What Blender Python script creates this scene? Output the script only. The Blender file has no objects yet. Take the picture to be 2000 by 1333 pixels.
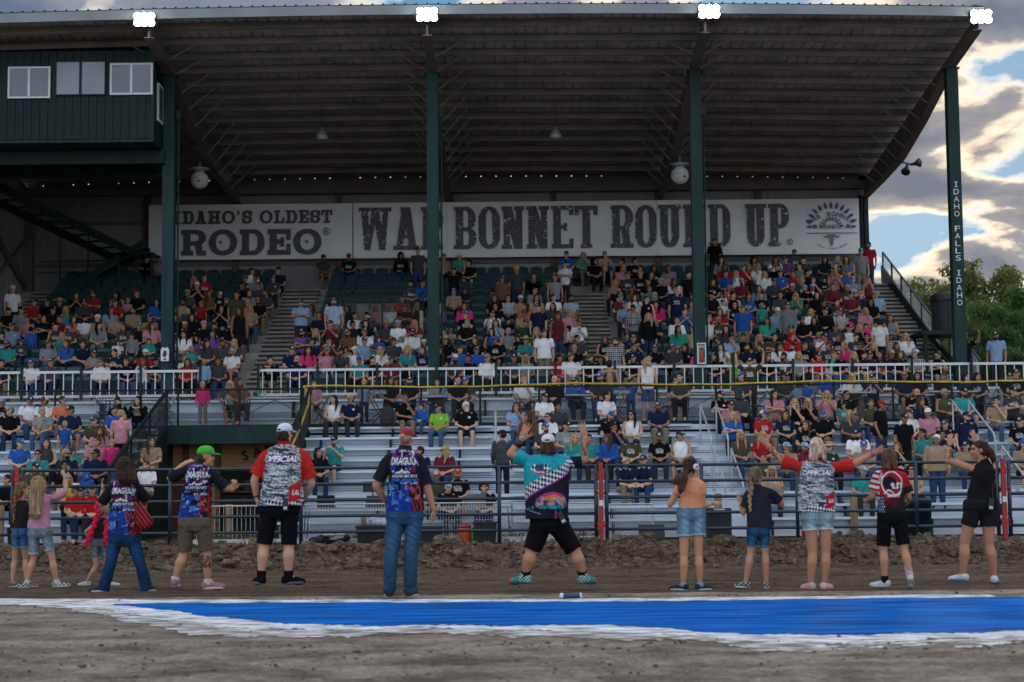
import bpy, math, random
import numpy as np
from mathutils import Vector, Matrix
R = math.radians
random.seed(7)
rng = np.random.default_rng(7)
sc = bpy.context.scene
COL = sc.collection

# ------------------------------------------------------------------ camera
F, CAMH, PITCH, ROLL = 3342.0, 1.1, R(5.03), 0.0095
_c, _s = math.cos(PITCH), math.sin(PITCH)
_f = np.array([0, _c, _s]); _r0 = np.array([1.0, 0, 0]); _u0 = np.array([0, -_s, _c])
_r = _r0 * math.cos(ROLL) - _u0 * math.sin(ROLL)
_u = _u0 * math.cos(ROLL) + _r0 * math.sin(ROLL)
cam = bpy.data.cameras.new('camera')
cam.sensor_width = 36; cam.lens = F / 2000 * 36
cam.clip_start = 0.5; cam.clip_end = 2000
cam.dof.use_dof = True; cam.dof.focus_distance = 31; cam.dof.aperture_fstop = 2.8
co = bpy.data.objects.new('camera', cam); COL.objects.link(co)
M4 = Matrix.Identity(4)
for i in range(3):
    M4[i][0], M4[i][1], M4[i][2] = _r[i], _u[i], -_f[i]
M4[2][3] = CAMH
co.matrix_world = M4
sc.camera = co

def proj(X, Y, Z):
    p = np.array([X, Y, Z - CAMH]); d = p @ _f
    return 1000 + F * (p @ _r) / d, 666.5 - F * (p @ _u) / d

def at(px, py, Y):
    d = _f + _r * (px - 1000) / F - _u * (py - 666.5) / F
    return d[0] * Y / d[1], CAMH + d[2] * Y / d[1]

def ground(px, py):
    d = _f + _r * (px - 1000) / F - _u * (py - 666.5) / F
    t = -CAMH / d[2]
    return d[0] * t, d[1] * t

# ------------------------------------------------------------------ light
SUN_AZ, SUN_EL = R(11), R(9)      # azimuth from +Y towards +X
sc.view_settings.view_transform = 'Standard'
sc.view_settings.look = 'None'
sc.view_settings.exposure = EXPOSURE = 1.7
w = bpy.data.worlds.new('World'); sc.world = w; w.use_nodes = True
nt = w.node_tree; N = nt.nodes; LK = nt.links
for n in list(N): N.remove(n)
def wn(t, **k):
    n = N.new(t)
    for a, b in k.items(): setattr(n, a, b)
    return n
def wmath(op, a, b=None, c=None):
    n = wn('ShaderNodeMath', operation=op)
    for i, v in enumerate((a, b, c)):
        if v is None: continue
        if isinstance(v, (int, float)): n.inputs[i].default_value = v
        else: LK.new(v, n.inputs[i])
    return n.outputs[0]
sky = wn('ShaderNodeTexSky', sky_type='NISHITA', sun_disc=False, sun_elevation=SUN_EL, sun_rotation=SUN_AZ, altitude=1400, air_density=1.0, dust_density=0.4, ozone_density=2.5)
tc = wn('ShaderNodeTexCoord')
sp = wn('ShaderNodeSeparateXYZ'); LK.new(tc.outputs['Generated'], sp.inputs[0])
den = wmath('ADD', wmath('MAXIMUM', sp.outputs[2], 0.0), 0.16)
cb = wn('ShaderNodeCombineXYZ')
LK.new(wmath('DIVIDE', sp.outputs[0], den), cb.inputs[0]); LK.new(wmath('DIVIDE', sp.outputs[1], den), cb.inputs[1])
mp = wn('ShaderNodeMapping'); LK.new(cb.outputs[0], mp.inputs[0])
mp.inputs['Location'].default_value = CLOUD_AT = (15.1, 3.7, 0); mp.inputs['Scale'].default_value = (1.0, 0.8, 1)
nz = wn('ShaderNodeTexNoise'); LK.new(mp.outputs[0], nz.inputs['Vector'])
nz.inputs['Scale'].default_value = 3.1; nz.inputs['Detail'].default_value = 10; nz.inputs['Roughness'].default_value = 0.52; nz.inputs['Distortion'].default_value = 0.3
def ramp(src, *stops):
    r = wn('ShaderNodeValToRGB'); LK.new(src, r.inputs[0]); el = r.color_ramp.elements
    el[0].position, el[0].color = stops[0][0], (*stops[0][1], 1); el[1].position, el[1].color = stops[-1][0], (*stops[-1][1], 1)
    for p, c in stops[1:-1]: e = el.new(p); e.color = (*c, 1)
    return r.outputs[0]
def wmix(f, a, b, mode='MIX'):
    g = wn('ShaderNodeMix', data_type='RGBA', blend_type=mode)
    for k, v in (('Factor', f), ('A', a), ('B', b)):
        if hasattr(v, 'links'): LK.new(v, g.inputs[k])
        else: g.inputs[k].default_value = v
    return g.outputs['Result']
W3 = lambda v: (v, v, v)
mask = ramp(nz.outputs['Fac'], (0.40, W3(0)), (0.465, W3(1)))
sd = (math.sin(SUN_AZ) * math.cos(SUN_EL), math.cos(SUN_AZ) * math.cos(SUN_EL), math.sin(SUN_EL))
dt = wn('ShaderNodeVectorMath', operation='DOT_PRODUCT'); LK.new(tc.outputs['Generated'], dt.inputs[0]); dt.inputs[1].default_value = sd
# clouds towards the sun: bright rims, dark bellies; clouds high up and behind the camera face the sun and are bright and bluish
rim = ramp(nz.outputs['Fac'], (0.41, (.40, .40, .39)), (0.462, (.27, .25, .225)), (0.50, (.088, .095, .120)), (0.60, (.044, .056, .088)))
glow = wmath('POWER', wmath('MAXIMUM', dt.outputs['Value'], 0.0), 60.0)
rim = wmix(glow, rim, (1.5, 1.26, .98, 1), 'MULTIPLY')
behind = wmath('MAXIMUM', ramp(dt.outputs['Value'], (0.0, W3(1)), (0.45, W3(0))), ramp(sp.outputs[2], (0.35, W3(0)), (0.75, W3(1))))
lit = ramp(nz.outputs['Fac'], (0.43, (.42, .455, .50)), (0.66, (.29, .32, .365)))
cloud = wmix(behind, rim, lit)
# clear sky, its glare held back so that it stays blue
s1 = wn('ShaderNodeVectorMath', operation='SCALE'); LK.new(sky.outputs[0], s1.inputs[0]); s1.inputs['Scale'].default_value = 0.10
s2 = wn('ShaderNodeVectorMath', operation='MULTIPLY_ADD'); LK.new(s1.outputs[0], s2.inputs[0]); s2.inputs[1].default_value = (5, 5, 5); s2.inputs[2].default_value = (1, 1, 1)
s3 = wn('ShaderNodeVectorMath', operation='DIVIDE'); LK.new(s1.outputs[0], s3.inputs[0]); LK.new(s2.outputs[0], s3.inputs[1])
clear = wmix(1.0, s3.outputs[0], (.34, .74, 1.15, 1), 'MULTIPLY')
clear = wmix(wmath('MULTIPLY', glow, .6), clear, (.13, .11, .07, 1), 'ADD')
b1 = wn('ShaderNodeBackground'); LK.new(wmix(mask, clear, cloud), b1.inputs[0]); b1.inputs[1].default_value = 1.0
wo = wn('ShaderNodeOutputWorld'); LK.new(b1.outputs[0], wo.inputs[0])
sl = bpy.data.lights.new('sun', 'SUN'); sl.energy = 0.8; sl.angle = R(10); sl.color = (1, 0.86, 0.68)
so = bpy.data.objects.new('sun', sl); COL.objects.link(so)
so.rotation_euler = Vector(sd).to_track_quat('Z', 'Y').to_euler()

# ------------------------------------------------------------------ materials
MATS = {}
def mat(name, col=(0.5, 0.5, 0.5), rough=0.6, metal=0.0, vary=0.15, scale=6.0, bump=0.0, bscale=None, stretch=(1, 1, 1), attr=False, obj=False, emit=0, trans=0, col2=None, lo=0.35, hi=0.65, spec=0.5, coords='Object'):
    """one procedural material: base colour (optionally painted per vertex / per object) broken up by noise, with noise bump"""
    if name in MATS: return MATS[name]
    m = bpy.data.materials.new(name); m.use_nodes = True
    t = m.node_tree; n = t.nodes; L = t.links
    p = n['Principled BSDF']
    p.inputs['Roughness'].default_value = rough; p.inputs['Metallic'].default_value = metal
    p.inputs['Specular IOR Level'].default_value = spec
    tc = n.new('ShaderNodeTexCoord'); mp = n.new('ShaderNodeMapping'); L.new(tc.outputs[coords], mp.inputs[0]); mp.inputs['Scale'].default_value = stretch
    nz = n.new('ShaderNodeTexNoise'); L.new(mp.outputs[0], nz.inputs['Vector']); nz.inputs['Scale'].default_value = scale; nz.inputs['Detail'].default_value = 6
    rp = n.new('ShaderNodeValToRGB'); L.new(nz.outputs['Fac'], rp.inputs[0])
    rp.color_ramp.elements[0].position = lo; rp.color_ramp.elements[1].position = hi
    c = (*col, 1)
    if attr or obj:
        a, b = 1 - vary, 1 + vary
        rp.color_ramp.elements[0].color = (a, a, a, 1); rp.color_ramp.elements[1].color = (b, b, b, 1)
        src = rp.outputs[0]
        def mul(x, y):
            k = n.new('ShaderNodeMix'); k.data_type = 'RGBA'; k.blend_type = 'MULTIPLY'; k.inputs['Factor'].default_value = 1
            L.new(x, k.inputs['A']); L.new(y, k.inputs['B']); return k.outputs['Result']
        if obj:
            oi = n.new('ShaderNodeObjectInfo'); src = mul(src, oi.outputs['Color'])
        if attr:
            at_ = n.new('ShaderNodeVertexColor'); at_.layer_name = 'Col'; src = mul(src, at_.outputs['Color'])
            if obj:   # alpha of the painted colour = how much of the printed light pattern shows
                k = n.new('ShaderNodeMix'); k.data_type = 'RGBA'; L.new(at_.outputs['Alpha'], k.inputs['Factor'])
                k.inputs['A'].default_value = (0.6, 0.6, 0.58, 1); L.new(src, k.inputs['B']); src = k.outputs['Result']
    else:
        c2 = (*col2, 1) if col2 else tuple(min(1, v * (1 + vary)) for v in col) + (1,)
        c1 = c if col2 else tuple(v * (1 - vary) for v in col) + (1,)
        rp.color_ramp.elements[0].color = c1; rp.color_ramp.elements[1].color = c2
        src = rp.outputs[0]
    L.new(src, p.inputs['Base Color'])
    if bump:
        b = n.new('ShaderNodeBump'); b.inputs['Strength'].default_value = bump; b.inputs['Distance'].default_value = 0.02
        n2 = n.new('ShaderNodeTexNoise'); L.new(mp.outputs[0], n2.inputs['Vector']); n2.inputs['Scale'].default_value = bscale or scale * 3; n2.inputs['Detail'].default_value = 5
        L.new(n2.outputs['Fac'], b.inputs['Height']); L.new(b.outputs[0], p.inputs['Normal'])
    if emit:
        p.inputs['Emission Color'].default_value = c; p.inputs['Emission Strength'].default_value = emit
    if trans:
        tr = n.new('ShaderNodeBsdfTranslucent'); L.new(src, tr.inputs[0]); mx = n.new('ShaderNodeMixShader'); mx.inputs[0].default_value = trans
        L.new(p.outputs[0], mx.inputs[1]); L.new(tr.outputs[0], mx.inputs[2]); L.new(mx.outputs[0], n['Material Output'].inputs[0])
    MATS[name] = m
    return m

# ------------------------------------------------------------------ mesh helpers
class MB:
    """collects boxes, bars, prisms and tubes into one mesh"""
    def __init__(self): self.v = []; self.f = []; self.mi = []; self.m = 0
    def poly(self, pts, faces):
        b = len(self.v); self.v += [tuple(p) for p in pts]
        for f in faces: self.f.append(tuple(b + i for i in f)); self.mi.append(self.m)
    def box(self, x0, x1, y0, y1, z0, z1):
        self.poly([(x0, y0, z0), (x1, y0, z0), (x1, y1, z0), (x0, y1, z0), (x0, y0, z1), (x1, y0, z1), (x1, y1, z1), (x0, y1, z1)],
                  [(0, 3, 2, 1), (4, 5, 6, 7), (0, 1, 5, 4), (1, 2, 6, 5), (2, 3, 7, 6), (3, 0, 4, 7)])
    def cbox(self, c, s): self.box(c[0] - s[0] / 2, c[0] + s[0] / 2, c[1] - s[1] / 2, c[1] + s[1] / 2, c[2] - s[2] / 2, c[2] + s[2] / 2)
    def tube(self, p, q, r, n=8, r2=None):
        p, q = Vector(p), Vector(q); d = (q - p)
        if d.length < 1e-6: return
        d.normalize(); a = d.orthogonal().normalized(); b = d.cross(a); r2 = r if r2 is None else r2
        P = []
        for c, rr in ((p, r), (q, r2)):
            for i in range(n):
                t = 2 * math.pi * i / n; P.append(c + (a * math.cos(t) + b * math.sin(t)) * rr)
        self.poly(P, [(i, (i + 1) % n, n + (i + 1) % n, n + i) for i in range(n)] + [tuple(range(n - 1, -1, -1)), tuple(range(n, 2 * n))])
    def bar(self, p, q, w, h, up=(0, 0, 1)):
        p, q = Vector(p), Vector(q); d = (q - p).normalized(); s = d.cross(Vector(up)).normalized(); u = s.cross(d)
        P = [c + s * (w / 2) * i + u * (h / 2) * j for c in (p, q) for i, j in ((-1, -1), (1, -1), (1, 1), (-1, 1))]
        self.poly(P, [(3, 2, 1, 0), (4, 5, 6, 7), (0, 1, 5, 4), (1, 2, 6, 5), (2, 3, 7, 6), (3, 0, 4, 7)])
    def path(self, pts, r, n=8):
        for a, b in zip(pts[:-1], pts[1:]): self.tube(a, b, r, n)
    def lathe(self, prof, c, n=20, axis='z'):
        P = []
        for r, h in prof:
            for i in range(n):
                t = 2 * math.pi * i / n
                if axis == 'z': P.append((c[0] + r * math.cos(t), c[1] + r * math.sin(t), c[2] + h))
                elif axis == 'y': P.append((c[0] + r * math.cos(t), c[1] + h, c[2] + r * math.sin(t)))
                else: P.append((c[0] + h, c[1] + r * math.cos(t), c[2] + r * math.sin(t)))
        k = len(prof)
        Fc = [(j * n + i, j * n + (i + 1) % n, (j + 1) * n + (i + 1) % n, (j + 1) * n + i) for j in range(k - 1) for i in range(n)]
        Fc += [tuple(range(n - 1, -1, -1)), tuple(range((k - 1) * n, k * n))]
        self.poly(P, Fc)
    def prism(self, pts, y0, y1):       # outline in x,z pushed along y
        n = len(pts)
        P = [(x, y0, z) for x, z in pts] + [(x, y1, z) for x, z in pts]
        self.poly(P, [tuple(range(n)), tuple(range(2 * n - 1, n - 1, -1))] + [(i, n + i, n + (i + 1) % n, (i + 1) % n) for i in range(n)])
    def prism_x(self, pts, x0, x1):     # outline in y,z pushed along x
        n = len(pts)
        P = [(x0, y, z) for y, z in pts] + [(x1, y, z) for y, z in pts]
        self.poly(P, [tuple(range(n - 1, -1, -1)), tuple(range(n, 2 * n))] + [(i, (i + 1) % n, n + (i + 1) % n, n + i) for i in range(n)])
    def mesh(self, name, mats, smooth=False):
        me = bpy.data.meshes.new(name); me.from_pydata(self.v, [], self.f)
        for m in (mats if isinstance(mats, (list, tuple)) else [mats]): me.materials.append(m)
        me.polygons.foreach_set('material_index', self.mi)
        if smooth: me.polygons.foreach_set('use_smooth', [True] * len(self.f))
        me.update(); return me
    def build(self, name, mats, parent=None, smooth=False):
        return link(name, self.mesh(name, mats, smooth), parent)

def link(name, me, parent=None):
    o = bpy.data.objects.new(name, me); COL.objects.link(o)
    if parent: o.parent = parent
    return o
def tag(o, label, cat, group=None):
    o['label'] = label; o['category'] = cat
    if group: o['group'] = group
    return o
def struct(o): o['kind'] = 'structure'; return o
def thing(name, label, cat, loc=(0, 0, 0), rz=0, group=None):
    o = bpy.data.objects.new(name, None); COL.objects.link(o); o.location = loc; o.rotation_euler = (0, 0, rz)
    o.empty_display_size = 0.1
    return tag(o, label, cat, group)
def dup(o, parent=None, loc=None, label=None, rz=None):
    c = o.copy(); COL.objects.link(c)
    if parent: c.parent = parent
    if loc is not None: c.location = loc
    if rz is not None: c.rotation_euler = (0, 0, rz)
    if label: c['label'] = label
    for ch in list(o.children): dup(ch, c)
    return c

# ------------------------------------------------------------------ scratch scene: text outlines and voxel skins
TMP = bpy.data.scenes.new('scratch')
def evaluated(o):
    TMP.collection.objects.link(o)
    vl = TMP.view_layers[0]; vl.update(); dg = vl.depsgraph
    me = bpy.data.meshes.new_from_object(o.evaluated_get(dg))
    TMP.collection.objects.unlink(o); d = o.data; bpy.data.objects.remove(o)
    return me, d
def text2d(s, bold=0.0):
    c = bpy.data.curves.new('t', 'FONT'); c.body = s; c.size = 1; c.resolution_u = 3; c.offset = bold
    me, d = evaluated(bpy.data.objects.new('t', c))
    bpy.data.curves.remove(d)
    me.calc_loop_triangles()
    v = np.array([p.co[:2] for p in me.vertices]).reshape(-1, 2)
    t = np.array([q.vertices[:] for q in me.loop_triangles], int).reshape(-1, 3)
    bpy.data.meshes.remove(me)
    return v, t
def text_fit(s, x0, x1, z0, z1, bold=0.0):
    v, t = text2d(s, bold); lo, hi = v.min(0), v.max(0)
    return (v - lo) / (hi - lo) * np.array([x1 - x0, z1 - z0]) + np.array([x0, z0]), t
def text_plate(mb, s, x0, x1, z0, z1, y, bold=0.0):
    v, t = text_fit(s, x0, x1, z0, z1, bold)
    mb.poly([(a, y, b) for a, b in v], [tuple(q) for q in t])
def text_arc(mb, s, cx, cz, r, a0, a1, h, y, bold=0.0, inside=False):
    """letters one by one along an arc from angle a0 to a1 (degrees, clockwise over the top unless inside)"""
    n = len(s)
    for i, ch in enumerate(s):
        if ch == ' ': continue
        a = R(a0 + (a1 - a0) * (i + 0.5) / n)
        v, t = text2d(ch, bold); wv = v[:, 0].max() - v[:, 0].min()
        v = (v - np.array([(v[:, 0].min() + v[:, 0].max()) / 2, 0])) * h * 1.35
        rot = a - math.pi / 2 if not inside else a + math.pi / 2
        c, s_ = math.cos(rot), math.sin(rot)
        mb.poly([(cx + r * math.cos(a) + p[0] * c - p[1] * s_, y, cz + r * math.sin(a) + p[0] * s_ + p[1] * c) for p in v], [tuple(q) for q in t])
def text_mask(s, wd, ht, bold=0.02, shear=0.0):
    """rasterised text, array [ht, wd], row 0 at the bottom"""
    v, t = text_fit(s, 0, wd, 0, ht, bold)
    v = v.copy(); v[:, 0] += shear * v[:, 1]
    W = int(wd + abs(shear) * ht + 1); Hh = int(ht); out = np.zeros((Hh, W), bool)
    xs, ys = np.meshgrid(np.arange(W) + .5, np.arange(Hh) + .5)
    for q in t:
        a, b, c = v[q]
        d = (b[0] - a[0]) * (c[1] - a[1]) - (b[1] - a[1]) * (c[0] - a[0])
        if abs(d) < 1e-9: continue
        l1 = ((xs - a[0]) * (c[1] - a[1]) - (ys - a[1]) * (c[0] - a[0])) / d
        l2 = ((b[0] - a[0]) * (ys - a[1]) - (b[1] - a[1]) * (xs - a[0])) / d
        out |= (l1 >= 0) & (l2 >= 0) & (l1 + l2 <= 1)
    return out
def raster_quads(mb, mask, x0, z0, cell, y):
    """cells of a mask as merged upright quads"""
    H, W = mask.shape; open_ = {}
    for j in range(H + 1):
        runs = set()
        if j < H:
            row = np.concatenate([[0], mask[j].astype(int), [0]]); d = np.diff(row)
            runs = set(zip(np.where(d == 1)[0], np.where(d == -1)[0]))
        for k in list(open_):
            if k not in runs:
                js = open_.pop(k)
                a, b = x0 + k[0] * cell, x0 + k[1] * cell; c, e_ = z0 + js * cell, z0 + j * cell
                mb.poly([(a, y, c), (b, y, c), (b, y, e_), (a, y, e_)], [(0, 1, 2, 3)])
        for k in runs:
            if k not in open_: open_[k] = j
def noise2(h, w, s):
    """smooth value noise 0..1 with feature size s cells"""
    g = rng.random((int(h / s) + 3, int(w / s) + 3))
    y = np.arange(h) / s; x = np.arange(w) / s
    yi = y.astype(int); xi = x.astype(int); fy = (y - yi)[:, None]; fx = (x - xi)[None]
    fy = fy * fy * (3 - 2 * fy); fx = fx * fx * (3 - 2 * fx)
    a = g[yi][:, xi]; b = g[yi][:, xi + 1]; c = g[yi + 1][:, xi]; d = g[yi + 1][:, xi + 1]
    return (a * (1 - fx) + b * fx) * (1 - fy) + (c * (1 - fx) + d * fx) * fy

class Blob:
    """closed rounded shapes, later skinned into one continuous surface"""
    S = None
    def __init__(self): self.v = []; self.f = []; self.n = 0
    def add(self, V, Fc):
        self.v.append(np.asarray(V, float)); self.f += [tuple(i + self.n for i in q) for q in Fc]; self.n += len(V)
    def ell(self, c, r, rot=None, a=14, b=10):
        V = []; Fc = []
        for j in range(1, b):
            t = math.pi * j / b
            for i in range(a):
                p = 2 * math.pi * i / a; V.append((math.sin(t) * math.cos(p), math.sin(t) * math.sin(p), math.cos(t)))
        V += [(0, 0, 1), (0, 0, -1)]; T = len(V) - 2
        for j in range(b - 2):
            for i in range(a): Fc.append((j * a + i, (j + 1) * a + i, (j + 1) * a + (i + 1) % a, j * a + (i + 1) % a))
        for i in range(a): Fc.append((T, i, (i + 1) % a)); Fc.append((T + 1, (b - 2) * a + (i + 1) % a, (b - 2) * a + i))
        V = np.array(V) * np.array(r if hasattr(r, '__len__') else (r, r, r))
        if rot is not None: V = V @ np.array(rot).T
        self.add(V + np.array(c), Fc)
    def cone(self, p, q, r0, r1, flat=False, n=12, flat0=False, sq=None):
        """tapered limb segment; rounded ends unless flat. sq = (axis vector, factor) squeezes the section"""
        p, q = np.array(p, float), np.array(q, float); d = q - p; L = np.linalg.norm(d)
        if L < 1e-6: return self.ell(p, max(r0, r1))
        d /= L; a = np.cross(d, (0, 0, 1)) if abs(d[2]) < .9 else np.cross(d, (0, 1, 0)); a /= np.linalg.norm(a); b = np.cross(d, a)
        st = []
        if not flat0: st += [(-r0 * math.cos(t), r0 * math.sin(t)) for t in (0.25, 0.8)]
        st += [(0, r0), (L * .33, r0 + (r1 - r0) * .33), (L * .66, r0 + (r1 - r0) * .66), (L, r1)]
        if not flat: st += [(L + r1 * math.cos(t), r1 * math.sin(t)) for t in (0.8, 0.25)]
        V = []; k = len(st)
        for h, r in st:
            for i in range(n):
                t = 2 * math.pi * i / n; V.append(p + d * h + (a * math.cos(t) + b * math.sin(t)) * r)
        Fc = [(j * n + i, j * n + (i + 1) % n, (j + 1) * n + (i + 1) % n, (j + 1) * n + i) for j in range(k - 1) for i in range(n)]
        Fc += [tuple(range(n - 1, -1, -1)), tuple(range((k - 1) * n, k * n))]
        self.add(V, Fc)
    def loft(self, rings, n=28, p=2.5):
        """rings of (centre, half width along u, half depth along v[, u, v]) - super-ellipse sections"""
        V = []; k = len(rings)
        for rg in rings:
            c, a, b = rg[:3]; c = np.array(c, float)
            u, v = (np.array(rg[3]), np.array(rg[4])) if len(rg) > 3 else (np.array([1., 0, 0]), np.array([0, 1., 0]))
            for i in range(n):
                t = 2 * math.pi * i / n; ct, st = math.cos(t), math.sin(t)
                V.append(c + u * a * math.copysign(abs(ct) ** (2 / p), ct) + v * b * math.copysign(abs(st) ** (2 / p), st))
        Fc = [(j * n + i, j * n + (i + 1) % n, (j + 1) * n + (i + 1) % n, (j + 1) * n + i) for j in range(k - 1) for i in range(n)]
        Fc += [tuple(range(n - 1, -1, -1)), tuple(range((k - 1) * n, k * n))]
        self.add(V, Fc)
    def skin(self, name, m, voxel=0.012, smooth=2, paint=None):
        me = bpy.data.meshes.new('raw'); me.from_pydata(np.concatenate(self.v).tolist(), [], self.f)
        o = bpy.data.objects.new('raw', me)
        a = o.modifiers.new('r', 'REMESH'); a.mode = 'VOXEL'; a.voxel_size = voxel; a.use_smooth_shade = True
        if smooth: b = o.modifiers.new('s', 'SMOOTH'); b.factor = 0.5; b.iterations = smooth
        out, d = evaluated(o); bpy.data.meshes.remove(d)
        out.name = name; out.materials.clear(); out.materials.append(m)
        if paint: paint_mesh(out, paint)
        return out
def verts_of(me):
    a = np.empty(len(me.vertices) * 3); me.vertices.foreach_get('co', a); return a.reshape(-1, 3)
def paint_mesh(me, fn):
    P = verts_of(me); c = np.ones((len(P), 4), np.float32); r = fn(P); c[:, :r.shape[1]] = r
    at_ = me.color_attributes.new('Col', 'FLOAT_COLOR', 'POINT'); at_.data.foreach_set('color', c.ravel())
def rotz(a): return np.array([[math.cos(a), -math.sin(a), 0], [math.sin(a), math.cos(a), 0], [0, 0, 1]])
# ------------------------------------------------------------------ setting: ground, painted stripe, dirt bank
def soil(name, dark, light, big, stretch, grain=1.0, lo=.38, hi=.62):
    """dirt: broad damp and dry patches, broken by fine grain, pebbles and bump"""
    m = bpy.data.materials.new(name); m.use_nodes = True; t = m.node_tree; n = t.nodes; L = t.links; p = n['Principled BSDF']
    p.inputs['Roughness'].default_value = .95; p.inputs['Specular IOR Level'].default_value = .1
    tc = n.new('ShaderNodeTexCoord'); mp = n.new('ShaderNodeMapping'); L.new(tc.outputs['Object'], mp.inputs[0]); mp.inputs['Scale'].default_value = stretch
    def noise(sc_, vec, det=8, ro=.6):
        z = n.new('ShaderNodeTexNoise'); z.inputs['Scale'].default_value = sc_; z.inputs['Detail'].default_value = det; z.inputs['Roughness'].default_value = ro; L.new(vec, z.inputs['Vector']); return z.outputs['Fac']
    def ramp_(src, *st):
        r = n.new('ShaderNodeValToRGB'); L.new(src, r.inputs[0]); e = r.color_ramp.elements; e[0].position, e[0].color = st[0][0], (*st[0][1], 1); e[1].position, e[1].color = st[-1][0], (*st[-1][1], 1); return r.outputs[0]
    def mul(a, b):
        k = n.new('ShaderNodeMix'); k.data_type = 'RGBA'; k.blend_type = 'MULTIPLY'; k.inputs['Factor'].default_value = 1; L.new(a, k.inputs['A']); L.new(b, k.inputs['B']); return k.outputs['Result']
    base = ramp_(noise(big, mp.outputs[0], 10, .68), (lo, dark), (hi, light))
    g1 = ramp_(noise(11, tc.outputs['Object'], 6, .7), (.36, (1 - .42 * grain,) * 3), (.64, (1 + .40 * grain,) * 3))
    g2 = ramp_(noise(46, tc.outputs['Object'], 4, .7), (.34, (1 - .40 * grain,) * 3), (.66, (1 + .38 * grain,) * 3))
    L.new(mul(mul(base, g1), g2), p.inputs['Base Color'])
    b = n.new('ShaderNodeBump'); b.inputs['Strength'].default_value = 1.0; b.inputs['Distance'].default_value = .05; L.new(noise(16, tc.outputs['Object'], 8, .72), b.inputs['Height']); L.new(b.outputs[0], p.inputs['Normal'])
    MATS[name] = m; return m
M_dirt = soil('track_dirt', (0.058, 0.039, 0.026), (0.145, 0.102, 0.071), 2.0, (0.6, 1.9, 1), .8)
M_dust = soil('dusty_dirt', (0.135, 0.104, 0.080), (0.37, 0.308, 0.25), 1.5, (0.9, 1.15, 1), .8, .38, .62)
M_soil = soil('loose_soil', (0.060, 0.041, 0.028), (0.14, 0.10, 0.071), 3.0, (1, 1, 1), 1.0)
def rough_sheet(x0, x1, y0, y1, nx, ny, fn):
    xs = np.linspace(x0, x1, nx); ys = np.linspace(y0, y1, ny)
    Xg, Yg = np.meshgrid(xs, ys); Z = fn(Xg, Yg)
    V = np.stack([Xg, Yg, Z], -1).reshape(-1, 3).tolist()
    Fc = [(j * nx + i, j * nx + i + 1, (j + 1) * nx + i + 1, (j + 1) * nx + i) for j in range(ny - 1) for i in range(nx - 1)]
    m = MB(); m.poly(V, Fc); return m
g = MB(); g.box(-400, 400, -150, 600, -0.6, -0.02)
struct(g.build('ground', M_dirt))
def grid_noise(nx, ny, sx, sy):
    gx = rng.random((int(ny / sy) + 3, int(nx / sx) + 3)); y = np.arange(ny) / sy; x = np.arange(nx) / sx
    yi, xi = y.astype(int), x.astype(int); fy = (y - yi)[:, None]; fx = (x - xi)[None]
    fy = fy * fy * (3 - 2 * fy); fx = fx * fx * (3 - 2 * fx)
    return (gx[yi][:, xi] * (1 - fx) + gx[yi][:, xi + 1] * fx) * (1 - fy) + (gx[yi + 1][:, xi] * (1 - fx) + gx[yi + 1][:, xi + 1] * fx) * fy
# the groomed track: ruts run along it, small crumbs everywhere
nx, ny = 300, 320
relief = 0.010 * (grid_noise(nx, ny, 9, 8) - .5) + 0.008 * (grid_noise(nx, ny, 4, 4) - .5) + 0.012 * (rng.random((ny, nx)) - .5)
ys_ = np.linspace(4, 24.6, ny)[:, None]
relief = relief * np.where(ys_ < 12.9, 1.0, np.where(ys_ < 17.9, 0.12, 0.45)) + 0.012 * np.where(ys_ > 19.6, np.sin(ys_ * 9.0 + grid_noise(nx, ny, 60, 60) * 2), 0)
relief = np.where((ys_ > 12.3) & (ys_ < 18.4), np.minimum(relief * .35, 0) - .004, relief)
cut = int((18.6 - 4) / 20.6 * (ny - 1)); yc = 4 + 20.6 * cut / (ny - 1)
struct(rough_sheet(-9, 9, 4, yc, nx, cut + 1, lambda X, Y: relief[:cut + 1]).build('dusty_ground', M_dust, smooth=True))
struct(rough_sheet(-9, 9, yc, 24.6, nx, ny - cut, lambda X, Y: relief[cut:]).build('track', M_dirt, smooth=True))

def edge(pts, step=0.035, jit=0.05, x_ext=9):
    """photo outline laid on the ground, resampled with a ragged edge"""
    P = np.array([ground(*p) for p in pts])
    xs = np.arange(P[0, 0], P[-1, 0], step)
    y = np.interp(xs, P[:, 0], P[:, 1])
    nzz = np.interp(np.arange(len(xs)), np.arange(0, len(xs) + 8, 6), rng.random(len(np.arange(0, len(xs) + 8, 6)))) - .5
    return xs, y + nzz * jit * 2 + (rng.random(len(xs)) - .5) * jit
def strip(name, far, near, z, m, jf, jn):
    xf, yf = edge(far, jit=jf); xn, yn = edge(near, jit=jn)
    x0, x1 = max(xf[0], xn[0]), min(xf[-1], xn[-1]); xs = np.arange(x0, x1, 0.035)
    a, b = np.interp(xs, xf, yf), np.interp(xs, xn, yn); b = np.minimum(a - .005, b)
    mb = MB(); n = len(xs); K = 6
    V = [(xs[i], b[i] + (a[i] - b[i]) * k / K, z) for k in range(K + 1) for i in range(n)]
    mb.poly(V, [(k * n + i, k * n + i + 1, (k + 1) * n + i + 1, (k + 1) * n + i) for k in range(K) for i in range(n - 1)])
    return struct(mb.build(name, m))
def paint_mat(name, col, dirt, lo, hi, sc_):
    return mat(name, dirt, 0.9, scale=sc_, stretch=(0.45, 1.9, 1), col2=col, lo=lo, hi=hi, bump=0.5, bscale=24, spec=0.05)
M_wp = paint_mat('white_lime_paint', (0.78, 0.78, 0.80), (0.20, 0.165, 0.14), 0.38, 0.52, 6.0)
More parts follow.
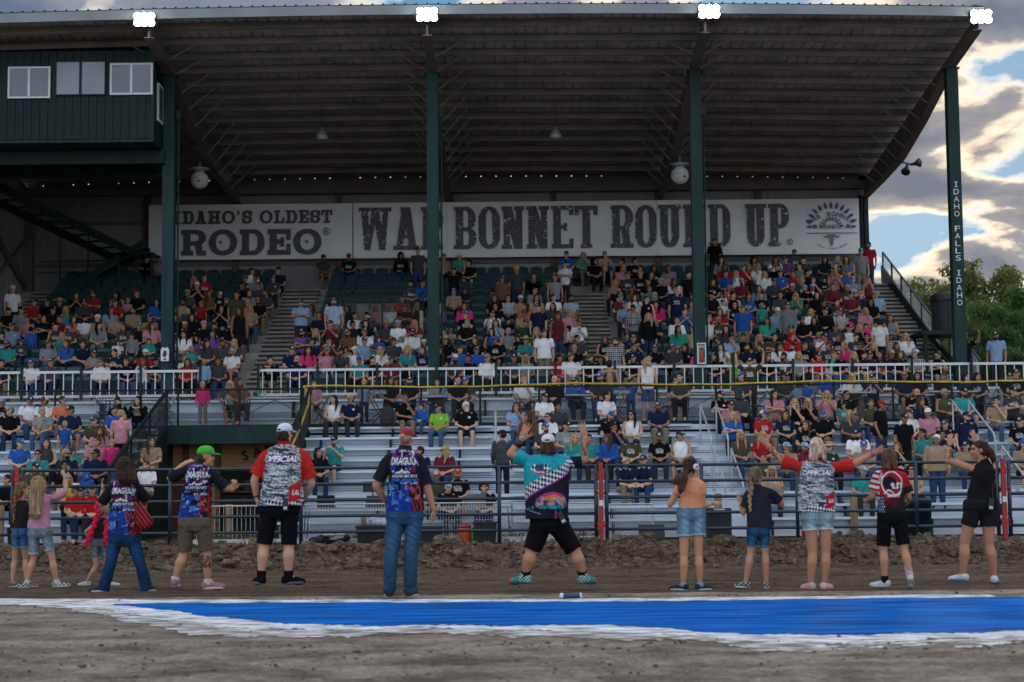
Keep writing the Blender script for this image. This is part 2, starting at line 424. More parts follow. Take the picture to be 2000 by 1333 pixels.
M_wp2 = paint_mat('worn_lime_paint', (0.74, 0.74, 0.77), (0.19, 0.155, 0.13), 0.41, 0.53, 6.5)
M_bp = mat('blue_track_paint', (0.006, 0.050, 0.20), 0.9, scale=3.0, stretch=(0.30, 2.6, 1), col2=(0.003, 0.150, 0.56), lo=0.40, hi=0.60, bump=0.6, bscale=24, spec=0.04)
far_w = [(-260, 1172), (0, 1170), (300, 1172), (700, 1172), (1000, 1171), (1300, 1169), (1600, 1165), (2000, 1161), (2300, 1158)]
far_b = [(150, 1181), (230, 1180), (500, 1178), (800, 1178), (1000, 1177), (1300, 1175), (1600, 1171), (2000, 1167), (2300, 1164)]
near_b = [(225, 1181), (290, 1189), (400, 1204), (520, 1216), (700, 1223), (900, 1222), (1150, 1222), (1300, 1230), (1480, 1240), (1650, 1242), (2000, 1234), (2300, 1230)]
near_w = [(-260, 1177), (0, 1180), (130, 1187), (230, 1204), (300, 1221), (420, 1240), (560, 1243), (700, 1240), (780, 1235), (950, 1239), (1150, 1243), (1300, 1246), (1480, 1265), (1700, 1269), (1850, 1260), (2000, 1255), (2300, 1250)]
M_wp3 = paint_mat('scattered_lime', (0.66, 0.66, 0.68), (0.20, 0.165, 0.138), 0.49, 0.57, 7.5)
mid_w = [(a, np.interp(a, *zip(*near_b)) * .45 + b * .55) if a > 200 else (a, b) for a, b in near_w]
strip('lime_scatter', [(a, b - 2) for a, b in mid_w], [(a, b + 3) for a, b in near_w], 0.0012, M_wp3, 0.05, 0.22)
strip('white_stripe', far_w, mid_w, 0.003, M_wp2, 0.06, 0.16)
strip('blue_stripe', far_b, near_b, 0.006, M_bp, 0.07, 0.12)
# the bank of graded dirt in front of the fence
nx, ny = 520, 34
hb = np.interp(np.linspace(0, 1, ny), [0, .12, .42, .6, .8, 1], [-.02, .05, .31, .37, .27, -.02])[:, None]
mod = 0.86 + 0.3 * grid_noise(nx, ny, 26, 40)
hb = hb * mod * .86 + (0.07 * (grid_noise(nx, ny, 6, 5) - .5) + 0.09 * (rng.random((ny, nx)) - .5)) * np.clip(hb * 6, 0, 1)
struct(rough_sheet(-13, 13, 24.4, 27.2, nx, ny, lambda X, Y: hb).build('dirt_bank', M_soil, smooth=False))
clod = MB(); cl = Blob()
def rock(mb, c, r):
    n, k = (7, 5) if r > .05 else (5, 4); V = []
    sq = (r * (0.7 + random.random() * .7), r * (0.7 + random.random() * .6), r * (0.5 + random.random() * .5)); ph = random.random() * 6
    for j in range(1, k):
        t = math.pi * j / k
        for i in range(n):
            a = 2 * math.pi * i / n + ph; q = 0.6 + random.random() * .7
            V.append((c[0] + sq[0] * q * math.sin(t) * math.cos(a), c[1] + sq[1] * q * math.sin(t) * math.sin(a), c[2] + sq[2] * q * math.cos(t)))
    V += [(c[0], c[1], c[2] + sq[2]), (c[0], c[1], c[2] - sq[2])]; T = len(V) - 2
    Fc = [(j * n + i, (j + 1) * n + i, (j + 1) * n + (i + 1) % n, j * n + (i + 1) % n) for j in range(k - 2) for i in range(n)]
    for i in range(n): Fc += [(T, i, (i + 1) % n), (T + 1, (k - 2) * n + (i + 1) % n, (k - 2) * n + i)]
    mb.poly(V, Fc)
for i in range(9000):
    x = random.uniform(-12, 12); t = random.random() ** 0.8 * .62; y = 24.4 + t * 2.8
    ii = int((x + 13) / 26 * (nx - 1)); jj = int(t * (ny - 1))
    r = 0.011 + 0.085 * random.random() ** 5
    rock(clod, (x, y, hb[jj, ii] + r * .1), r)
for i in range(3500):
    y = 7 + 11.2 * random.random() ** .8
    if 12.9 < y < 17.9 and random.random() < .85: continue
    rock(clod, (random.uniform(-.31 * y, .31 * y), y, -.003), 0.004 + 0.016 * random.random() ** 3)
for i in range(900):
    rock(clod, (random.uniform(-9, 9), random.choice([random.uniform(18.6, 24.3), random.uniform(23.4, 24.5)]), 0.0), 0.006 + 0.018 * random.random() ** 2)
o = clod.build('dirt_clods', soil('clod_soil', (0.070, 0.048, 0.033), (0.19, 0.14, 0.10), 1.7, (1, 1, 1), 1.0)); o['kind'] = 'stuff'

# ------------------------------------------------------------------ the grandstand
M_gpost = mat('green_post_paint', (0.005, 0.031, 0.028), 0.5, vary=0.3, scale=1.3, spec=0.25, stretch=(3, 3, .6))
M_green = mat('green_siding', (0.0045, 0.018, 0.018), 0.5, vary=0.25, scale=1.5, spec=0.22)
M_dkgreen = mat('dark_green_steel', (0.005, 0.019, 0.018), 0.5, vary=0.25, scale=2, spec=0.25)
M_rafter = mat('brown_primer_steel', (0.13, 0.105, 0.093), 0.7, vary=0.2, scale=1.2)
M_purlin = mat('purlin_steel', (0.225, 0.192, 0.172), 0.7, vary=0.2, scale=1.2)
M_sheet = mat('roof_underside', (0.36, 0.335, 0.31), 0.7, vary=0.25, scale=1.0)
M_fascia = mat('fascia_metal', (0.22, 0.245, 0.26), 0.45, vary=0.1, scale=1)
M_teal = mat('teal_roof_metal', (0.02, 0.14, 0.15), 0.4, vary=0.1, scale=1)
M_wall = mat('back_siding', (0.24, 0.225, 0.22), 0.6, vary=0.12, scale=0.8)
M_rust = mat('red_primer', (0.10, 0.045, 0.032), 0.7, vary=0.2, scale=2)
M_conc = mat('concrete', (0.27, 0.25, 0.23), 0.9, vary=0.25, scale=1.3, bump=0.2)
M_alu = mat('aluminium_plank', (0.56, 0.63, 0.72), 0.42, metal=0.35, vary=0.12, scale=1.5, stretch=(0.3, 3, 3))
M_galv = mat('galvanised_steel', (0.46, 0.48, 0.50), 0.45, metal=0.5, vary=0.15, scale=5)
M_white = mat('white_rail_paint', (0.62, 0.64, 0.66), 0.4, vary=0.06, scale=3)
M_black = mat('black_plastic', (0.012, 0.012, 0.014), 0.5, vary=0.3, scale=8)
M_wood = mat('warm_wood', (0.20, 0.105, 0.042), 0.7, vary=0.35, scale=3, stretch=(0.4, 1, 6))
PX = [-17.5, -9.89, -2.25, 5.39, 12.86]
XL, XR, RX = -17.6, 13.35, 13.0
ROWS = 14
D = lambda k: 50.4 + .79 * k
FL = lambda k: 3.8 + .345 * k
gs = thing('grandstand', 'roofed green steel grandstand with tall posts and stepped concrete rows', 'grandstand', (0, 49, 0))
def gpart(mb, name, m, par=None, smooth=False):
    o = mb.build(name, m, par or gs, smooth)
    if par is None: o.location = (0, -49, 0)
    return o
ROOF = lambda y, x=0: 14.19 + (12.40 - 14.19) * (y - 46) / 15.6 + 0.22 * (1 - ((x + 2) / 15.5) ** 2)
# roof sheet, ribbed, with a teal skin above
xs = []
x = -19.0
while x < RX - .2:
    xs += [(x, 0), (x + .22, 0), (x + .24, .035), (x + .28, .035)]; x += .30
xs.append((RX + .03, 0))
for nm, dz, m in (('roof_sheet', 0.0, M_sheet), ('roof_cap', 0.03, M_teal)):
    mb = MB(); n = len(xs); Y = (45.95, 50, 54, 58, 61.75)
    V = [(a, y, ROOF(y, a) + b + dz) for y in Y for a, b in xs]
    mb.poly(V, [(j * n + i, j * n + i + 1, (j + 1) * n + i + 1, (j + 1) * n + i) for j in range(len(Y) - 1) for i in range(n - 1)])
    gpart(mb, nm, m)
mb = MB()
xf = np.linspace(-19, RX + .02, 24)
for a, b in zip(xf[:-1], xf[1:]):
    za, zb = ROOF(46, a), ROOF(46, b)
    mb.poly([(a, 45.90, za - .26), (b, 45.90, zb - .26), (b, 45.90, zb), (a, 45.90, za), (a, 45.98, za - .26), (b, 45.98, zb - .26), (b, 45.98, zb), (a, 45.98, za)],
            [(0, 1, 2, 3), (7, 6, 5, 4), (0, 4, 5, 1), (3, 2, 6, 7)])
gpart(mb, 'fascia', M_fascia)
PY = [46.9 + 1.13 * i for i in range(13)]
for y in PY:
    mb = MB()
    for a, b in zip(xf[:-1], xf[1:]):
        za, zb = ROOF(y, a) - .012, ROOF(y, b) - .012
        for (y0, y1, z0, z1) in ((y, y + .06, -.2, 0), (y + .06, y + .13, -.2, -.18)):
            mb.poly([(a, y0, za + z0), (b, y0, zb + z0), (b, y1, zb + z0), (a, y1, za + z0), (a, y0, za + z1), (b, y0, zb + z1), (b, y1, zb + z1), (a, y1, za + z1)],
                    [(0, 3, 2, 1), (4, 5, 6, 7), (0, 1, 5, 4), (2, 3, 7, 6)])
    gpart(mb, 'purlin', M_purlin)
RB = [(46.05, 13.62), (49, 13.28), (52.5, 12.45), (55.6, 11.88), (58.5, 11.72), (61.5, 11.62)]
for i, x in enumerate(PX):
    mb = MB()
    top = [(y, ROOF(y, x) - .21) for y, _ in RB]
    web = [(a[0], a[1]) for a in RB] + top[::-1]
    mb.prism_x(web, x - .03, x + .03)
    for (a, b), (c, d) in zip(RB[:-1], RB[1:]):
        mb.bar((x, a, b - .012), (x, c, d - .012), .26, .024)
    gpart(mb, 'rafter', M_rafter)
    for y in PY[1:12]:
        zb = np.interp(y, [a for a, _ in RB], [b for _, b in RB]) + .06; zt = ROOF(y, x) - .17
        if zt - zb < .45: continue
        for s in (-1, 1):
            if abs(x + s) > 16 or x + s > RX: continue
            mb = MB(); mb.bar((x + s * .04, y, zb), (x + s * .95, y + .02, zt - .02), .035, .035); gpart(mb, 'brace', M_purlin)
    mb = MB()
    z1 = RB[1][1] - .03
    mb.box(x - .165, x + .165, 48.83, 48.86, 0, z1); mb.box(x - .165, x + .165, 49.14, 49.17, 0, z1); mb.box(x - .14, x + .14, 48.861, 49.139, 0, z1)
    mb.box(x - .22, x + .22, 48.80, 49.2, z1 - .02, z1 + .012)
    for z in (3.0, 7.1, 10.4): mb.box(x - .168, x + .168, 48.826, 49.174, z, z + .02)
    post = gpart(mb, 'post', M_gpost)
    if i in (1, 2, 3):
        mb = MB(); mb.tube((x + .24, 49.1, 3.5), (x + .24, 49.1, 12.0), .028); mb.box(x + .17, x + .31, 49.05, 49.15, 12.0, 12.25); gpart(mb, 'conduit', M_gpost, post)
    if i == 4:
        mb = MB(); zt = at(1872, 355, 48.82)[1]; st = .2145
        for q, ch in enumerate('IDAHO FALLS IDAHO'):
            if ch == ' ': continue
            hw = .025 if ch == 'I' else .075
            if ch == 'I':
                z0 = zt - q * st - .16
                mb.box(x - .014, x + .014, 48.822, 48.826, z0, z0 + .16); mb.box(x - .045, x + .045, 48.8205, 48.8215, z0, z0 + .02); mb.box(x - .045, x + .045, 48.8205, 48.8215, z0 + .14, z0 + .16)
            else: text_plate(mb, ch, x - hw, x + hw, zt - q * st - .16, zt - q * st, 48.824)
        gpart(mb, 'lettering', M_white, post)
# ribbed walls
def ribbed(mb, x0, x1, y, z0, z1, step=.3):
    x = x0
    while x < x1 - .01:
        b = min(x + step, x1)
        mb.box(x, b - .05, y, y + .03, z0, z1); mb.box(b - .05, b, y - .035, y + .03, z0, z1); x = b
mb = MB(); ribbed(mb, XL, 12.62, 61.6, 7.6, 12.22); gpart(mb, 'back_wall', M_wall)
mb = MB()
for a in np.arange(XL, 12.8, .55):      # eave closure with daylight gaps
    zt_ = ROOF(61.6, a + .27) + .02
    if rng.random() < .85:
        mb.box(a + .05, a + .55, 61.6, 61.64, 12.22, zt_); mb.box(a, a + .05, 61.6, 61.64, 12.22, zt_ - .095); mb.box(a, a + .05, 61.6, 61.64, zt_ - .06, zt_)
    else: mb.box(a, a + .55, 61.6, 61.64, 12.22, zt_)
mb.box(12.62, 12.98, 61.6, 61.64, 11.6, 12.55); gpart(mb, 'eave_closure', M_rafter)
mb = MB(); mb.box(XL, 12.9, 61.2, 61.5, 11.92, 12.2); gpart(mb, 'eave_beam', M_rafter)
mb = MB(); mb.box(12.62, 12.76, 61.45, 61.75, 7.9, 11.7); mb.box(12.80, 12.95, 61.3, 61.5, 7.9, 11.6); gpart(mb, 'corner_trim', M_dkgreen)
mb = MB(); mb.box(12.76, 12.99, 61.55, 61.7, 7.9, 11.6); gpart(mb, 'corner_flashing', M_fascia)
for x in (-13.2, -10.0, -6.25, -2.2, 1.55, 5.35, 9.0):
    mb = MB(); mb.box(x - .11, x + .11, 61.38, 61.6, 7.9, 11.9); gpart(mb, 'wall_column', M_rust)
mb = MB()
for z in (9.35, 10.9): mb.box(XL + .1, 12.8, 61.5, 61.6, z, z + .12)
gpart(mb, 'girt', M_rafter)
mb = MB()       # left end wall
y = 50.0
while y < 61.4: mb.box(XL - .03, XL, y, y + .25, 3.5, 13.6 - (y - 46) * .11); mb.box(XL - .03, XL + .035, y + .25, y + .3, 3.5, 13.6 - (y - 46) * .11); y += .3
gpart(mb, 'end_wall', M_wall)
mb = MB(); mb.bar((XL + .12, 52, 11.8), (XL + .12, 61.3, 8.6), .08, .28); mb.bar((XL + .12, 57, 8.2), (XL + .12, 61.3, 10.4), .06, .1); mb.box(XL + .05, XL + .35, 61.1, 61.45, 7, 12); gpart(mb, 'end_wall_brace', M_rafter)
# stepped rows
A1, A2, A3, A0 = (-8.0, -6.75), (2.05, 3.2), (12.25, 13.3), (-16.95, -15.9)
VOM = (-5.35, -2.95, 6, 9)               # opening in the rows: x0, x1, first and last row
mb = MB()
for k in range(ROWS):
    segs = [(XL + .3, XR)] if not (VOM[2] <= k <= VOM[3]) else [(XL + .3, VOM[0]), (VOM[1], XR)]
    for a, b in segs: mb.box(a, b, D(k) - .6, D(k) + .19, FL(k) - .5, FL(k))
mb.box(XL + .3, XR, D(13) + .191, 61.6, FL(13) - .4, FL(13) + .02)
gpart(mb, 'terrace', M_conc)
M_riser = mat('dark_step_riser', (0.085, 0.075, 0.066), 0.9, vary=0.3, scale=2)  # riser colour darkened to stand in for shade under the nosings
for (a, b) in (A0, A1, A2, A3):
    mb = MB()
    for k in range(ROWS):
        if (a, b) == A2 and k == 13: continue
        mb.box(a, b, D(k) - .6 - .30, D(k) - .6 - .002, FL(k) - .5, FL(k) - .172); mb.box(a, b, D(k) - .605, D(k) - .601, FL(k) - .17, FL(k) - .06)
    gpart(mb, 'aisle_steps', M_riser)
    mb = MB()
    for k in range(ROWS):
        if (a, b) == A2 and k == 13: continue
        for y, z in ((D(k) - .6, FL(k)), (D(k) - .9, FL(k) - .172)): mb.box(a, b, y - .05, y + .2, z + .001, z + .012); mb.box(a, b, y - .055, y - .008, z - .055, z + .012)
    gpart(mb, 'step_nosing', M_conc)
mb = MB(); z = FL(5) + .0
mb.box(VOM[0], VOM[1], D(6) - .6, D(6) - .5, FL(5), FL(5) + .75); mb.box(VOM[0] - .1, VOM[0], D(6) - .6, D(9) + .2, FL(5), FL(9)); mb.box(VOM[1], VOM[1] + .1, D(6) - .6, D(9) + .2, FL(5), FL(9))
mb.box(VOM[0], VOM[1], D(9) + .1, D(9) + .2, 4.5, FL(9) - .01)
gpart(mb, 'opening_wall', M_conc)
mb = MB(); mb.box(XL, XR, 48.5, D(0) - .6, 3.35, 3.78); gpart(mb, 'front_walkway', M_conc)
# right-hand stringer of the side stair
mb = MB(); mb.prism_x([(49.4, 3.9), (61.2, 9.1), (61.2, 8.5), (49.4, 3.2)], 13.31, 13.39); gpart(mb, 'stair_stringer', M_dkgreen)

# ------------------------------------------------------------------ guard rails of the stand
def pick(mb, pts, y): pass
def mesh_panel(name, parent, x0, z00, z01, x1, z10, z11, pitch, y, m, r=.004):
    """diamond wire between two uprights (sheared if z differs)"""
    mb = MB(); W = x1 - x0; H = z01 - z00; n = int(W / pitch) + int(H / pitch) + 2
    zl = lambda x: z00 + (z10 - z00) * (x - x0) / W
    for i in range(-int(H / pitch) - 1, int(W / pitch) + 2):
        for s in (1, -1):
            a = x0 + i * pitch if s > 0 else x0 + i * pitch + H
            t0, t1 = 0.0, H
            if s > 0: lo, hi = max(x0, a), min(x1, a + H); f = lambda x: x - a
            else: lo, hi = max(x0, a - H), min(x1, a); f = lambda x: a - x
            if hi - lo < .02: continue
            p, q = (lo, y, zl(lo) + f(lo)), (hi, y, zl(hi) + f(hi))
            P, Q = Vector(p), Vector(q); d = (Q - P).normalized(); u = Vector((0, 1, 0)).cross(d) * r; v = Vector((0, r, 0))
            mb.poly([P - u, P + u, Q + u, Q - u], [(0, 1, 2, 3)])
    return mb.build(name, m, parent)
vr = thing('opening_railing', 'dark green railing fence round the opening in the middle of the seating rows', 'railing', (-4.15, D(6), FL(6)))
vy = D(6) - .55
mb = MB(); z0, z1 = FL(6) + .3, FL(6) + 1.5
for x in np.linspace(VOM[0], VOM[1], 3): mb.box(x - .025, x + .025, vy - .025, vy + .025, FL(5) + .7, z1)
for z in (z0, z1): mb.box(VOM[0], VOM[1], vy - .02, vy + .02, z - .02, z + .02)
for x in (VOM[0], VOM[1]):
    for k in (7, 8, 9): mb.box(x - .025, x + .025, D(k) - .03, D(k) + .03, FL(k), FL(k) + 1.0)
    mb.bar((x, vy, z1), (x, D(9) + .1, FL(9) + 1.0), .04, .04); mb.bar((x, vy, z0), (x, D(9) + .1, FL(9) + .1), .04, .04)
o = mb.build('rail_frame', M_dkgreen, vr); o.location = -vr.location
mb = MB()
for x in np.arange(VOM[0], VOM[1], .035): mb.box(x, x + .006, vy - .004, vy + .004, z0, z1)
for z in np.arange(z0, z1, .05): mb.box(VOM[0], VOM[1], vy - .008, vy - .005, z, z + .006)
o = mb.build('wire_mesh', M_black, vr); o.location = -vr.location
# side stair railings on the right
for k0, k1, x, lab in ((4.6, 13.4, 13.35, 'long sloping green stair rail with mesh beside the right-hand side steps'), (-.4, 4.0, 13.75, 'short lower green stair rail beside the foot of the right-hand steps')):
    t = thing('stair_railing', lab, 'railing', (x, D(k0), FL(k0)), group='side stair railings')
    mb = MB(); n = 6 if k1 > 8 else 4
    for k in np.linspace(k0, k1, n): mb.box(x - .03, x + .03, D(k) - .03, D(k) + .03, FL(k) - .1, FL(k) + 1.12)
    for dz in (.08, 1.12): mb.bar((x, D(k0), FL(k0) + dz), (x, D(k1), FL(k1) + dz), .05, .05)
    o = mb.build('rail_frame', M_dkgreen, t); o.location = -t.location
    mb = MB(); y0, y1 = D(k0), D(k1); 
    for y in np.arange(y0, y1, .16):
        zz = np.interp(y, [y0, y1], [FL(k0), FL(k1)]); mb.bar((x, y, zz + .1), (x, y, zz + 1.1), .012, .012, up=(0, 1, 0))
    for dz in np.arange(.16, 1.1, .12): mb.bar((x, y0, FL(k0) + dz), (x, y1, FL(k1) + dz), .008, .008)
    o = mb.build('wire_mesh', M_galv, t); o.location = -t.location

# white front railings
def white_rail(x0, x1, lab):
    t = thing('white_railing', lab, 'railing', ((x0 + x1) / 2, 48.8, 3.78), group='white picket railings')
    mb = MB()
    for z in (4.62, 3.92): mb.box(x0, x1, 48.77, 48.83, z - .035, z + .035)
    o = mb.build('rail', M_white, t); o.location = -t.location
    mb = MB(); x = x0 + .12
    while x < x1: mb.box(x - .014, x + .014, 48.79, 48.81, 3.955, 4.585); x += .262
    o = mb.build('picket', M_white, t); o.location = -t.location
    n = int((x1 - x0) / 1.62)
    for x in np.linspace(x0, x1, n + 1):
        mb = MB(); mb.box(x - .035, x + .035, 48.70, 48.765, 3.3, 4.80); o = mb.build('post', M_dkgreen, t); o.location = -t.location
xl_end = at(392, 725, 48.8)[0]; xr_start = at(505, 722, 48.8)[0]
white_rail(-17.4, xl_end, 'white picket railing in front of the seats left of the first aisle')
white_rail(xr_start, 16.5, 'long white picket railing in front of the seats right of the first aisle')

# ------------------------------------------------------------------ press box and its stair
bx = thing('press_box', 'dark green ribbed press box with windows hung under the roof at the left', 'press box', (-14, 48.5, 11.1))
def bpart(mb, name, m, par=None):
    o = mb.build(name, m, par or bx)
    if par is None: o.location = -bx.location
    return o
BR, BF = -10.08, 47.6
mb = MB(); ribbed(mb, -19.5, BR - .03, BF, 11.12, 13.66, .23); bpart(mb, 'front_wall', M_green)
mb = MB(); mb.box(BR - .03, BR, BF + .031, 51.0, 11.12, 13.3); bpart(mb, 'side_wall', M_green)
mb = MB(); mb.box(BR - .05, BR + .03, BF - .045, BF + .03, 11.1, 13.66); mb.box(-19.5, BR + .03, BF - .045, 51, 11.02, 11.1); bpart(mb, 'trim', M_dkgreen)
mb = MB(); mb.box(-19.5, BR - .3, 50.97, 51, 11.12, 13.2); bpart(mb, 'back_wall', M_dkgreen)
M_glass = mat('dusk_window_glass', (0.05, 0.065, 0.09), 0.06, vary=0.2, scale=1, spec=1.0)
M_room = mat('pale_blind', (0.22, 0.24, 0.28), 0.35, vary=0.15, scale=1.2, spec=0.8)
def window(x0, y0, x1, y1, framed):
    a, zt = at(x0, y0, BF); b, zb = at(x1, y1, BF)
    mb = MB(); t = .055 if framed else .03; fm = M_white if framed else M_dkgreen
    yy = BF - .075
    mb.box(a, b, yy, BF - .034, zt - t, zt); mb.box(a, b, yy, BF - .034, zb, zb + t)
    mb.box(a, a + t, yy, BF - .034, zb + t, zt - t); mb.box(b - t, b, yy, BF - .034, zb + t, zt - t)
    c = (a + b) / 2; mb.box(c - .035, c + .035, yy - .01, BF - .034, zb + t, zt - t)
    w_ = bpart(mb, 'window', fm)
    for p, q, m in ((a + t, c - .035, M_glass if framed else M_room), (c + .035, b - t, M_room if not framed else M_glass)):
        mb = MB(); mb.box(p, q, BF - .06, BF - .037, zb + t, zt - t); bpart(mb, 'pane', m, w_)
window(17, 132, 99, 193, True); window(110, 121, 207, 187, False); window(216, 125, 299, 186, True)
mb = MB(); mb.box(BR, BR + .05, 48.1, 48.75, 11.75, 12.85); w_ = bpart(mb, 'window', M_white)
mb = MB(); mb.box(BR + .05, BR + .056, 48.17, 48.68, 11.82, 12.78); bpart(mb, 'pane', M_glass, w_)
mb = MB(); mb.box(-19.5, BR + .1, 48.62, 48.80, 10.62, 11.0); mb.box(-19.5, BR + .1, 50.7, 50.95, 10.62, 11.0)
for x in np.arange(-19, BR, 1.2): mb.box(x, x + .08, 48.8, 50.7, 10.75, 11.0)
bpart(mb, 'floor_beam', M_dkgreen)
stt = thing('steel_staircase', 'dark steel switchback staircase up to the press box against the back wall', 'staircase', (-14, 56, 8))
for nm, p, q, wd in (('stair_flight', (-16.2, 51.3, 10.8), (-13.2, 59.6, 9.9), 1.1), ('stair_flight', (-13.0, 60.4, 9.95), (-15.8, 60.4, 8.25), .9)):
    mb = MB(); p, q = Vector(p), Vector(q); d = q - p; n = 12
    if abs(d.x) < 4 and abs(d.y) > 3:
        p = Vector((-17.0, 51.6, 10.95)); q = Vector((-13.6, 60.0, 9.5)); d = q - p
    side = Vector((d.y, -d.x, 0)).normalized()
    for s in (-1, 1): mb.bar(p + side * s * wd / 2, q + side * s * wd / 2, .05, .28)
    for i in range(n): c = p + d * (i + .5) / n; mb.bar(c - side * wd / 2 * .94, c + side * wd / 2 * .94, .24, .03)
    o = mb.build(nm, M_dkgreen if d.y > 1 else M_gpost, stt); o.location = -stt.location
mb = MB(); mb.box(-13.9, -12.6, 59.7, 60.9, 9.55, 9.62)
for x, y in ((-13.85, 59.8), (-12.7, 59.8), (-12.7, 60.8), (-13.85, 60.8)): mb.box(x, x + .08, y, y + .08, FL(11), 9.55)
for x in (-16.2, -15.2): mb.tube((x, 60.95, 8.3), (x, 60.95, 10.6), .025)
mb.tube((-17, 60.95, 9.1), (-13.9, 60.95, 9.1), .02); mb.tube((-17, 60.95, 9.5), (-13.9, 60.95, 9.5), .02)
o = mb.build('landing', M_dkgreen, stt); o.location = -stt.location
# ------------------------------------------------------------------ banners
M_vinyl = mat('white_vinyl', (0.76, 0.75, 0.73), 0.5, vary=0.08, scale=0.7, bump=0.5, bscale=2.2, stretch=(1, 1, 1.5))
M_ink = mat('black_banner_ink', (0.075, 0.068, 0.072), 0.55, vary=0.25, scale=4)
M_inkblue = mat('blue_banner_ink', (0.020, 0.062, 0.16), 0.55, vary=0.15, scale=6)
M_inkred = mat('red_banner_ink', (0.28, 0.04, 0.03), 0.55, vary=0.15, scale=6)
def rr(X, Y, x0, x1, y0, y1, rad, corners=(1, 1, 1, 1)):
    """rounded rectangle; corners bl br tr tl"""
    m = (X >= x0) & (X <= x1) & (Y >= y0) & (Y <= y1)
    if rad <= 0: return m
    for on, cx, cy, sx, sy in ((corners[0], x0 + rad[0], y0 + rad[1], -1, -1), (corners[1], x1 - rad[0], y0 + rad[1], 1, -1), (corners[2], x1 - rad[0], y1 - rad[1], 1, 1), (corners[3], x0 + rad[0], y1 - rad[1], -1, 1)):
        if on: m &= ~((sx * (X - cx) > 0) & (sy * (Y - cy) > 0) & (((X - cx) / rad[0]) ** 2 + ((Y - cy) / rad[1]) ** 2 > 1))
    return m
class V2(tuple):
    def __le__(self, o): return False
def slab(ch, w, h, s, t, e):
    """a slab-serif capital as a raster w x h: stem s, slab thickness t, serif overhang e"""
    X, Y = np.meshgrid(np.arange(w) + .5, np.arange(h) + .5)
    B = lambda a, b, c, d: (X >= a) & (X <= b) & (Y >= c) & (Y <= d)
    Z = np.zeros((h, w), bool)
    def ring(x0, x1, y0, y1, cor, sx=s, sy=t):
        ra = V2((max((x1 - x0) * .48, 1), max(min((y1 - y0) * .48, (x1 - x0) * .62), 1)))
        o = rr(X, Y, x0, x1, y0, y1, ra, cor)
        rb = V2((max(ra[0] - sx, 1), max(ra[1] - sy, 1)))
        return o & ~rr(X, Y, x0 + sx, x1 - sx, y0 + sy, y1 - sy, rb, cor)
    def diag(xa, ya, xb, yb, wd):
        t_ = (Y - ya) / (yb - ya); c = xa + (xb - xa) * t_
        return (abs(X - c) <= wd / 2) & (Y >= min(ya, yb)) & (Y <= max(ya, yb))
    if ch == 'I': return B(w / 2 - s / 2, w / 2 + s / 2, 0, h) | B(0, w, 0, t) | B(0, w, h - t, h)
    if ch in 'BDPR':
        a = B(e, e + s, 0, h) | B(0, e + s, 0, t) | B(0, e + s, h - t, h)
        if ch == 'D': return a | ring(e, w, 0, h, (0, 1, 1, 0))
        m = h * .47
        up = ring(e, w - (w * .03 if ch == 'B' else 0), m - t / 2, h, (0, 1, 1, 0))
        a |= up
        if ch == 'B': a |= ring(e, w, 0, m + t / 2, (0, 1, 1, 0))
        if ch == 'P': a |= B(0, e * 2 + s, 0, t)
        if ch == 'R': a |= B(0, e * 2 + s, 0, t) | diag(w - e - s / 2, 0, w - e - s * .8, m, s) | B(w - e - s * 1.0, w, 0, t)
        return a
    if ch == 'O': return ring(0, w, 0, h, (1, 1, 1, 1))
    if ch == 'U': return (ring(e, w - e, 0, h + 50, (1, 1, 0, 0)) & (Y <= h)) | B(0, e * 2 + s, h - t, h) | B(w - e * 2 - s, w, h - t, h)
    if ch == 'N': return B(e, e + s * .8, 0, h) | B(w - e - s * .8, w - e, 0, h) | diag(w - e - s / 2, 0, e + s / 2, h, s * 1.1) | B(0, e * 2 + s * .8, 0, t) | B(w - e * 2 - s * .8, w, h - t, h) | B(0, e + s * .8, h - t, h)
    if ch == 'H': return B(e, e + s, 0, h) | B(w - e - s, w - e, 0, h) | B(e, w - e, h / 2 - t / 2, h / 2 + t / 2) | B(0, e * 2 + s, 0, t) | B(0, e * 2 + s, h - t, h) | B(w - e * 2 - s, w, 0, t) | B(w - e * 2 - s, w, h - t, h)
    if ch == 'T': return B(w / 2 - s / 2, w / 2 + s / 2, 0, h) | B(w / 2 - s / 2 - e, w / 2 + s / 2 + e, 0, t) | B(0, w, h - t, h) | B(0, t * .9, h - t * 2.3, h) | B(w - t * .9, w, h - t * 2.3, h)
    if ch == 'E': return B(e, e + s, 0, h) | B(0, w, 0, t) | B(0, w, h - t, h) | B(e, w * .72, h * .5 - t / 2, h * .5 + t / 2) | B(w - t * .9, w, 0, t * 2.3) | B(w - t * .9, w, h - t * 2.3, h) | B(w * .72 - t * .8, w * .72, h * .5 - t, h * .5 + t)
    if ch == 'L': return B(e, e + s, 0, h) | B(0, w, 0, t) | B(0, e * 2 + s, h - t, h) | B(w - t * .9, w, 0, t * 2.6)
    if ch == 'A': return diag(e + s / 2, 0, w / 2 - s * .1, h, s * .9) | diag(w - e - s / 2, 0, w / 2 + s * .1, h, s) | (B(w * .25, w * .75, h * .27, h * .27 + t * .8)) | B(0, e * 2 + s, 0, t) | B(w - e * 2 - s, w, 0, t) | B(w / 2 - s * .8, w / 2 + s * .6, h - t, h)
    if ch == 'W':
        q = s * .85
        return diag(w * .27, 0, e + q / 2, h, q) | diag(w * .27, 0, w * .5, h, q * .8) | diag(w * .73, 0, w * .5, h, q) | diag(w * .73, 0, w - e - q / 2, h, q * .8) | B(0, e * 2 + q, h - t, h) | B(w - e * 2 - q, w, h - t, h) | B(w * .5 - q * .7, w * .5 + q * .7, h - t, h)
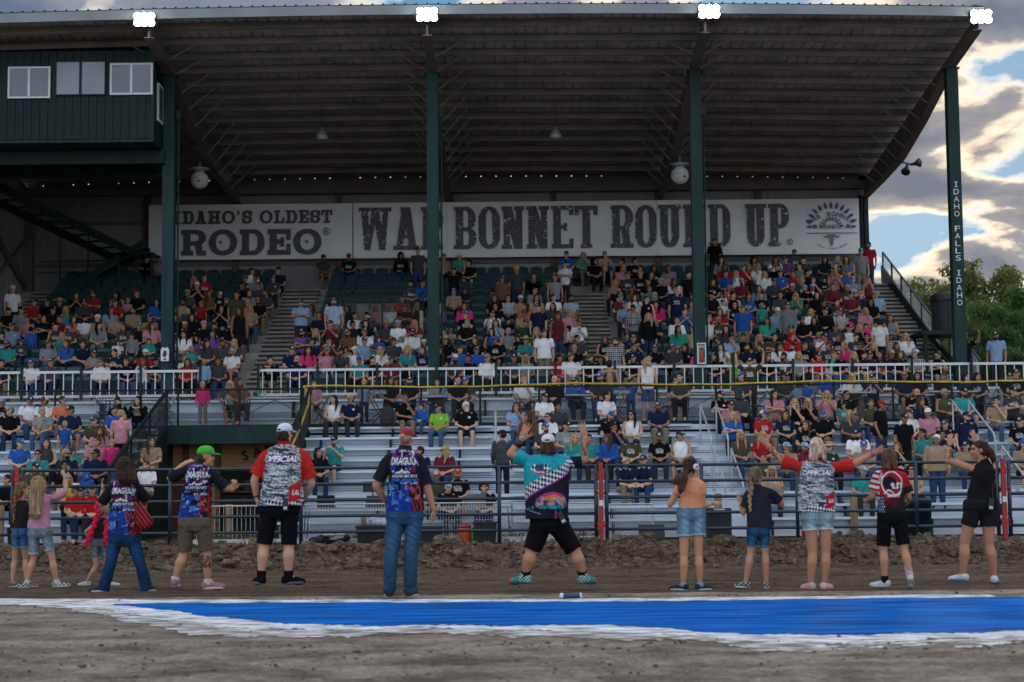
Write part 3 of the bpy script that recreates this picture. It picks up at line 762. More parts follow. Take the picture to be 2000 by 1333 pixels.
    if ch == 'S':
        m = h / 2
        u = ring(0, w, m - t / 2, h, (1, 1, 1, 1)) & ~((X > w * .5) & (Y < h - t * 2.0) & (Y > m + t / 2))
        d = ring(0, w, 0, m + t / 2, (1, 1, 1, 1)) & ~((X < w * .5) & (Y > t * 2.0) & (Y < m - t / 2))
        return u | d | B(w - t * .8, w, h - t * 2.4, h - t * .3) | B(0, t * .8, t * .3, t * 2.4)
    if ch == "'": return B(w * .2, w * .8, h * .66, h)
    return Z
def sign_line(mb, s, x0, x1, z0, z1, y, cell, stem, tk, ov, widths={}, gap=.12, worn=False):
    """slab lettering stretched to fill x0..x1"""
    h = max(int(round((z1 - z0) / cell)), 4)
    rel = [(.45 if c == ' ' else widths.get(c, 1.0)) for c in s]
    tot = sum(rel) + gap * (len(s) - 1); u = (x1 - x0) / tot; x = x0
    for c, r in zip(s, rel):
        if c != ' ':
            wd = max(int(round(r * u / cell)), 3)
            m = slab(c, wd, h, stem / cell, tk / cell, ov / cell)
            if worn: m &= ~((noise2(h, wd, 2.0) > .80) & (noise2(h, wd, 9) > .5))
            raster_quads(mb, m, x, z0, cell, y)
        x += (r + gap) * u
YB = 61.08
def px_x(x): return at(x, 450, YB)[0]
def px_z(y): return at(1000, y, YB)[1]
def vinyl_sheet(x0, x1, z0, z1, yb=YB):
    mb = MB(); nx_ = max(2, int((x1 - x0) / .12)); nz_ = 18
    xs_ = np.linspace(x0, x1, nx_); zs_ = np.linspace(z0, z1, nz_)
    wv = (grid_noise(nx_, nz_, 6, 7) - .5) * .035
    V = [(xs_[i], yb + .035 + wv[j, i], zs_[j]) for j in range(nz_) for i in range(nx_)]
    mb.poly(V, [(j * nx_ + i, j * nx_ + i + 1, (j + 1) * nx_ + i + 1, (j + 1) * nx_ + i) for j in range(nz_ - 1) for i in range(nx_ - 1)])
    return mb
ZT, ZB = 11.53, 9.52
def banner(name, label, x0, x1):
    t = thing(name, label, 'banner', ((x0 + x1) / 2, YB, 10.5), group='banners along the back wall')
    o = vinyl_sheet(x0, x1, ZB, ZT).build('vinyl_panel', M_vinyl, t, True); o.location = -t.location
    mb = MB()
    for x in np.arange(x0 + .1, x1, .9):
        for z in (ZT - .05, ZB + .05): mb.lathe([(.018, 0), (.018, -.01)], (x, YB - .0, z), 8, 'y')
    o = mb.build('eyelet', M_galv, t); o.location = -t.location
    return t
def bput(mb, name, m, t): o = mb.build(name, m, t); o.location = -t.location; return o
b1_ = banner('banner', "white vinyl banner reading IDAHO'S OLDEST RODEO above the left seats", px_x(290), px_x(688))
mb = MB()
sign_line(mb, "IDAHO'S OLDEST", px_x(341), px_x(649), px_z(432.5), px_z(407), YB - .02, .02, .115, .085, .06, {'I': .55, "'": .4, 'S': .85, 'L': .9, 'E': .9, 'T': .95, 'H': 1.1, 'O': 1.1})
sign_line(mb, 'RODEO', px_x(354), px_x(628), px_z(494), px_z(444), YB - .02, .02, .25, .17, .09, {'E': .92, 'O': 1.12}, gap=.1)
for cx in (431, 599):       # little stars in the two Os
    c = (px_x(cx), px_z(468.5)); mb.poly([(c[0] + (.09 if i % 2 == 0 else .036) * math.sin(i * math.pi / 5), YB - .02, c[1] + (.09 if i % 2 == 0 else .036) * math.cos(i * math.pi / 5)) for i in range(10)] + [(c[0], YB - .02, c[1])], [(i, (i + 1) % 10, 10) for i in range(10)])
def registered(mb, x, z, r, y):
    n = 20
    mb.poly([(x + q * math.cos(2 * math.pi * i / n), y, z + q * math.sin(2 * math.pi * i / n)) for q in (r, r * .8) for i in range(n)], [(i, (i + 1) % n, n + (i + 1) % n, n + i) for i in range(n)])
    text_plate(mb, 'R', x - r * .35, x + r * .38, z - r * .48, z + r * .48, y, .02)
registered(mb, px_x(638), px_z(449), .14, YB - .02)
bput(mb, 'lettering', M_ink, b1_)
b2_ = banner('banner', 'long white vinyl banner reading WAR BONNET ROUND UP with a feather logo', px_x(690), px_x(1679))
mb = MB(); Wd = {'W': 1.45, 'A': 1.15, 'R': 1.0, 'B': 1.0, 'O': .92, 'N': 1.0, 'E': .95, 'T': .98, 'U': 1.0, 'D': .95, 'P': .95}
for s, a, b in (('WAR', 701, 866), ('BONNET', 886, 1167), ('ROUND', 1192, 1426), ('UP', 1455, 1541)):
    sign_line(mb, s, px_x(a), px_x(b), px_z(486.5), px_z(403), YB - .02, .025, .27, .155, .085, Wd, gap=.08, worn=True)
registered(mb, px_x(1542), px_z(478), .11, YB - .02)
bput(mb, 'lettering', M_ink, b2_)
mb = MB()
for x in (873, 1283): mb.box(px_x(x) - .012, px_x(x) + .012, YB - .005, YB, ZB, ZT)
bput(mb, 'seam', M_galv, b2_)
# the feather logo
cx, cz = px_x(1624), px_z(452)
mb = MB()
def leaf2(mb, c, ang, r0, r1, wd, y):
    a = R(ang); d = (math.cos(a), math.sin(a)); nrm = (-d[1], d[0]); P = []
    for s in (1, -1):
        for t in ((0, .25, .55, .8, 1.0) if s > 0 else (.8, .55, .25)):
            q = wd * math.sin(math.pi * min(1, t) ** .8) * s; r = r0 + (r1 - r0) * t
            P.append((c[0] + d[0] * r + nrm[0] * q, y, c[1] + d[1] * r + nrm[1] * q))
    mb.poly(P, [tuple(range(len(P)))])
for i in range(13): leaf2(mb, (cx, cz), 4 + 172 * i / 12, .70, .98 if i not in (0, 12) else .9, .055, YB - .022)
for i in range(10): leaf2(mb, (cx, cz), 12 + 156 * i / 9, .30, .46, .022, YB - .022)
text_arc(mb, 'WAR BONNET', cx, cz - .62, 1.06, 136, 44, .165, YB - .026, .02)
text_plate(mb, 'ROUND UP', cx - .42, cx + .42, cz - .02, cz + .13, YB - .026, .02)
for s in (-1, 1):
    for k in range(2): leaf2(mb, (cx + s * .50, cz + .1 - k * .07), 0 if s > 0 else 180, 0, .22, .03, YB - .022)
mb.box(cx - .92, cx + .92, YB - .022, YB - .02, cz - .19, cz - .165)
text_arc(mb, "Idaho's Oldest Rodeo", cx, cz + .16, 0.93, 233, 307, .085, YB - .022, inside=True)
bput(mb, 'logo_feathers', M_inkblue, b2_)
mb = MB(); n = 24
mb.poly([(cx + q * math.cos(math.pi * i / n), YB - .021, cz + .06 + q * math.sin(math.pi * i / n)) for q in (.27, .235) for i in range(n + 1)], [(i, i + 1, n + 2 + i, n + 1 + i) for i in range(n)])
for i in range(17):
    a = math.pi * (i + .5) / 17; mb.poly([(cx + q * math.cos(a + da), YB - .021, cz + .06 + q * math.sin(a + da)) for q, da in ((.29, -.06), (.35, 0), (.29, .06))], [(0, 1, 2)])
bput(mb, 'logo_sun', M_inkred, b2_)
mb = MB(); mb.poly([(cx + x, YB - .02, cz + z) for x, z in ((-.1, -.22), (.1, -.22), (.075, -.42), (.045, -.62), (0, -.67), (-.045, -.62), (-.075, -.42))], [tuple(range(7))])
for s in (-1, 1): mb.poly([(cx + s * x, YB - .021, cz + z) for x, z in ((.1, -.22), (.24, -.30), (.31, -.22), (.25, -.36), (.09, -.30))], [tuple(range(5))])
bput(mb, 'logo_skull', mat('tan_ink', (0.22, 0.18, 0.14), 0.6), b2_)

# ------------------------------------------------------------------ lamps, loudspeakers and boxes under the roof
M_lamp = mat('flood_lens', (1.0, 0.99, 0.95), 0.3, emit=9)
for i, (px, py) in enumerate(((282, 39), (834, 29), (1385, 23), (1916, 33))):
    x, z = at(px, py, 45.75)
    t = thing('floodlight', ['lit floodlight on the roof edge above the press box', 'lit floodlight on the roof edge above the second post', 'lit floodlight on the roof edge above the third post', 'lit floodlight at the right-hand tip of the roof edge'][i], 'floodlight', (x, 45.75, z), group='floodlights along the roof edge')
    mb = MB(); mb.box(-.28, .28, .0, .10, -.18, .18)
    for sx in np.linspace(-.3, .3, 9): mb.box(sx - .008, sx + .008, .10, .17, -.16, .16)
    mb.bar((0, .1, .0), (0, .3, -.05), .08, .05)
    mb.build('housing', M_black, t)
    for a in range(3):
        for b in range(2):
            mb = MB(); c = (-.19 + .19 * a, -.03, .094 - .188 * b)
            mb.lathe([(.03, -.05), (.07, -.044), (.0935, -.02), (.0935, .03)], c, 16, 'y'); mb.build('lens', M_lamp, t, True)
M_ball = mat('white_speaker_shell', (0.62, 0.62, 0.60), 0.45, vary=0.1, scale=6)
for px, py, lab in ((390, 352, 'round white ball loudspeaker hanging near the first post'), (1328, 343, 'round white ball loudspeaker hanging beside the third post')):
    x, z = at(px, py, 55)
    t = thing('ball_loudspeaker', lab, 'loudspeaker', (x, 55, z), group='ball loudspeakers under the roof')
    mb = MB(); mb.lathe([(.02, -.29)] + [(.29 * math.sin(a), -.29 * math.cos(a)) for a in np.linspace(.2, 2.75, 14)] + [(.10, .28), (.05, .3)], (0, 0, 0), 28); mb.build('shell', M_ball, t, True)
    mb = MB(); mb.lathe([(.285, -.012), (.295, -.01), (.295, .01), (.285, .012)], (0, 0, .02), 28); mb.build('seam_ring', M_galv, t, True)
    mb = MB(); mb.lathe([(.035, 0), (.035, -.03)], (.02 if px < 500 else .12, -.262, -.08), 12, 'y'); mb.build('port', M_black, t)
    mb = MB(); mb.lathe([(.10, .26), (.22, .33), (.31, .36), (.31, .375), (.05, .40), (.03, .62)], (0, 0, 0), 20); mb.build('mounting_dish', M_galv, t, True)
for px, py, lab in ((629, 262, 'dim bell-shaped pendant lamp hanging left of the second post'), (1085, 260, 'dim bell-shaped pendant lamp hanging between the second and third posts')):
    x, z = at(px, py, 53.5)
    t = thing('pendant_lamp', lab, 'lamp', (x, 53.5, z), group='pendant lamps under the roof')
    mb = MB(); mb.lathe([(.20, -.14), (.205, -.13), (.17, -.03), (.10, .08), (.05, .12), (.04, .2)], (0, 0, 0), 20); mb.build('lamp_shade', M_galv, t, True)
    mb = MB(); mb.lathe([(.02, -.19), (.13, -.165), (.185, -.135)], (0, 0, 0), 16); mb.build('diffuser', M_ball, t, True)
    mb = MB(); mb.tube((0, 0, .18), (0, 0, ROOF(53.5, x) - z - .03), .012, 6); mb.build('cord', M_black, t)
for px, py in ((668, 368), (1067, 369), (1474, 369)):
    x, z = at(px, py, 61.4); t = thing('wall_box', 'small black box on the back wall above the ' + {668: 'join of the two banners', 1067: 'middle of the long banner', 1474: 'right end of the long banner'}[px], 'speaker', (x, 61.4, z), group='small black boxes above the banners')
    mb = MB(); mb.prism([(-.07, -.1), (.07, -.1), (.07, .1), (-.07, .1)], .0, .12); mb.build('body', M_black, t); mb = MB(); mb.box(-.02, .02, .12, .22, -.02, .02); mb.build('bracket', M_galv, t)
x, z = at(1772, 322, 54.2)
t = thing('horn_loudspeaker', 'pair of black horn loudspeakers clamped to the right-hand roof edge', 'loudspeaker', (x, 54.2, z))
for d, nm in (((-.12, -.25, -.28), 'horn'), ((.22, -.22, .02), 'horn')):
    mb = MB(); dv = Vector(d); p = Vector((0, 0, 0)) if d[0] < 0 else Vector((.12, 0, .0))
    mb.tube(p, p + dv * .5, .04, 12, .06); mb.tube(p + dv * .5, p + dv, .06, 16, .15); mb.build(nm, M_black, t, True)
mb = MB(); mb.tube((-.25, .05, .12), (.12, 0, .0), .025); mb.tube((-.25, .05, .12), (-.5, .2, .2), .02); mb.build('bracket', M_black, t)
# extinguisher cabinet and the small sign on the posts
x, z = at(1370, 691, 48.75)
t = thing('extinguisher_cabinet', 'white cabinet with a red fire extinguisher on the third post', 'fire extinguisher cabinet', (x, 48.75, z))
mb = MB(); w2, h2, tk = .125, .30, .03
for q in ((-w2, w2, -h2, -h2 + tk), (-w2, w2, h2 - tk, h2), (-w2, -w2 + tk, -h2 + tk, h2 - tk), (w2 - tk, w2, -h2 + tk, h2 - tk)): mb.box(q[0], q[1], -.09, .05, q[2], q[3])
mb.box(-w2 + tk, w2 - tk, .03, .05, -h2 + tk, h2 - tk); mb.build('cabinet', M_white, t)
mb = MB(); mb.lathe([(.055, -.25), (.06, -.2), (.06, .02), (.03, .08), (.02, .12)], (0, -.02, 0), 14); e_ = mb.build('extinguisher', mat('extinguisher_red', (.42, .02, .015), .35), t, True)
mb = MB(); mb.box(-.05, .05, -.05, .0, .12, .16); mb.path([(.05, -.03, .14), (.08, -.04, .05), (.07, -.05, -.1)], .012, 6); mb.build('hose', M_black, e_)
x, z = at(322, 692, 48.7)
t = thing('post_sign', 'small white sign with a dark and red picture on the first post', 'sign', (x, 48.7, z))
mb = MB(); mb.prism([(-.11, -.2), (.11, -.2), (.12, .12), (.07, .2), (0, .17), (-.07, .2), (-.12, .12)], 0, .03); mb.build('plate', M_white, t)
mb = MB(); mb.prism([(-.07, -.05), (.0, -.1), (.06, -.02), (.04, .09), (-.03, .11)], -.006, -.002); mb.build('emblem', mat('sign_dark', (.03, .03, .04)), t); mb = MB(); mb.prism([(-.05, -.17), (.05, -.17), (.03, -.11), (-.04, -.12)], -.006, -.002); mb.build('emblem_base', M_inkred, t)

# ------------------------------------------------------------------ VIP deck, chain-link, tables and chairs
DZ = 2.95
deck = thing('viewing_deck', 'steel viewing deck with aluminium steps behind its fence and green edge beam', 'deck', (0, 47.4, DZ))
def dput(mb, n, m): o = mb.build(n, m, deck); o.location = -deck.location; return o
mb = MB(); mb.box(-17.5, 22, 46.4, 48.48, DZ - .1, DZ); dput(mb, 'floor', M_conc)
mb = MB(); mb.box(-17.5, 22, 46.2, 46.39, DZ - .16, DZ + .02); dput(mb, 'edge_beam', M_dkgreen)
TL, TR = at(318, 850, 46.2)[0], at(600, 850, 46.2)[0]
mb = MB(); mb.box(TL, TR, 46.1, 46.195, 2.46, DZ - .03); dput(mb, 'opening_beam', M_gpost)
mb = MB(); mb.box(-17.5, 22, 48.36, 48.40, DZ, 3.74); mb.box(-17.5, 22, 47.98, 48.02, DZ, DZ + .2); dput(mb, 'riser', M_alu)
mb = MB()
for y, z in ((48.34, 3.72), (48.2, 3.42), (47.95, 3.20)): mb.box(-17.5, 22, y - .14, y + .1, z - .035, z)
dput(mb, 'bench_plank', M_alu)
for x in np.arange(-17, 22, 1.8): mb = MB(); mb.box(x, x + .06, 48.0, 48.34, DZ, 3.68); dput(mb, 'bench_leg', M_dkgreen)
mb = MB(); mb.box(-17.5, TL - .05, 46.45, 46.5, 0, DZ - .11); mb.box(TR + .05, 22, 46.45, 46.5, 0, DZ - .11); mb.box(TL - .05, TL, 46.45, 47.6, 0, DZ - .11); mb.box(TR, TR + .05, 46.45, 47.6, 0, DZ - .11); dput(mb, 'under_wall', M_dkgreen)
M_yellow = mat('yellow_fence_cap', (0.46, 0.32, 0.015), 0.6, vary=0.25, scale=6)
def chain_fence(x0, x1, cap, lab):
    t = thing('chain_link_fence', lab, 'fence', ((x0 + x1) / 2, 46.3, DZ), group='chain-link fences along the deck')
    P = lambda mb, n, m: setattr(mb.build(n, m, t), 'location', -t.location)
    mb = MB(); mb.tube((x0, 46.3, 3.93), (x1, 46.3, 3.93), .024); mb.tube((x0, 46.3, 2.92), (x1, 46.3, 2.92), .022); P(mb, 'rail', M_dkgreen)
    for x in np.linspace(x0, x1, max(2, int(round((x1 - x0) / 1.63)) + 1)): mb = MB(); mb.tube((x, 46.34, 2.8), (x, 46.34, 4.0), .032); P(mb, 'post', M_dkgreen)
    o = mesh_panel('wire_mesh', t, x0, 2.93, 3.92, x1, 2.93, 3.92, .075, 46.3, M_black, .0032); o.location = -t.location
    if cap:
        mb = MB(); n = 60; xs_ = np.linspace(x0, x1, n); zz = 3.985 + .03 * np.sin(xs_ * .9) - .02 * np.abs(np.sin(xs_ * 1.9))
        mb.path([(a, 46.29, b) for a, b in zip(xs_, zz)], .027, 8); P(mb, 'top_cap', M_yellow)
    return t
xc = at(592, 750, 46.3)[0]
chain_fence(-17.4, xc - .06, False, 'dark chain-link fence along the deck left of the tunnel and over it')
cf = chain_fence(xc, 21.5, True, 'dark chain-link fence with a yellow capped top along the deck')
# sloping side fence of the tunnel with the loose yellow cap
for xa, lab, yel in ((at(606, 760, 46.2)[0], 'dark sloping panel beside the tunnel with a yellow cap hanging down', True), (TL + .12, 'dark sloping handrail panel left of the tunnel mouth', False)):
    t = thing('side_fence', lab, 'fence', (xa, 43, 1.5))
    P = lambda mb, n, m, t=t: setattr(mb.build(n, m, t), 'location', -t.location)
    zt0, zt1 = 3.9, 1.75; ya, yb = 46.1, 39.6
    mb = MB()
    for f in (0, .33, .66, 1):
        y = ya + (yb - ya) * f; z = zt0 + (zt1 - zt0) * f; mb.box(xa - .03, xa + .03, y - .03, y + .03, 0, z)
    mb.bar((xa, ya, zt0), (xa, yb, zt1), .06, .06); mb.bar((xa, ya, zt0 - 1.0), (xa, yb, zt1 - 1.0), .05, .05); P(mb, 'frame', M_dkgreen)
    mb = MB()
    for f in np.linspace(0, 1, 64): y = ya + (yb - ya) * f; z = zt0 + (zt1 - zt0) * f; mb.box(xa - .004, xa + .004, y - .012, y + .012, z - 1.0, z)
    for q in np.linspace(0, 1, 12): mb.bar((xa, ya, zt0 - q), (xa, yb, zt1 - q), .008, .02)
    P(mb, 'wire_mesh', M_black)
    mb = MB(); mb.prism_x([(46.1, 0), (46.1, 2.9), (39.6, .75), (39.6, 0)], xa - .012, xa + .012); P(mb, 'side_board', M_dkgreen)
    if yel:
        mb = MB(); mb.path([(xc + .03, 46.25, 3.97), (xa + .0, 45.9, 3.8), (xa + .07, 45.2, 3.45), (xa - .02, 44, 2.75), (xa + .05, 42.6, 2.45), (xa - .05, 41.4, 1.95), (xa - .1, 40.2, 1.6)], .03, 8); P(mb, 'loose_cap', M_yellow)
M_table = mat('table_plastic', (0.52, 0.53, 0.54), 0.5, vary=0.08, scale=3)
M_cframe = mat('chair_steel', (0.045, 0.045, 0.05), 0.4, vary=0.2, scale=5)
def make_table(lab, x, y, wd):
    t = thing('folding_table', lab, 'table', (x, y, DZ), group='folding tables on the deck')
    mb = MB(); n = 30; a, b = wd / 2, .36
    for z0, z1, q in ((.76, .80, 1.0),):
        V = [(a * q * math.copysign(abs(math.cos(2 * math.pi * i / n)) ** .6, math.cos(2 * math.pi * i / n)), b * math.copysign(abs(math.sin(2 * math.pi * i / n)) ** .6, math.sin(2 * math.pi * i / n)), z) for z in (z0, z1) for i in range(n)]
        mb.poly(V, [tuple(range(n - 1, -1, -1)), tuple(range(n, 2 * n))] + [(i, (i + 1) % n, n + (i + 1) % n, n + i) for i in range(n)])
    mb.build('tabletop', M_table, t)
    for sx in (-1, 1):
        for sy in (-1, 1):
            mb = MB(); mb.tube((sx * a * .72, sy * b * .6, .76), (sx * a * .78, sy * b * .75, 0), .016, 6); mb.build('leg', M_cframe, t)
    mb = MB()
    for sx in (-1, 1): mb.tube((sx * a * .75, -b * .68, .35), (sx * a * .75, b * .68, .35), .012, 6); mb.tube((sx * a * .75, 0, .35), (0, 0, .74), .012, 6)
    mb.build('brace', M_cframe, t)
    return t
TABS = [(262, 'left of the tunnel fence'), (537, 'above the tunnel mouth'), (815, 'behind the VIP sign nearest the second post'), (1105, 'between the second and third posts'), (1395, 'just right of the third post'), (1640, 'behind the faint middle VIP sign'), (1838, 'towards the right end of the deck')]
for px, lb in TABS: make_table('pale oval folding table on the deck ' + lb, at(px, 772, 47.3)[0], 47.3, 2.0)
def make_chair(x, y, rz, lab):
    t = thing('folding_chair', lab, 'chair', (x, y, DZ), rz, group='folding chairs on the deck')
    mb = MB(); mb.prism_x([(-.2, .43), (.2, .41), (.2, .44), (-.2, .46)], -.2, .2); mb.build('seat', M_cframe, t)
    mb = MB(); mb.prism_x([(.20, .62), (.235, .84), (.255, .84), (.225, .62)], -.21, .21); mb.build('backrest', M_table, t)
    for s in (-1, 1):
        mb = MB(); mb.tube((s * .22, .25, .86), (s * .22, -.24, 0), .013, 6); mb.build('leg', M_cframe, t)
        mb = MB(); mb.tube((s * .2, -.17, .45), (s * .2, .27, 0), .013, 6); mb.build('leg', M_cframe, t)
    mb = MB(); mb.tube((-.2, .18, .12), (.2, .18, .12), .01, 6); mb.build('stretcher', M_cframe, t)
    return t
CH = [(205, 90, 'at the left end of the leftmost deck table'), (322, -90, 'at the right end of the leftmost deck table'), (462, 70, 'left of the table over the tunnel'), (627, -80, 'right of the table over the tunnel'), (738, 80, 'left of the table by the VIP sign'), (905, -80, 'right of the table near the second post'), (1022, 75, 'left of the table between the second and third posts'), (1210, -80, 'behind the small boy on the deck'), (1293, 60, 'right of the woman in the white tank on the deck'), (1480, -90, 'right of the table past the third post'), (1525, 90, 'left of the middle VIP table'), (1745, -70, 'right of the middle VIP table'), (1925, -80, 'white backed, right of the last deck table'), (1972, 80, 'at the right edge of the deck')]
for px, a, lb in CH: make_chair(at(px, 800, 47.1)[0], 47.1, R(a), 'grey folding chair ' + lb)
M_vip = mat('vip_blue', (0.018, 0.09, 0.17), 0.5, vary=0.1, scale=4)
for i, (px, py) in enumerate(((738, 762), (1214, 762), (1592, 752))):
    x, z = at(px, py, 46.36)
    t = thing('vip_sign', ['blue VIP SEATING sign tied to the fence left of the second post', 'blue VIP SEATING sign on the fence beside the small boy', 'dark VIP SEATING sign on the right-hand table'][i], 'sign', (x, 46.36 if i < 2 else 46.9, z), group='VIP seating signs')
    mb = MB(); mb.box(-.25, .25, 0, .012, -.125, .125); mb.build('panel', M_vip, t)
    mb = MB(); text_plate(mb, 'VIP SEATING', -.215, .215, -.10, -.005, -.004, .02)
    for k in range(5): mb.box(-.09 + .04 * k, -.065 + .04 * k, -.005, -.002, .045, .075 + .012 * (2 - abs(k - 2)))
    mb.build('lettering', M_white if i < 2 else M_galv, t)

# ------------------------------------------------------------------ aluminium bleachers
BY = lambda j: 39.6 + .75 * j
BS = lambda j: .45 + .30 * j
def bleacher(x0, x1, lab, aisles=()):
    t = thing('bleacher', lab, 'bleacher', ((x0 + x1) / 2, 42.5, 0), group='aluminium bleachers')
    P = lambda mb, n, m: setattr(mb.build(n, m, t), 'location', -t.location)
    for j in range(9):
        z, y = BS(j), BY(j)
        segs = []; a = x0
        for (p, q) in aisles: segs.append((a, p)); a = q
        segs.append((a, x1))
        mb = MB()
        for p, q in segs:
            mb.box(p, q, y - .12, y + .12, z - .04, z); mb.box(p, q, y - .125, y - .121, z - .055, z + .002)
        P(mb, 'seat_plank', M_alu)
        mb = MB()
        if j > 0:
            for k in range(2): mb.box(x0, x1, y - .62 + k * .25, y - .38 + k * .25, z - .45 - .035, z - .45)
        P(mb, 'foot_plank', M_alu) if j > 0 else None
        mb = MB(); mb.box(x0, x1, y + .135, y + .16, z - .14 if j else .02, z + .0); mb.box(x0, x1, y + .12, y + .134, z - .33, z - .2) if j else None
        P(mb, 'riser_plank', M_alu)
    for x in np.arange(x0 + .4, x1, 1.83):
        mb = MB(); mb.bar((x, 39.5, .3), (x, 46.0, 2.78), .05, .08)
        for j in range(9): mb.box(x - .03, x + .03, BY(j) - .03, BY(j) + .03, 0, BS(j) - .041)
        P(mb, 'frame', M_gpost)
    return t
BLR = TR + .12
ax1, ax2 = at(1400, 880, 43)[0], at(1915, 880, 43)[0]
ax0 = at(968, 880, 43)[0]
bleacher(-17.5, TL - .02, 'stepped aluminium bleacher left of the tunnel')
bleacher(BLR, 20.5, 'long stepped aluminium bleacher right of the tunnel', [(ax0 - .1, ax0 + .45), (ax1 - .35, ax1 + .35), (ax2 - .35, ax2 + .35)])
for x, lb in ((ax0, 'single pole handrail in the bleacher aisle behind the cheering man'), (ax1, 'bent tube handrail in the bleacher aisle right of the third post'), (ax2, 'bent tube handrail in the bleacher aisle at the far right')):
    t = thing('handrail', 'galvanised ' + lb, 'handrail', (x, 42, 0), group='bleacher aisle handrails')
    P = lambda mb, n, m: setattr(mb.build(n, m, t), 'location', -t.location)
    if x == ax0:
        mb = MB(); mb.path([(x, 43.4, .9), (x, 43.4, 3.1), (x + .05, 44.4, 3.35)], .03, 10); mb.tube((x, 43.4, 2.2), (x, 45, 2.75), .022); P(mb, 'rail', M_galv)
    else:
        for s in (0, .42):
            mb = MB(); mb.path([(x - .2 + s, 44.8, 2.2), (x - .2 + s, 44.8, 3.35), (x - .2 + s, 42.6, 2.45), (x - .2 + s, 42.45, 2.3), (x - .2 + s, 42.45, 1.2)], .024, 10); P(mb, 'rail', M_galv)
            mb = MB(); mb.path([(x - .2 + s, 41.9, 1.0), (x - .2 + s, 41.9, 2.1), (x - .2 + s, 40.0, 1.3), (x - .2 + s, 39.8, 1.15), (x - .2 + s, 39.8, .2)], .024, 10); P(mb, 'rail', M_galv)
# ------------------------------------------------------------------ shop front in the tunnel
sf = thing('shop_front', 'brown board shop front with black SANDY lettering inside the tunnel', 'shop front', ((TL + TR) / 2, 47.6, 0))
def sput(mb, n, m, p=None): o = mb.build(n, m, p or sf); o.location = -sf.location if p is None else (0, 0, 0); return o
mb = MB(); z = .0
while z < 2.9: mb.box(TL - 1, TR + 1, 47.6, 47.66 + .01 * (int(z * 10) % 2), z, z + .135); z += .14
mb.box(TL - 1, TR + 1, 47.68, 47.72, 0, 2.94); sput(mb, 'plank_wall', mat('shop_boards', (0.52, 0.29, 0.10), 0.6, vary=0.35, scale=3, stretch=(0.4, 1, 6), col2=(.74, .46, .19)))  # board colour raised to stand in for warm light in the tunnel
for x in (TL + .3, TL + 1.2, TR - .25): mb = MB(); mb.box(x, x + .14, 47.45, 47.59, 0, 2.9); sput(mb, 'wall_post', M_wood)
mb = MB(); mb.box(TL + 1.35, TR - .6, 47.5, 47.595, .0, 1.75); sput(mb, 'opening', mat('dark_shop_interior', (.016, .010, .007), .8))  # solid dark panel; its colour stands for the shaded shop inside
M_shopred = mat('shop_red', (.10, .012, .01), .7)
mb = MB()
for i in range(14):
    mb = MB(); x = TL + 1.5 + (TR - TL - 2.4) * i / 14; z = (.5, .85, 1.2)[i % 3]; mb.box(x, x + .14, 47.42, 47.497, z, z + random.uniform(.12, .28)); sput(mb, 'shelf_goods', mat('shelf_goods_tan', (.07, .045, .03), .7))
pass; mb = MB()
for z in (.48, .83, 1.18): mb.box(TL + 1.4, TR - .65, 47.4, 47.498, z - .03, z - .005)
sput(mb, 'shelf', M_wood)
mb = MB(); mb.box(TL + .06, TL + .5, 46.9, 47.3, 0, 1.5); sput(mb, 'red_cooler', M_shopred)
sx0, sz0 = at(470, 905, 47.55); sx1, sz1 = at(585, 860, 47.55)
mb = MB(); text_arc(mb, 'SANDY', at(539, 880, 47.42)[0], -.42, 2.6, 112, 75.5, .27, 47.42, .03); sput(mb, 'lettering', mat('sign_black', (.008, .007, .006), .6)); mb = MB()
xx, zz = at(562, 905, 47.5); text_plate(mb, 'GE', xx - .42, xx + .02, zz - .1, zz + .12, 47.42, .03)
sput(mb, 'lettering', mat('sign_black', (.008, .007, .006), .6))
lm = bpy.data.materials.get('warm_wood')

# ------------------------------------------------------------------ rodeo fence, wire fence, wooden posts
M_navy = mat('navy_fence_paint', (0.012, 0.026, 0.048), 0.38, vary=0.15, scale=4)
M_redp = mat('red_gate_paint', (0.36, 0.012, 0.020), 0.4, vary=0.12, scale=6)
FY = 36.8
def fx(px): return at(px, 980, FY)[0]
RZ = [1.64, 1.30, .955, .62, .28]
def fence_panel(pa, pb, mids, lab):
    a, b = fx(pa), fx(pb)
    t = thing('pipe_fence_panel', lab, 'fence', ((a + b) / 2, FY, 0), group='navy pipe fence panels')
    P = lambda mb, n: setattr(mb.build(n, M_navy, t, True), 'location', -t.location)
    for z in RZ: mb = MB(); mb.tube((a, FY, z), (b, FY, z), .034, 10); P(mb, 'rail')
    for x in [a, b] + [fx(m) for m in mids]: mb = MB(); mb.tube((x, FY, 0), (x, FY, 1.67), .042, 10); P(mb, 'post')
fence_panel(-260, 24, (), 'navy pipe fence panel at the far left edge')
fence_panel(43, 1164, (332, 588, 975), 'wide navy five-rail pipe fence panel behind the left-hand people')
fence_panel(1185, 1949, (1371, 1557, 1790), 'navy five-rail pipe fence panel behind the right-hand people')
fence_panel(1972, 2300, (), 'navy pipe fence panel beyond the right-hand red post')
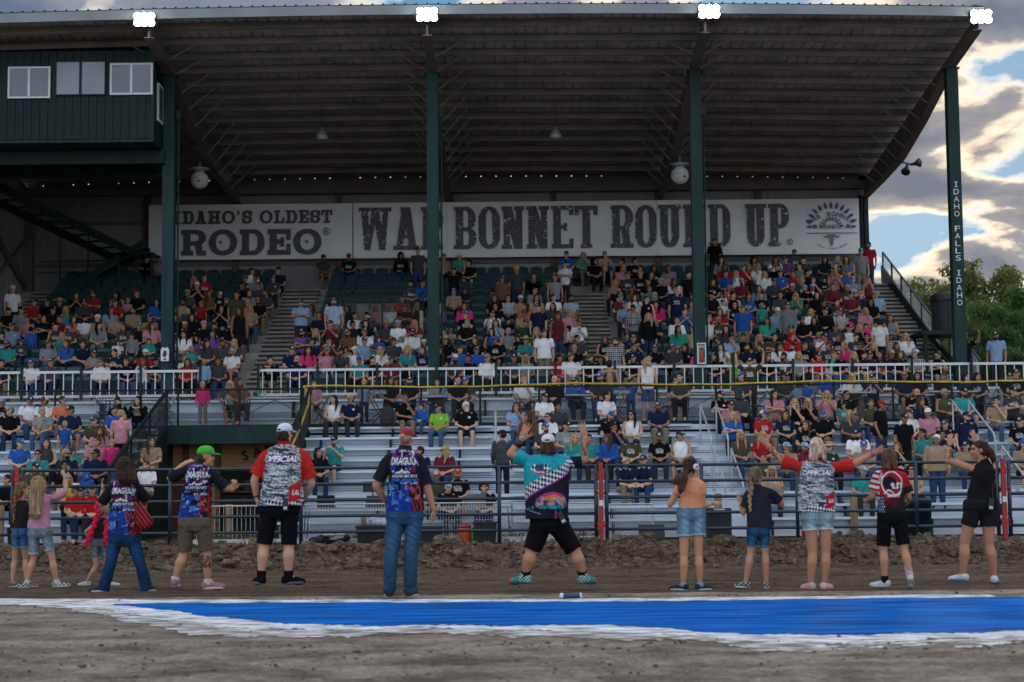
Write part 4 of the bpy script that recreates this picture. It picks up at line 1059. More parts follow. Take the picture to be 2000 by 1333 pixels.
for px, lb in ((33, 'red gate post at the far left of the navy fence'), (1174, 'red gate post in the navy fence right of the cheering man'), (1961, 'red gate post in the navy fence by the woman in black')):
    t = thing('gate_post', lb, 'gate post', (fx(px), FY - .02, 0), group='red gate posts')
    mb = MB(); mb.box(-.045, .045, -.04, .04, 0, 1.71); mb.build('post', M_redp, t)
    for z in (.35, 1.45, 1.05):
        mb = MB(); mb.box(-.10, .10, -.055, -.041, z - .03, z + .03); mb.box(-.10, -.075, -.055, .03, z - .07, z + .07); mb.box(.075, .10, -.055, .03, z - .07, z + .07); mb.build('hinge_plate', M_redp, t)
    mb = MB(); mb.box(-.046, .046, -.046, -.0405, .78, .9); mb.build('white_band', M_white, t)
WY = 38.0
def wire_fence(pa, pb, h, step, cross, lab):
    a, b = at(pa, 1020, WY)[0], at(pb, 1020, WY)[0]
    t = thing('wire_fence_panel', lab, 'fence', ((a + b) / 2, WY, 0), group='grey wire fence panels')
    P = lambda mb, n: setattr(mb.build(n, M_galv, t), 'location', -t.location)
    mb = MB(); mb.tube((a, WY, h), (b, WY, h), .018, 8); mb.tube((a, WY, .06), (b, WY, .06), .018, 8)
    for x in (a, b): mb.tube((x, WY, 0), (x, WY, h), .02, 8)
    P(mb, 'frame')
    mb = MB()
    for x in np.arange(a + step, b - step * .5, step): mb.box(x - .005, x + .005, WY - .005, WY + .005, .075, h - .018)
    if cross:
        for z in np.arange(.16, h - .05, .11): mb.box(a, b, WY - .009, WY - .006, z - .004, z + .004)
    P(mb, 'wire')
wire_fence(385, 520, .84, .098, False, 'low grey picket wire fence in front of the tunnel')
wire_fence(592, 800, .86, .062, True, 'low grey grid wire fence under the laptop table')
wire_fence(800, 1000, .86, .062, True, 'low grey grid wire fence behind the orange jug')
wire_fence(1000, 1165, .84, .062, True, 'low grey grid wire fence behind the cheering man')
wire_fence(1190, 1275, .80, .05, True, 'short grey wire fence right of the middle red gate post')
for px, h, lb in ((448, .88, 'weathered round wooden post in front of the tunnel'), (1403, 1.02, 'wooden post top behind the black bin'), (1668, .98, 'pale wooden post behind the boy in red'), (1, .95, 'orange wooden post at the far left edge'), (1168, .9, 'wooden post beside the middle red gate post')):
    t = thing('wooden_post', lb, 'post', (at(px, 1000, 38.3)[0], 38.3, 0), group='wooden posts behind the fence')
    mb = MB(); mb.lathe([(.085, 0), (.088, .3), (.082, h - .02), (.07, h)], (0, 0, 0), 14); mb.build('shaft', mat('weathered_post', (.22, .135, .075), .85, vary=.3, scale=5, stretch=(3, 3, .5)), t, True)
    mb = MB(); mb.lathe([(.086, 0), (.086, .03)], (0, 0, h * .5), 14); mb.build('band', M_galv, t)
# white edging and plants at the foot of the fence
mb = MB()
for px in range(360, 1180, 60):
    x0_, x1_ = at(px, 1055, 37.6)[0], at(px + 58, 1055, 37.6)[0]; mb.box(x0_, x1_, 37.5, 37.64, 0, .12)
tag(mb.build('edging_kerb', mat('white_kerb', (.5, .5, .5), .8, vary=.2, scale=3)), 'low white edging along the flower strip behind the fence', 'edging')
M_leaf = mat('small_leaves', (.03, .075, .018), .6, vary=.4, scale=9, trans=.25)
M_petal = mat('pink_petals', (.42, .03, .06), .6, vary=.3, scale=9)
for px, lb, fl in ((432, 'low green plant by the white edging in front of the tunnel', 0), (492, 'low leafy plant left of the man in the white cap', 0), (652, 'low flowering plant beside the folded jacket', 1), (700, 'flowering plant left of the black tote', 1), (1000, 'low plant left of the cheering man', 0), (1012, 'leafy plant under the grid fence left of the cheering man', 0), (1128, 'red flowers by the fence right of the cheering man', 1), (1150, 'red flowering plant beside the red gate post', 1)):
    t = thing('flower_plant', lb, 'plant', (at(px, 1050, 37.9)[0], 37.85, 0), group='plants along the fence foot')
    mb = MB()
    for i in range(160):
        c = Vector((random.gauss(0, .16), random.gauss(0, .06), abs(random.gauss(.08, .07)))); d = Vector((random.gauss(0, 1), random.gauss(0, 1), random.gauss(0, .7))).normalized() * .035; e2 = d.orthogonal().normalized() * .016
        mb.poly([c - d, c + e2, c + d, c - e2], [(0, 1, 2, 3)])
    mb.build('leaves', M_leaf, t)
    if fl:
        mb = MB()
        for i in range(22):
            c = (random.gauss(0, .14), random.gauss(-.03, .06), random.uniform(.12, .26)); mb.lathe([(.002, -.01), (.022, 0), (.012, .014)], c, 6)
        mb.build('petals', M_petal, t)
# ------------------------------------------------------------------ people: shared skeleton, skins and clothes
M_skin = mat('skin', (1, 1, 1), 0.55, vary=0.06, scale=9, attr=True, obj=True, spec=0.3)
M_cloth = mat('cloth', (1, 1, 1), 0.85, vary=0.16, scale=7, bump=0.7, bscale=11, attr=True, obj=True, spec=0.06)
M_hair = mat('hair', (1, 1, 1), 0.6, vary=0.4, scale=26, bump=0.5, bscale=40, attr=True, obj=True, stretch=(1, 1, .25), spec=0.15)
M_hat = mat('hat_fabric', (1, 1, 1), 0.75, vary=0.1, scale=9, attr=True, obj=True, spec=0.25)
M_crowd = mat('crowd_cloth', (1, 1, 1), 0.85, vary=0.12, scale=6, attr=True, spec=0.08)
def head_parts(B, c, yaw=0.0, s=1.0, pitch=0.0, face=True):
    Rm = rotz(yaw) @ np.array([[1, 0, 0], [0, math.cos(pitch), -math.sin(pitch)], [0, math.sin(pitch), math.cos(pitch)]])
    def E(p, r): B.ell(np.array(c) + Rm @ (np.array(p) * s), np.array(r) * s, Rm)
    E((0, .012, .028), (.076, .094, .090)); E((0, -.022, -.038), (.060, .066, .072)); E((0, -.055, -.088), (.030, .030, .026))
    E((0, -.090, -.014), (.013, .018, .024)); E((0, -.082, .036), (.050, .014, .012))
    for k in (-1, 1): E((k * .076, .012, -.004), (.012, .022, .032)); E((k * .036, -.068, -.022), (.024, .022, .02))
    if face: E((0, -.082, -.058), (.026, .014, .010))
    return Rm
def face_paint(c, Rm, s=1.0):
    def fn(P):
        q = (P - np.array(c)) @ Rm / s; o = np.ones((len(P), 3)); f = q[:, 1] < -.05
        ax = abs(q[:, 0])
        ex = ((ax - .031) / .016) ** 2
        o[f & (ex + ((q[:, 2] - .010) / .012) ** 2 < 1)] *= (.22, .2, .2)
        o[f & (((ax - .032) / .024) ** 2 + ((q[:, 2] - .034) / .008) ** 2 < 1)] *= (.35, .3, .28)
        o[f & ((ax / .027) ** 2 + ((q[:, 2] + .058) / .009) ** 2 < 1)] *= (.72, .42, .42)
        o[(ax > .07) & (abs(q[:, 2]) < .04) & (abs(q[:, 1]) < .05)] *= (.92, .8, .78)
        return o
    return fn
def hand_parts(B, wr, d, palm_n, s=1.0, curl=0.5, thumb=1, spread=.10):
    """palm plus five fingers. d = direction of the fingers, palm_n = way the palm faces"""
    d = np.array(d, float); d /= np.linalg.norm(d); nrm = np.array(palm_n, float); nrm -= d * (nrm @ d); nrm /= np.linalg.norm(nrm); sd = np.cross(d, nrm)
    wr = np.array(wr, float); L = .185 * s
    pc = wr + d * L * .25; Rm = np.stack([sd, d, nrm], 1)
    B.ell(pc, (.040 * s, .052 * s, .017 * s), Rm)
    for i, (o, ln) in enumerate(((-.030, .36), (-.010, .41), (.011, .385), (.030, .29))):
        p = wr + d * L * .47 + sd * o * s * 1.0; a = spread * (i - 1.5) + 0.0
        dd = d * math.cos(a) + sd * math.sin(a)
        k1 = p + (dd * math.cos(curl * .5) + nrm * math.sin(curl * .5)) * L * ln * .55
        k2 = k1 + (dd * math.cos(curl * 1.5) + nrm * math.sin(curl * 1.5)) * L * ln * .55
        B.cone(p, k1, .0092 * s, .0085 * s, n=8); B.cone(k1, k2, .0085 * s, .0070 * s, n=8)
    t0 = wr + d * L * .14 - sd * thumb * .030 * s; t1 = t0 + (d * .55 - sd * thumb * .75 + nrm * .25) * .045 * s; t2 = t1 + (d * .9 - sd * thumb * .25 + nrm * .2) * .036 * s
    B.cone(t0, t1, .0125 * s, .0105 * s, n=8); B.cone(t1, t2, .0105 * s, .008 * s, n=8)

def skeleton(code, heavy=0):
    """joints of a person facing -Y with the floor at z = 0"""
    J = {}; base = code[0]; hw = 1 + .10 * heavy
    stand = base in 'UAVTRQ'
    lean = .30 if base == 'E' else (.02 if stand else .03)
    pz = .93 if stand else .53
    J['pel'] = np.array([0, 0, pz]); J['neck'] = np.array([0, -.55 * lean, pz + .545 - .12 * lean]); J['head'] = J['neck'] + np.array([0, -.03 - .12 * lean, .135])
    for s, k in ((-1, 'l'), (1, 'r')):
        sh = J['neck'] + np.array([s * .185 * hw, .015, -.06])
        J['sh' + k] = sh
        if stand:
            J['hip' + k] = np.array([s * .09 * hw, 0, .92]); J['kn' + k] = np.array([s * .10, -.015, .50]); J['an' + k] = np.array([s * .11, .01, .09]); J['toe' + k] = np.array([s * .14, -.15, .035])
        else:
            J['hip' + k] = np.array([s * .095 * hw, .0, .53]); J['kn' + k] = np.array([s * .14 * hw, -.42, .54]); J['an' + k] = np.array([s * .13, -.40, .10]); J['toe' + k] = np.array([s * .15, -.57, .04])
        lap = not stand
        if base == 'S': J['el' + k] = sh + (s * .055 * hw, -.06, -.27); J['wr' + k] = np.array([s * .075, -.26, pz + .14])
        elif base in 'XV': J['el' + k] = sh + (s * .05 * hw, -.09, -.25); J['wr' + k] = sh * np.array([0, 1, 1]) + (-s * .10, -.24 - .02 * heavy + .02 * s, -.18 + .02 * s)
        elif base == 'E': J['el' + k] = np.array([s * .19, -.36, .66]); J['wr' + k] = np.array([s * .03, -.52, .62])
        elif base == 'C':
            J['el' + k] = sh + (s * .03, -.17, -.25) if s > 0 else sh + (s * .05, -.08, -.26)
            J['wr' + k] = J['head'] + (.035, -.12, -.16) if s > 0 else np.array([.0, -.27, pz + .17])
        elif base in 'PQ':
            J['el' + k] = sh + (s * .06, -.12, -.22)
            J['wr' + k] = J['head'] + (s * .075, -.26, -.20 if base == 'P' else -.04)
        elif base == 'H': J['el' + k] = sh + (s * .05, -.12, -.24); J['wr' + k] = J['neck'] + (s * .03, -.24, -.10)
        elif base == 'A': J['el' + k] = sh + (s * .17, -.05, .17); J['wr' + k] = J['el' + k] + (s * .02, -.06, .26)
        elif base == 'R':
            J['el' + k] = sh + ((.14, -.16, .05) if s > 0 else (-.06, .0, -.28)); J['wr' + k] = J['el' + k] + ((-.02, -.14, .2) if s > 0 else (-.01, -.08, -.25))
        else: J['el' + k] = sh + (s * .055 * hw, .02, -.29); J['wr' + k] = J['el' + k] + (s * .005, -.10, -.235)
    J['heavy'] = heavy; J['stand'] = stand
    return J
def crowd_body(J, yaw, voxel):
    B = Blob(); h = J['heavy']
    Rm = head_parts(B, J['head'], yaw, 1.04)
    B.cone(J['neck'] + (0, .01, -.05), J['head'] + (0, .01, -.06), .060, .052)
    B.cone(J['pel'], J['pel'] + (J['neck'] - J['pel']) * .70, .10, .085); B.cone(J['shl'], J['shr'], .052, .052)
    for k, s in (('l', -1), ('r', 1)):
        B.cone(J['sh' + k], J['el' + k], .050, .040); B.cone(J['el' + k], J['wr' + k], .041, .027)
        d = J['wr' + k] - J['el' + k]; d = d / np.linalg.norm(d)
        hand_parts(B, J['wr' + k], d + np.array((-s * .25, -.1, .0)), (-s * .6, .3, -.5), 1.0, .7, thumb=s)
        B.cone(J['hip' + k], J['kn' + k], .078, .056); B.cone(J['kn' + k], J['an' + k] + (0, 0, .02), .055, .038); B.cone(J['an' + k], J['toe' + k], .038, .03)
    return B.skin('person_body', M_skin, voxel, 1, face_paint(J['head'], Rm, 1.04))
def crowd_shirt(J, kind, pattern, voxel):
    B = Blob(); h = J['heavy']; w = 1 + .13 * h; bel = 1 + .30 * h
    pe, ne = J['pel'], J['neck']; ax = ne - pe; L = np.linalg.norm(ax); ax = ax / L; v = np.cross(ax, (1., 0, 0)); v /= np.linalg.norm(v)
    u = np.array([1., 0, 0]); st = -.05 if not J['stand'] else -.10
    rings = []
    for t, a, b in ((st, .172 * bel, .125 * bel), (.16, .170 * bel, .130 * bel), (.34, .168 * (1 + .2 * h), .130 * bel), (.60, .180 * w, .126 * w), (.78, .186 * w, .108 * w), (.90, .168 * w, .085), (.97, .095, .066), (1.02, .064, .058)):
        rings.append((pe + ax * (L * t) + v * (0.015 * h if t < .5 else 0), a, b, u, v))
    B.loft(rings, 22, 2.4)
    for k, s in (('l', -1), ('r', 1)):
        sh, el, wr = J['sh' + k], J['el' + k], J['wr' + k]
        if kind == 'tee': B.cone(sh, sh + (el - sh) * .68, .066 * w, .066 * w, flat=True)
        elif kind == 'long': B.cone(sh, el, .066 * w, .056); B.cone(el, el + (wr - el) * .92, .056, .042, flat=True)
        elif kind == 'tank': B.cone(ne + (s * .06, 0, -.03), sh + (-s * .06, 0, -.03), .05, .05)
    zc = J['neck'][2] - .20
    def fn(P):
        o = np.ones((len(P), 4)); x, y, z = P.T
        if pattern == 'print':
            n = np.sin(x * 90) * np.sin(z * 120 + x * 30) > -.15
            o[(abs(x) < .095) & (abs(z - zc) < .065) & (y < -.05) & n & (abs(np.sin(z * 75)) > .35), 3] = .12
        elif pattern == 'crest': o[(abs(x - .075) < .03) & (abs(z - zc - .06) < .022) & (y < -.03), 3] = .15
        elif pattern == 'plaid':
            c = (np.sin(x * 105) > .25).astype(float) + (np.sin(z * 105) > .25); o[:, 3] = 1 - .38 * c
        elif pattern == 'stripe': o[np.sin(z * 120) > .2, 3] = .35
        elif pattern == 'camo': o[(np.sin(x * 60 + np.sin(z * 47) * 2) * np.sin(z * 52 + np.sin(x * 40)) > .1), 3] = .45
        return o
    return B.skin('shirt', M_cloth, voxel, 2, fn)
def crowd_legs(J, kind, voxel):
    B = Blob(); h = J['heavy']; w = 1 + .2 * h
    B.ell(J['pel'] + (0, 0, -.0), (.165 * w, .125 * w, .12))
    for k in 'lr':
        hp, kn, an = J['hip' + k], J['kn' + k], J['an' + k]
        if kind == 'long': B.cone(hp, kn, .096 * w, .074 * w); B.cone(kn, an + (0, 0, .0), .072 * w, .060, flat=True)
        else: B.cone(hp, hp + (kn - hp) * (.86), .098 * w, .084 * w, flat=True)
    return B.skin('trousers' if kind == 'long' else 'shorts', M_cloth, voxel, 2, lambda P: np.ones((len(P), 4)))
def crowd_shoes(J, voxel):
    B = Blob()
    for k in 'lr':
        a, t = J['an' + k], J['toe' + k]; d = t - a; d[2] = 0; d /= np.linalg.norm(d)
        B.cone(a + (0, 0, -.03) - d * .03, a + d * .13 + (0, 0, -.052), .045, .037); B.cone(a + (0, 0, -.045) - d * .03, a + d * .14 + (0, 0, -.06), .035, .03)
    return B.skin('shoes', M_cloth, voxel, 1, lambda P: np.ones((len(P), 4)))
def cap_mesh(name, s=1.0, voxel=.008, brim=True, two=False):
    B = Blob()
    B.loft([((0, .006, .038), .083, .100), ((0, .006, .07), .084, .100), ((0, .004, .10), .074, .088), ((0, .002, .125), .05, .06), ((0, 0, .135), .015, .02)], 24, 2.1)
    if brim: B.loft([((0, -.080, .036), .070, .010, np.array([1., 0, 0]), np.array([0, 0, 1.])), ((0, -.125, .034), .068, .009, np.array([1., 0, 0]), np.array([0, 0, 1.])), ((0, -.158, .026), .052, .008, np.array([1., 0, 0]), np.array([0, 0, 1.])), ((0, -.172, .022), .025, .007, np.array([1., 0, 0]), np.array([0, 0, 1.]))], 20, 2.2)
    def fn(P):
        o = np.ones((len(P), 4))
        if two: o[P[:, 1] > -.015, 3] = .1
        elif brim: o[(abs(P[:, 0]) < .026) & (abs(P[:, 2] - .075) < .02) & (P[:, 1] < -.06), 3] = .3
        return o
    return B.skin(name, M_hat, voxel, 1, fn)
def hair_mesh(kind, voxel=.011):
    B = Blob(); E = B.ell
    if kind == 'short': E((0, .022, .046), (.083, .098, .084)); E((0, .04, .0), (.084, .076, .075))
    elif kind == 'low': E((0, .04, .0), (.084, .074, .07))
    elif kind in ('long', 'longlow'):
        E((0, .024, .044), (.086, .099, .086)); E((0, .06, -.08), (.095, .055, .16))
        for s in (-1, 1): B.cone((s * .076, .01, .03), (s * .092, -.01, -.16), .030, .036); B.cone((s * .092, -.01, -.16), (s * .098, -.055, -.29), .036, .018)
    elif kind == 'bun': E((0, .024, .046), (.083, .098, .084)); E((0, .04, .0), (.084, .074, .07)); E((0, .05, .145), (.045, .045, .04))
    elif kind == 'hood':
        B.loft([((0, .03, -.12), .12, .10), ((0, .03, -.03), .108, .10), ((0, .03, .06), .104, .105), ((0, .03, .12), .08, .085), ((0, .03, .15), .03, .03)], 20, 2.2)
    elif kind == 'beard':
        E((0, -.034, -.072), (.058, .062, .05)); E((0, -.062, -.10), (.036, .036, .034))
    return B.skin({'beard': 'beard', 'hood': 'hood'}.get(kind, 'hair'), M_hair if kind != 'hood' else M_cloth, voxel, 1, lambda P: np.ones((len(P), 4)))
def cowboy_mesh():
    B = Blob()
    B.loft([((0, 0, .05), .086, .102), ((0, 0, .10), .078, .094), ((0, 0, .145), .062, .082), ((0, 0, .155), .03, .05)], 24, 2.2)
    B.loft([((0, 0, .050), .165, .185), ((0, 0, .064), .165, .185)], 28, 2.0)
    for s in (-1, 1): B.cone((s * .155, -.12, .075), (s * .155, .12, .075), .018, .018)
    return B.skin('cowboy_hat', M_hat, .010, 1, lambda P: np.concatenate([np.ones((len(P), 3)), np.where((P[:, 2] > .066) & (P[:, 2] < .085), .6, 1)[:, None]], 1))
def glasses_mesh():
    B = Blob()
    for s in (-1, 1): B.ell((s * .034, -.092, .012), (.027, .012, .018)); B.cone((s * .062, -.08, .016), (s * .080, .0, .012), .006, .006, n=6)
    B.cone((-.02, -.098, .018), (.02, -.098, .018), .006, .006, n=6)
    return B.skin('glasses', M_hat, .006, 0, lambda P: np.ones((len(P), 4)))

CACHE = {}
def cached(key, fn):
    if key not in CACHE: CACHE[key] = fn()
    return CACHE[key]
COLS = {'k': (.007, .007, .009), 'n': (.009, .016, .044), 'g': (.19, .20, .22), 'G': (.045, .048, .055), 'w': (.66, .66, .68), 'r': (.33, .015, .020), 'm': (.13, .018, .035), 'b': (.018, .085, .33), 'l': (.20, .31, .47), 't': (.025, .22, .22), 'e': (.03, .26, .17), 'E': (.012, .045, .03), 'o': (.055, .055, .032), 'y': (.50, .30, .03), 'O': (.48, .13, .06), 'p': (.44, .19, .24), 'h': (.62, .035, .17), 'u': (.13, .06, .22), 'a': (.32, .23, .15), 'B': (.13, .065, .035), 's': (.20, .42, .05)}
CN = {'k': 'black', 'n': 'navy', 'g': 'grey', 'G': 'charcoal', 'w': 'white', 'r': 'red', 'm': 'maroon', 'b': 'blue', 'l': 'light blue', 't': 'teal', 'e': 'green', 'E': 'dark green', 'o': 'olive', 'y': 'yellow', 'O': 'orange', 'p': 'pink', 'h': 'hot pink', 'u': 'purple', 'a': 'tan', 'B': 'brown', 's': 'lime'}
HC = {'k': (.012, .009, .008), 'B': (.055, .028, .014), 'b': (.34, .22, .10), 'g': (.26, .25, .24), 'w': (.55, .54, .52), 'a': (.13, .045, .018), 'd': (.02, .014, .01), 'O': (.2, .07, .02)}
HN = {'k': 'dark', 'B': 'brown', 'b': 'blond', 'g': 'grey', 'w': 'white', 'a': 'auburn', 'd': 'dark', 'O': 'red'}

# every spectator as read off the photograph: zoomed x, y of the head, pose, shirt, head, marks
#  poses: S hands in lap, X arms crossed, E elbows on knees, C hand on chin, P phone, H hands clasped, U standing, V standing arms crossed, A arms up, R one arm up
#  heads: c cap, s short, l long, o bun, x shaved, h hood, w cowboy hat + colour; marks: j heavy, q child, + beard, g glasses, t tank, h long sleeves, D shorts, f faces away, d L R print etc.
CROWD = [
 (0, 440, 4.0, '''100 480 U w cw;65 650 S k ck;165 690 S g ck;265 625 S r ck+;215 665 S p sB;370 625 S k ck;412 622 S k ck;462 622 S k wa;508 640 S t lb t;655 625 S G ck j+;340 690 X k sk;440 770 S G ck t;465 700 S m cn;537 740 S G cb +p;568 700 S O lB t;665 730 S w sk +;768 725 S a cw h;910 690 S a sk;1040 690 S a sk +;915 530 S G lk t;1000 580 S p sb q;1075 510 S k cm;1150 285 X k ck h;1238 270 S g ck;970 800 S G lB;1035 840 U g sB qh;1085 795 S k ct;1185 815 S p lB j;1165 890 S t sB q;920 905 S w ck q;90 785 S l cG gc;240 850 U b sk qhf;12 860 S n sk;55 915 S t cr j+;160 915 S G cm q;380 905 S g cm;525 915 S b lB;645 905 S n sB;15 1080 S n sk;245 1095 S w cb p;400 1090 S G cG hj;795 1100 S w sB hpg;985 1065 S k sB p;1050 1085 S k sB q;1140 1030 S r cw +;1130 1095 P w lB p;1215 1045 S k sk;1310 1080 S n cw;1470 1050 S r lB;1440 1105 S w sb q;1700 1040 S G lB;1815 1025 S w sg g+D;1595 1115 U l sb qh;1370 725 S k ck;1450 775 S k cy +p;1500 740 S k lk;1595 785 S k cp g;1680 785 S k ck +;1800 775 S k cb +j;1440 865 S w lk;1560 885 S u sB qc;1660 850 S u lk;1615 915 S G lk;1740 935 S G sk j+;1500 970 S t sb q;1830 965 S G lb;1430 625 S a sk +;1475 615 S G sk;1470 565 S G cg;1520 405 S o lb;1595 400 S r sB p;1535 505 H k cw;1640 530 S B lB;1570 615 U r sb q;1720 560 U k ct qp;1775 545 S k cb +;1850 545 U o sB j;1885 500 S k sk;1945 555 S g sB;1950 640 S a lb;1920 435 S G cm c;1965 375 S w sB;1870 700 U k lB tD'''),
 (480, 440, 4.0, '''258 350 S n ck;215 440 S G cm c;100 475 S G sB;20 560 S g sB;160 545 S G sB +;90 600 S k cr +j;75 492 S g sk;605 255 S G ck D+;808 265 S k ck;1215 260 S k hk h;1345 200 U G sk;1545 255 S a ck;1665 235 S e cw;1745 275 S k sk;1625 385 A k sk D;1710 500 S n sB q;1285 440 S G sk +;1380 440 S b sk;1710 610 S h lB h;1500 640 S u lb h;430 625 V l cG gj;515 655 S g lB h;640 615 S m ck;688 620 U l cG s+Dj;575 695 S n sB;790 620 S k lk;765 665 S G sB q;1010 615 S p lb h;1120 615 S w sb;1220 600 S r sB;1240 635 X k ck;1340 610 S k lb;950 690 S G ck +j;855 725 S w sk g;840 770 S n sk;1095 760 S G sb;1190 770 S w cl;935 800 S k lk;1300 835 S w ck g+hc;800 820 S B cB +j;440 820 X u ck +;545 845 S E lb p;655 925 S l lk qt;925 880 S l cn j;930 835 S w cG;1040 915 S b sB q;1045 960 S w lb s;1155 935 S G sk g;1215 905 S w ce q;1265 985 S u lb qc;1395 945 U l cw qc;1545 845 P o sk h;1558 930 S k wa;1510 965 S k lk;1795 875 S k lB;1930 700 P w ck;1925 835 S b lk t;1955 605 S k lk;1955 850 S k cb gj;195 1045 H k sk h;360 1000 S n cG;400 1035 S n sg +j;485 1005 S h lk;525 965 S n cn;635 970 S p ct;755 1015 E G ck +;890 1030 S t cb j;850 1050 S w cw;1000 1020 S k sk;990 1075 S t sB q;1140 1025 S m cG j+;1250 1090 S k sB q;1640 1045 S G cw +;1735 1020 S k sk;1800 1040 S b cG g;1885 1025 S w cg h;1670 1000 S b sB'''),
 (940, 440, 4.0, '''165 400 U B cG h;275 370 U G cy;410 390 H k sk h;415 495 S g sk;575 375 S G sb;655 295 V w ck;665 250 S b cG;795 255 C e lb;965 245 P a sk t;880 305 S k hk;575 420 U g sB t;1100 260 S k sk g;1195 268 S k sk;1240 325 S k sk j;1345 340 S k lk;1465 355 S g sB h;105 595 S k lB c;210 600 S g sk +hl;305 580 S a cw;350 615 S O lB;445 640 U n ck D;428 535 S a lB;565 595 S w sB;560 650 S o lk g;700 595 S l sk +l;690 690 S p lb;210 755 S k sk q;345 765 S E ck;330 722 S a sB;600 710 U m lB t;680 745 S w sk q;760 710 H w cB h;755 855 S G sk j;205 830 S g sg t;290 885 S k sB q;345 860 S t wa;490 875 U w sB j;730 930 S k sb g;605 1005 S r sk;700 985 S w cB j;860 1015 S k co +j;255 1025 S G ck;345 1020 S g lb;345 1070 S k ck q;965 860 S k lB gt;1045 885 U n sk l+;1195 935 S n sB g;1190 985 S k ck;1100 1055 S n sg;1355 985 S k cG;1500 985 S G cb j;1590 975 S k lk c;1310 1030 S l sk;1045 425 S a lb t;1140 400 S G cG p;1105 415 S p lb;1245 392 S k sb p;1330 405 S k lB;1300 450 S k ck;1400 445 S k cl;1505 465 S w lB;1075 505 S k sk +j;1175 505 S B lB;1085 580 S m ce j;1290 575 U k sB tc;1125 640 S l cb g;1185 645 U n ck gl;1300 690 U k lb h;1370 625 S h lk h;1530 525 U n xB pj;1640 620 S g sB h;1655 550 S G ck j;1620 460 R k sk;1350 580 S n cl;1525 745 S w sk h;1540 820 S e lB h;1655 800 S a cb D;1820 125 Q k sk h;1800 460 S k lB p;1910 370 S b sB;1990 385 S w lb;1935 440 S O sb qp;1795 570 S k ck;1885 590 S w ck q;1970 580 S k ok t;1770 765 S w sg;1855 750 S o sg +p;1950 905 C l sk g;1830 1035 S k lk;1980 1020 P s lB'''),
 (1400, 440, 4.04, '''325 320 S w lb;375 345 S w lb cj;460 295 P w lk;545 275 S u ck j;610 270 S G ck +;475 345 S k ck;655 335 S g sB;500 390 S b ck c;600 385 S r sB t;710 385 S k sk;765 410 C k lk;670 455 S G lb;850 250 S n lk;945 262 S k lb t;1025 290 S g lB;930 380 H p lb;1035 362 S b cb j;1070 415 S g cg pj;850 455 S k sk qp;195 465 S m cl +;250 545 S b lB p;330 485 S g lB;450 465 S G ck h;600 520 S k cl c;695 505 X k cl +j;790 525 S k lk h;750 465 S w cl;915 515 S m sa j;1025 515 S o sg +;1060 555 S m ck j;1140 575 S n cO;1215 580 S k lk;1255 590 S l sg j;1165 645 S p lb;945 595 S G sk p;845 622 S k sk;345 575 S k sB g;500 575 S G sk;40 605 S w ck q;140 585 S k lk t;1195 440 U m lb qt;1195 155 U r sk +;1135 215 U g ct;205 655 U b cG j;355 660 U e sb q;480 650 S l cw q;395 730 S e lB j;475 715 S l cw;560 640 U g cG h;620 660 S n sk;675 755 S k ck g+j;770 770 S k lk;855 705 S k ck h;965 695 S g cr l;1030 725 S h sB q;935 800 S G ck j;1040 795 S w ck c;1175 760 S h sB q;1120 755 S k lb;1370 750 S g lB t;1485 865 S w lb j;1360 855 S m cG lj;805 820 S p sb q;955 860 S k sB p;1100 860 S G ck p;1180 845 H k sB;1255 815 S l sb q;1300 845 S r sk;1130 920 S k sk g;1235 905 S k lb;1285 935 S B lk;1415 945 S G lB;1160 985 S k sk +;1010 915 S h lb t;885 915 S G cm +;920 995 S e sO;1080 1035 S G lb;800 1005 S r ck j;945 1025 S k cm j;1210 1035 S n ck j;1290 1025 U w sk f;1375 1005 S n ca j;1430 1000 S k lB;1570 1000 S E cl l;210 860 S k sk;240 925 S n sk +;330 885 S G lb;345 945 S k lB;490 945 S w lk;525 980 S G sk +p;600 1015 S w sk +;640 975 S g lb;690 1040 S k sB;400 1000 S k lB g;595 1075 S r hr h'''),
 (1600, 240, 2.515, '''577 1125 X k ck t+;712 1080 R k cn +j;868 1075 U l ck +''')]
DECK = [
 (0, 700, 3.332, '''1320 210 U h sb qh;1495 165 R G lb g;1555 185 S B lB'''),
 (450, 700, 3.332, '''535 160 S p lB;870 118 U l sb q;1035 145 S k lk;1170 145 S k ck +;1350 150 S g lk h;1480 112 S k ok;1530 155 S G cb'''),
 (900, 700, 3.332, '''410 140 R w sb jD;612 145 S k xB h;745 155 S b cG gj;905 125 S G cb +;968 135 U a sk tf;1105 190 U b sB q;1215 175 U w lb tD;1410 245 C n ck D;1430 195 S o sk'''),
 (1350, 700, 3.077, '''352 68 A o ck;300 125 S G cb;555 115 S G ck;625 135 S l sB q;690 122 S b sB q;820 108 S b cl;1090 130 P n ck;1280 95 S n cB;1360 105 S k lk;1645 112 S n lk;1720 105 S n lk;1512 160 S k sB;1955 95 S k ck;1910 105 S k ck;962 140 S w lb''')]
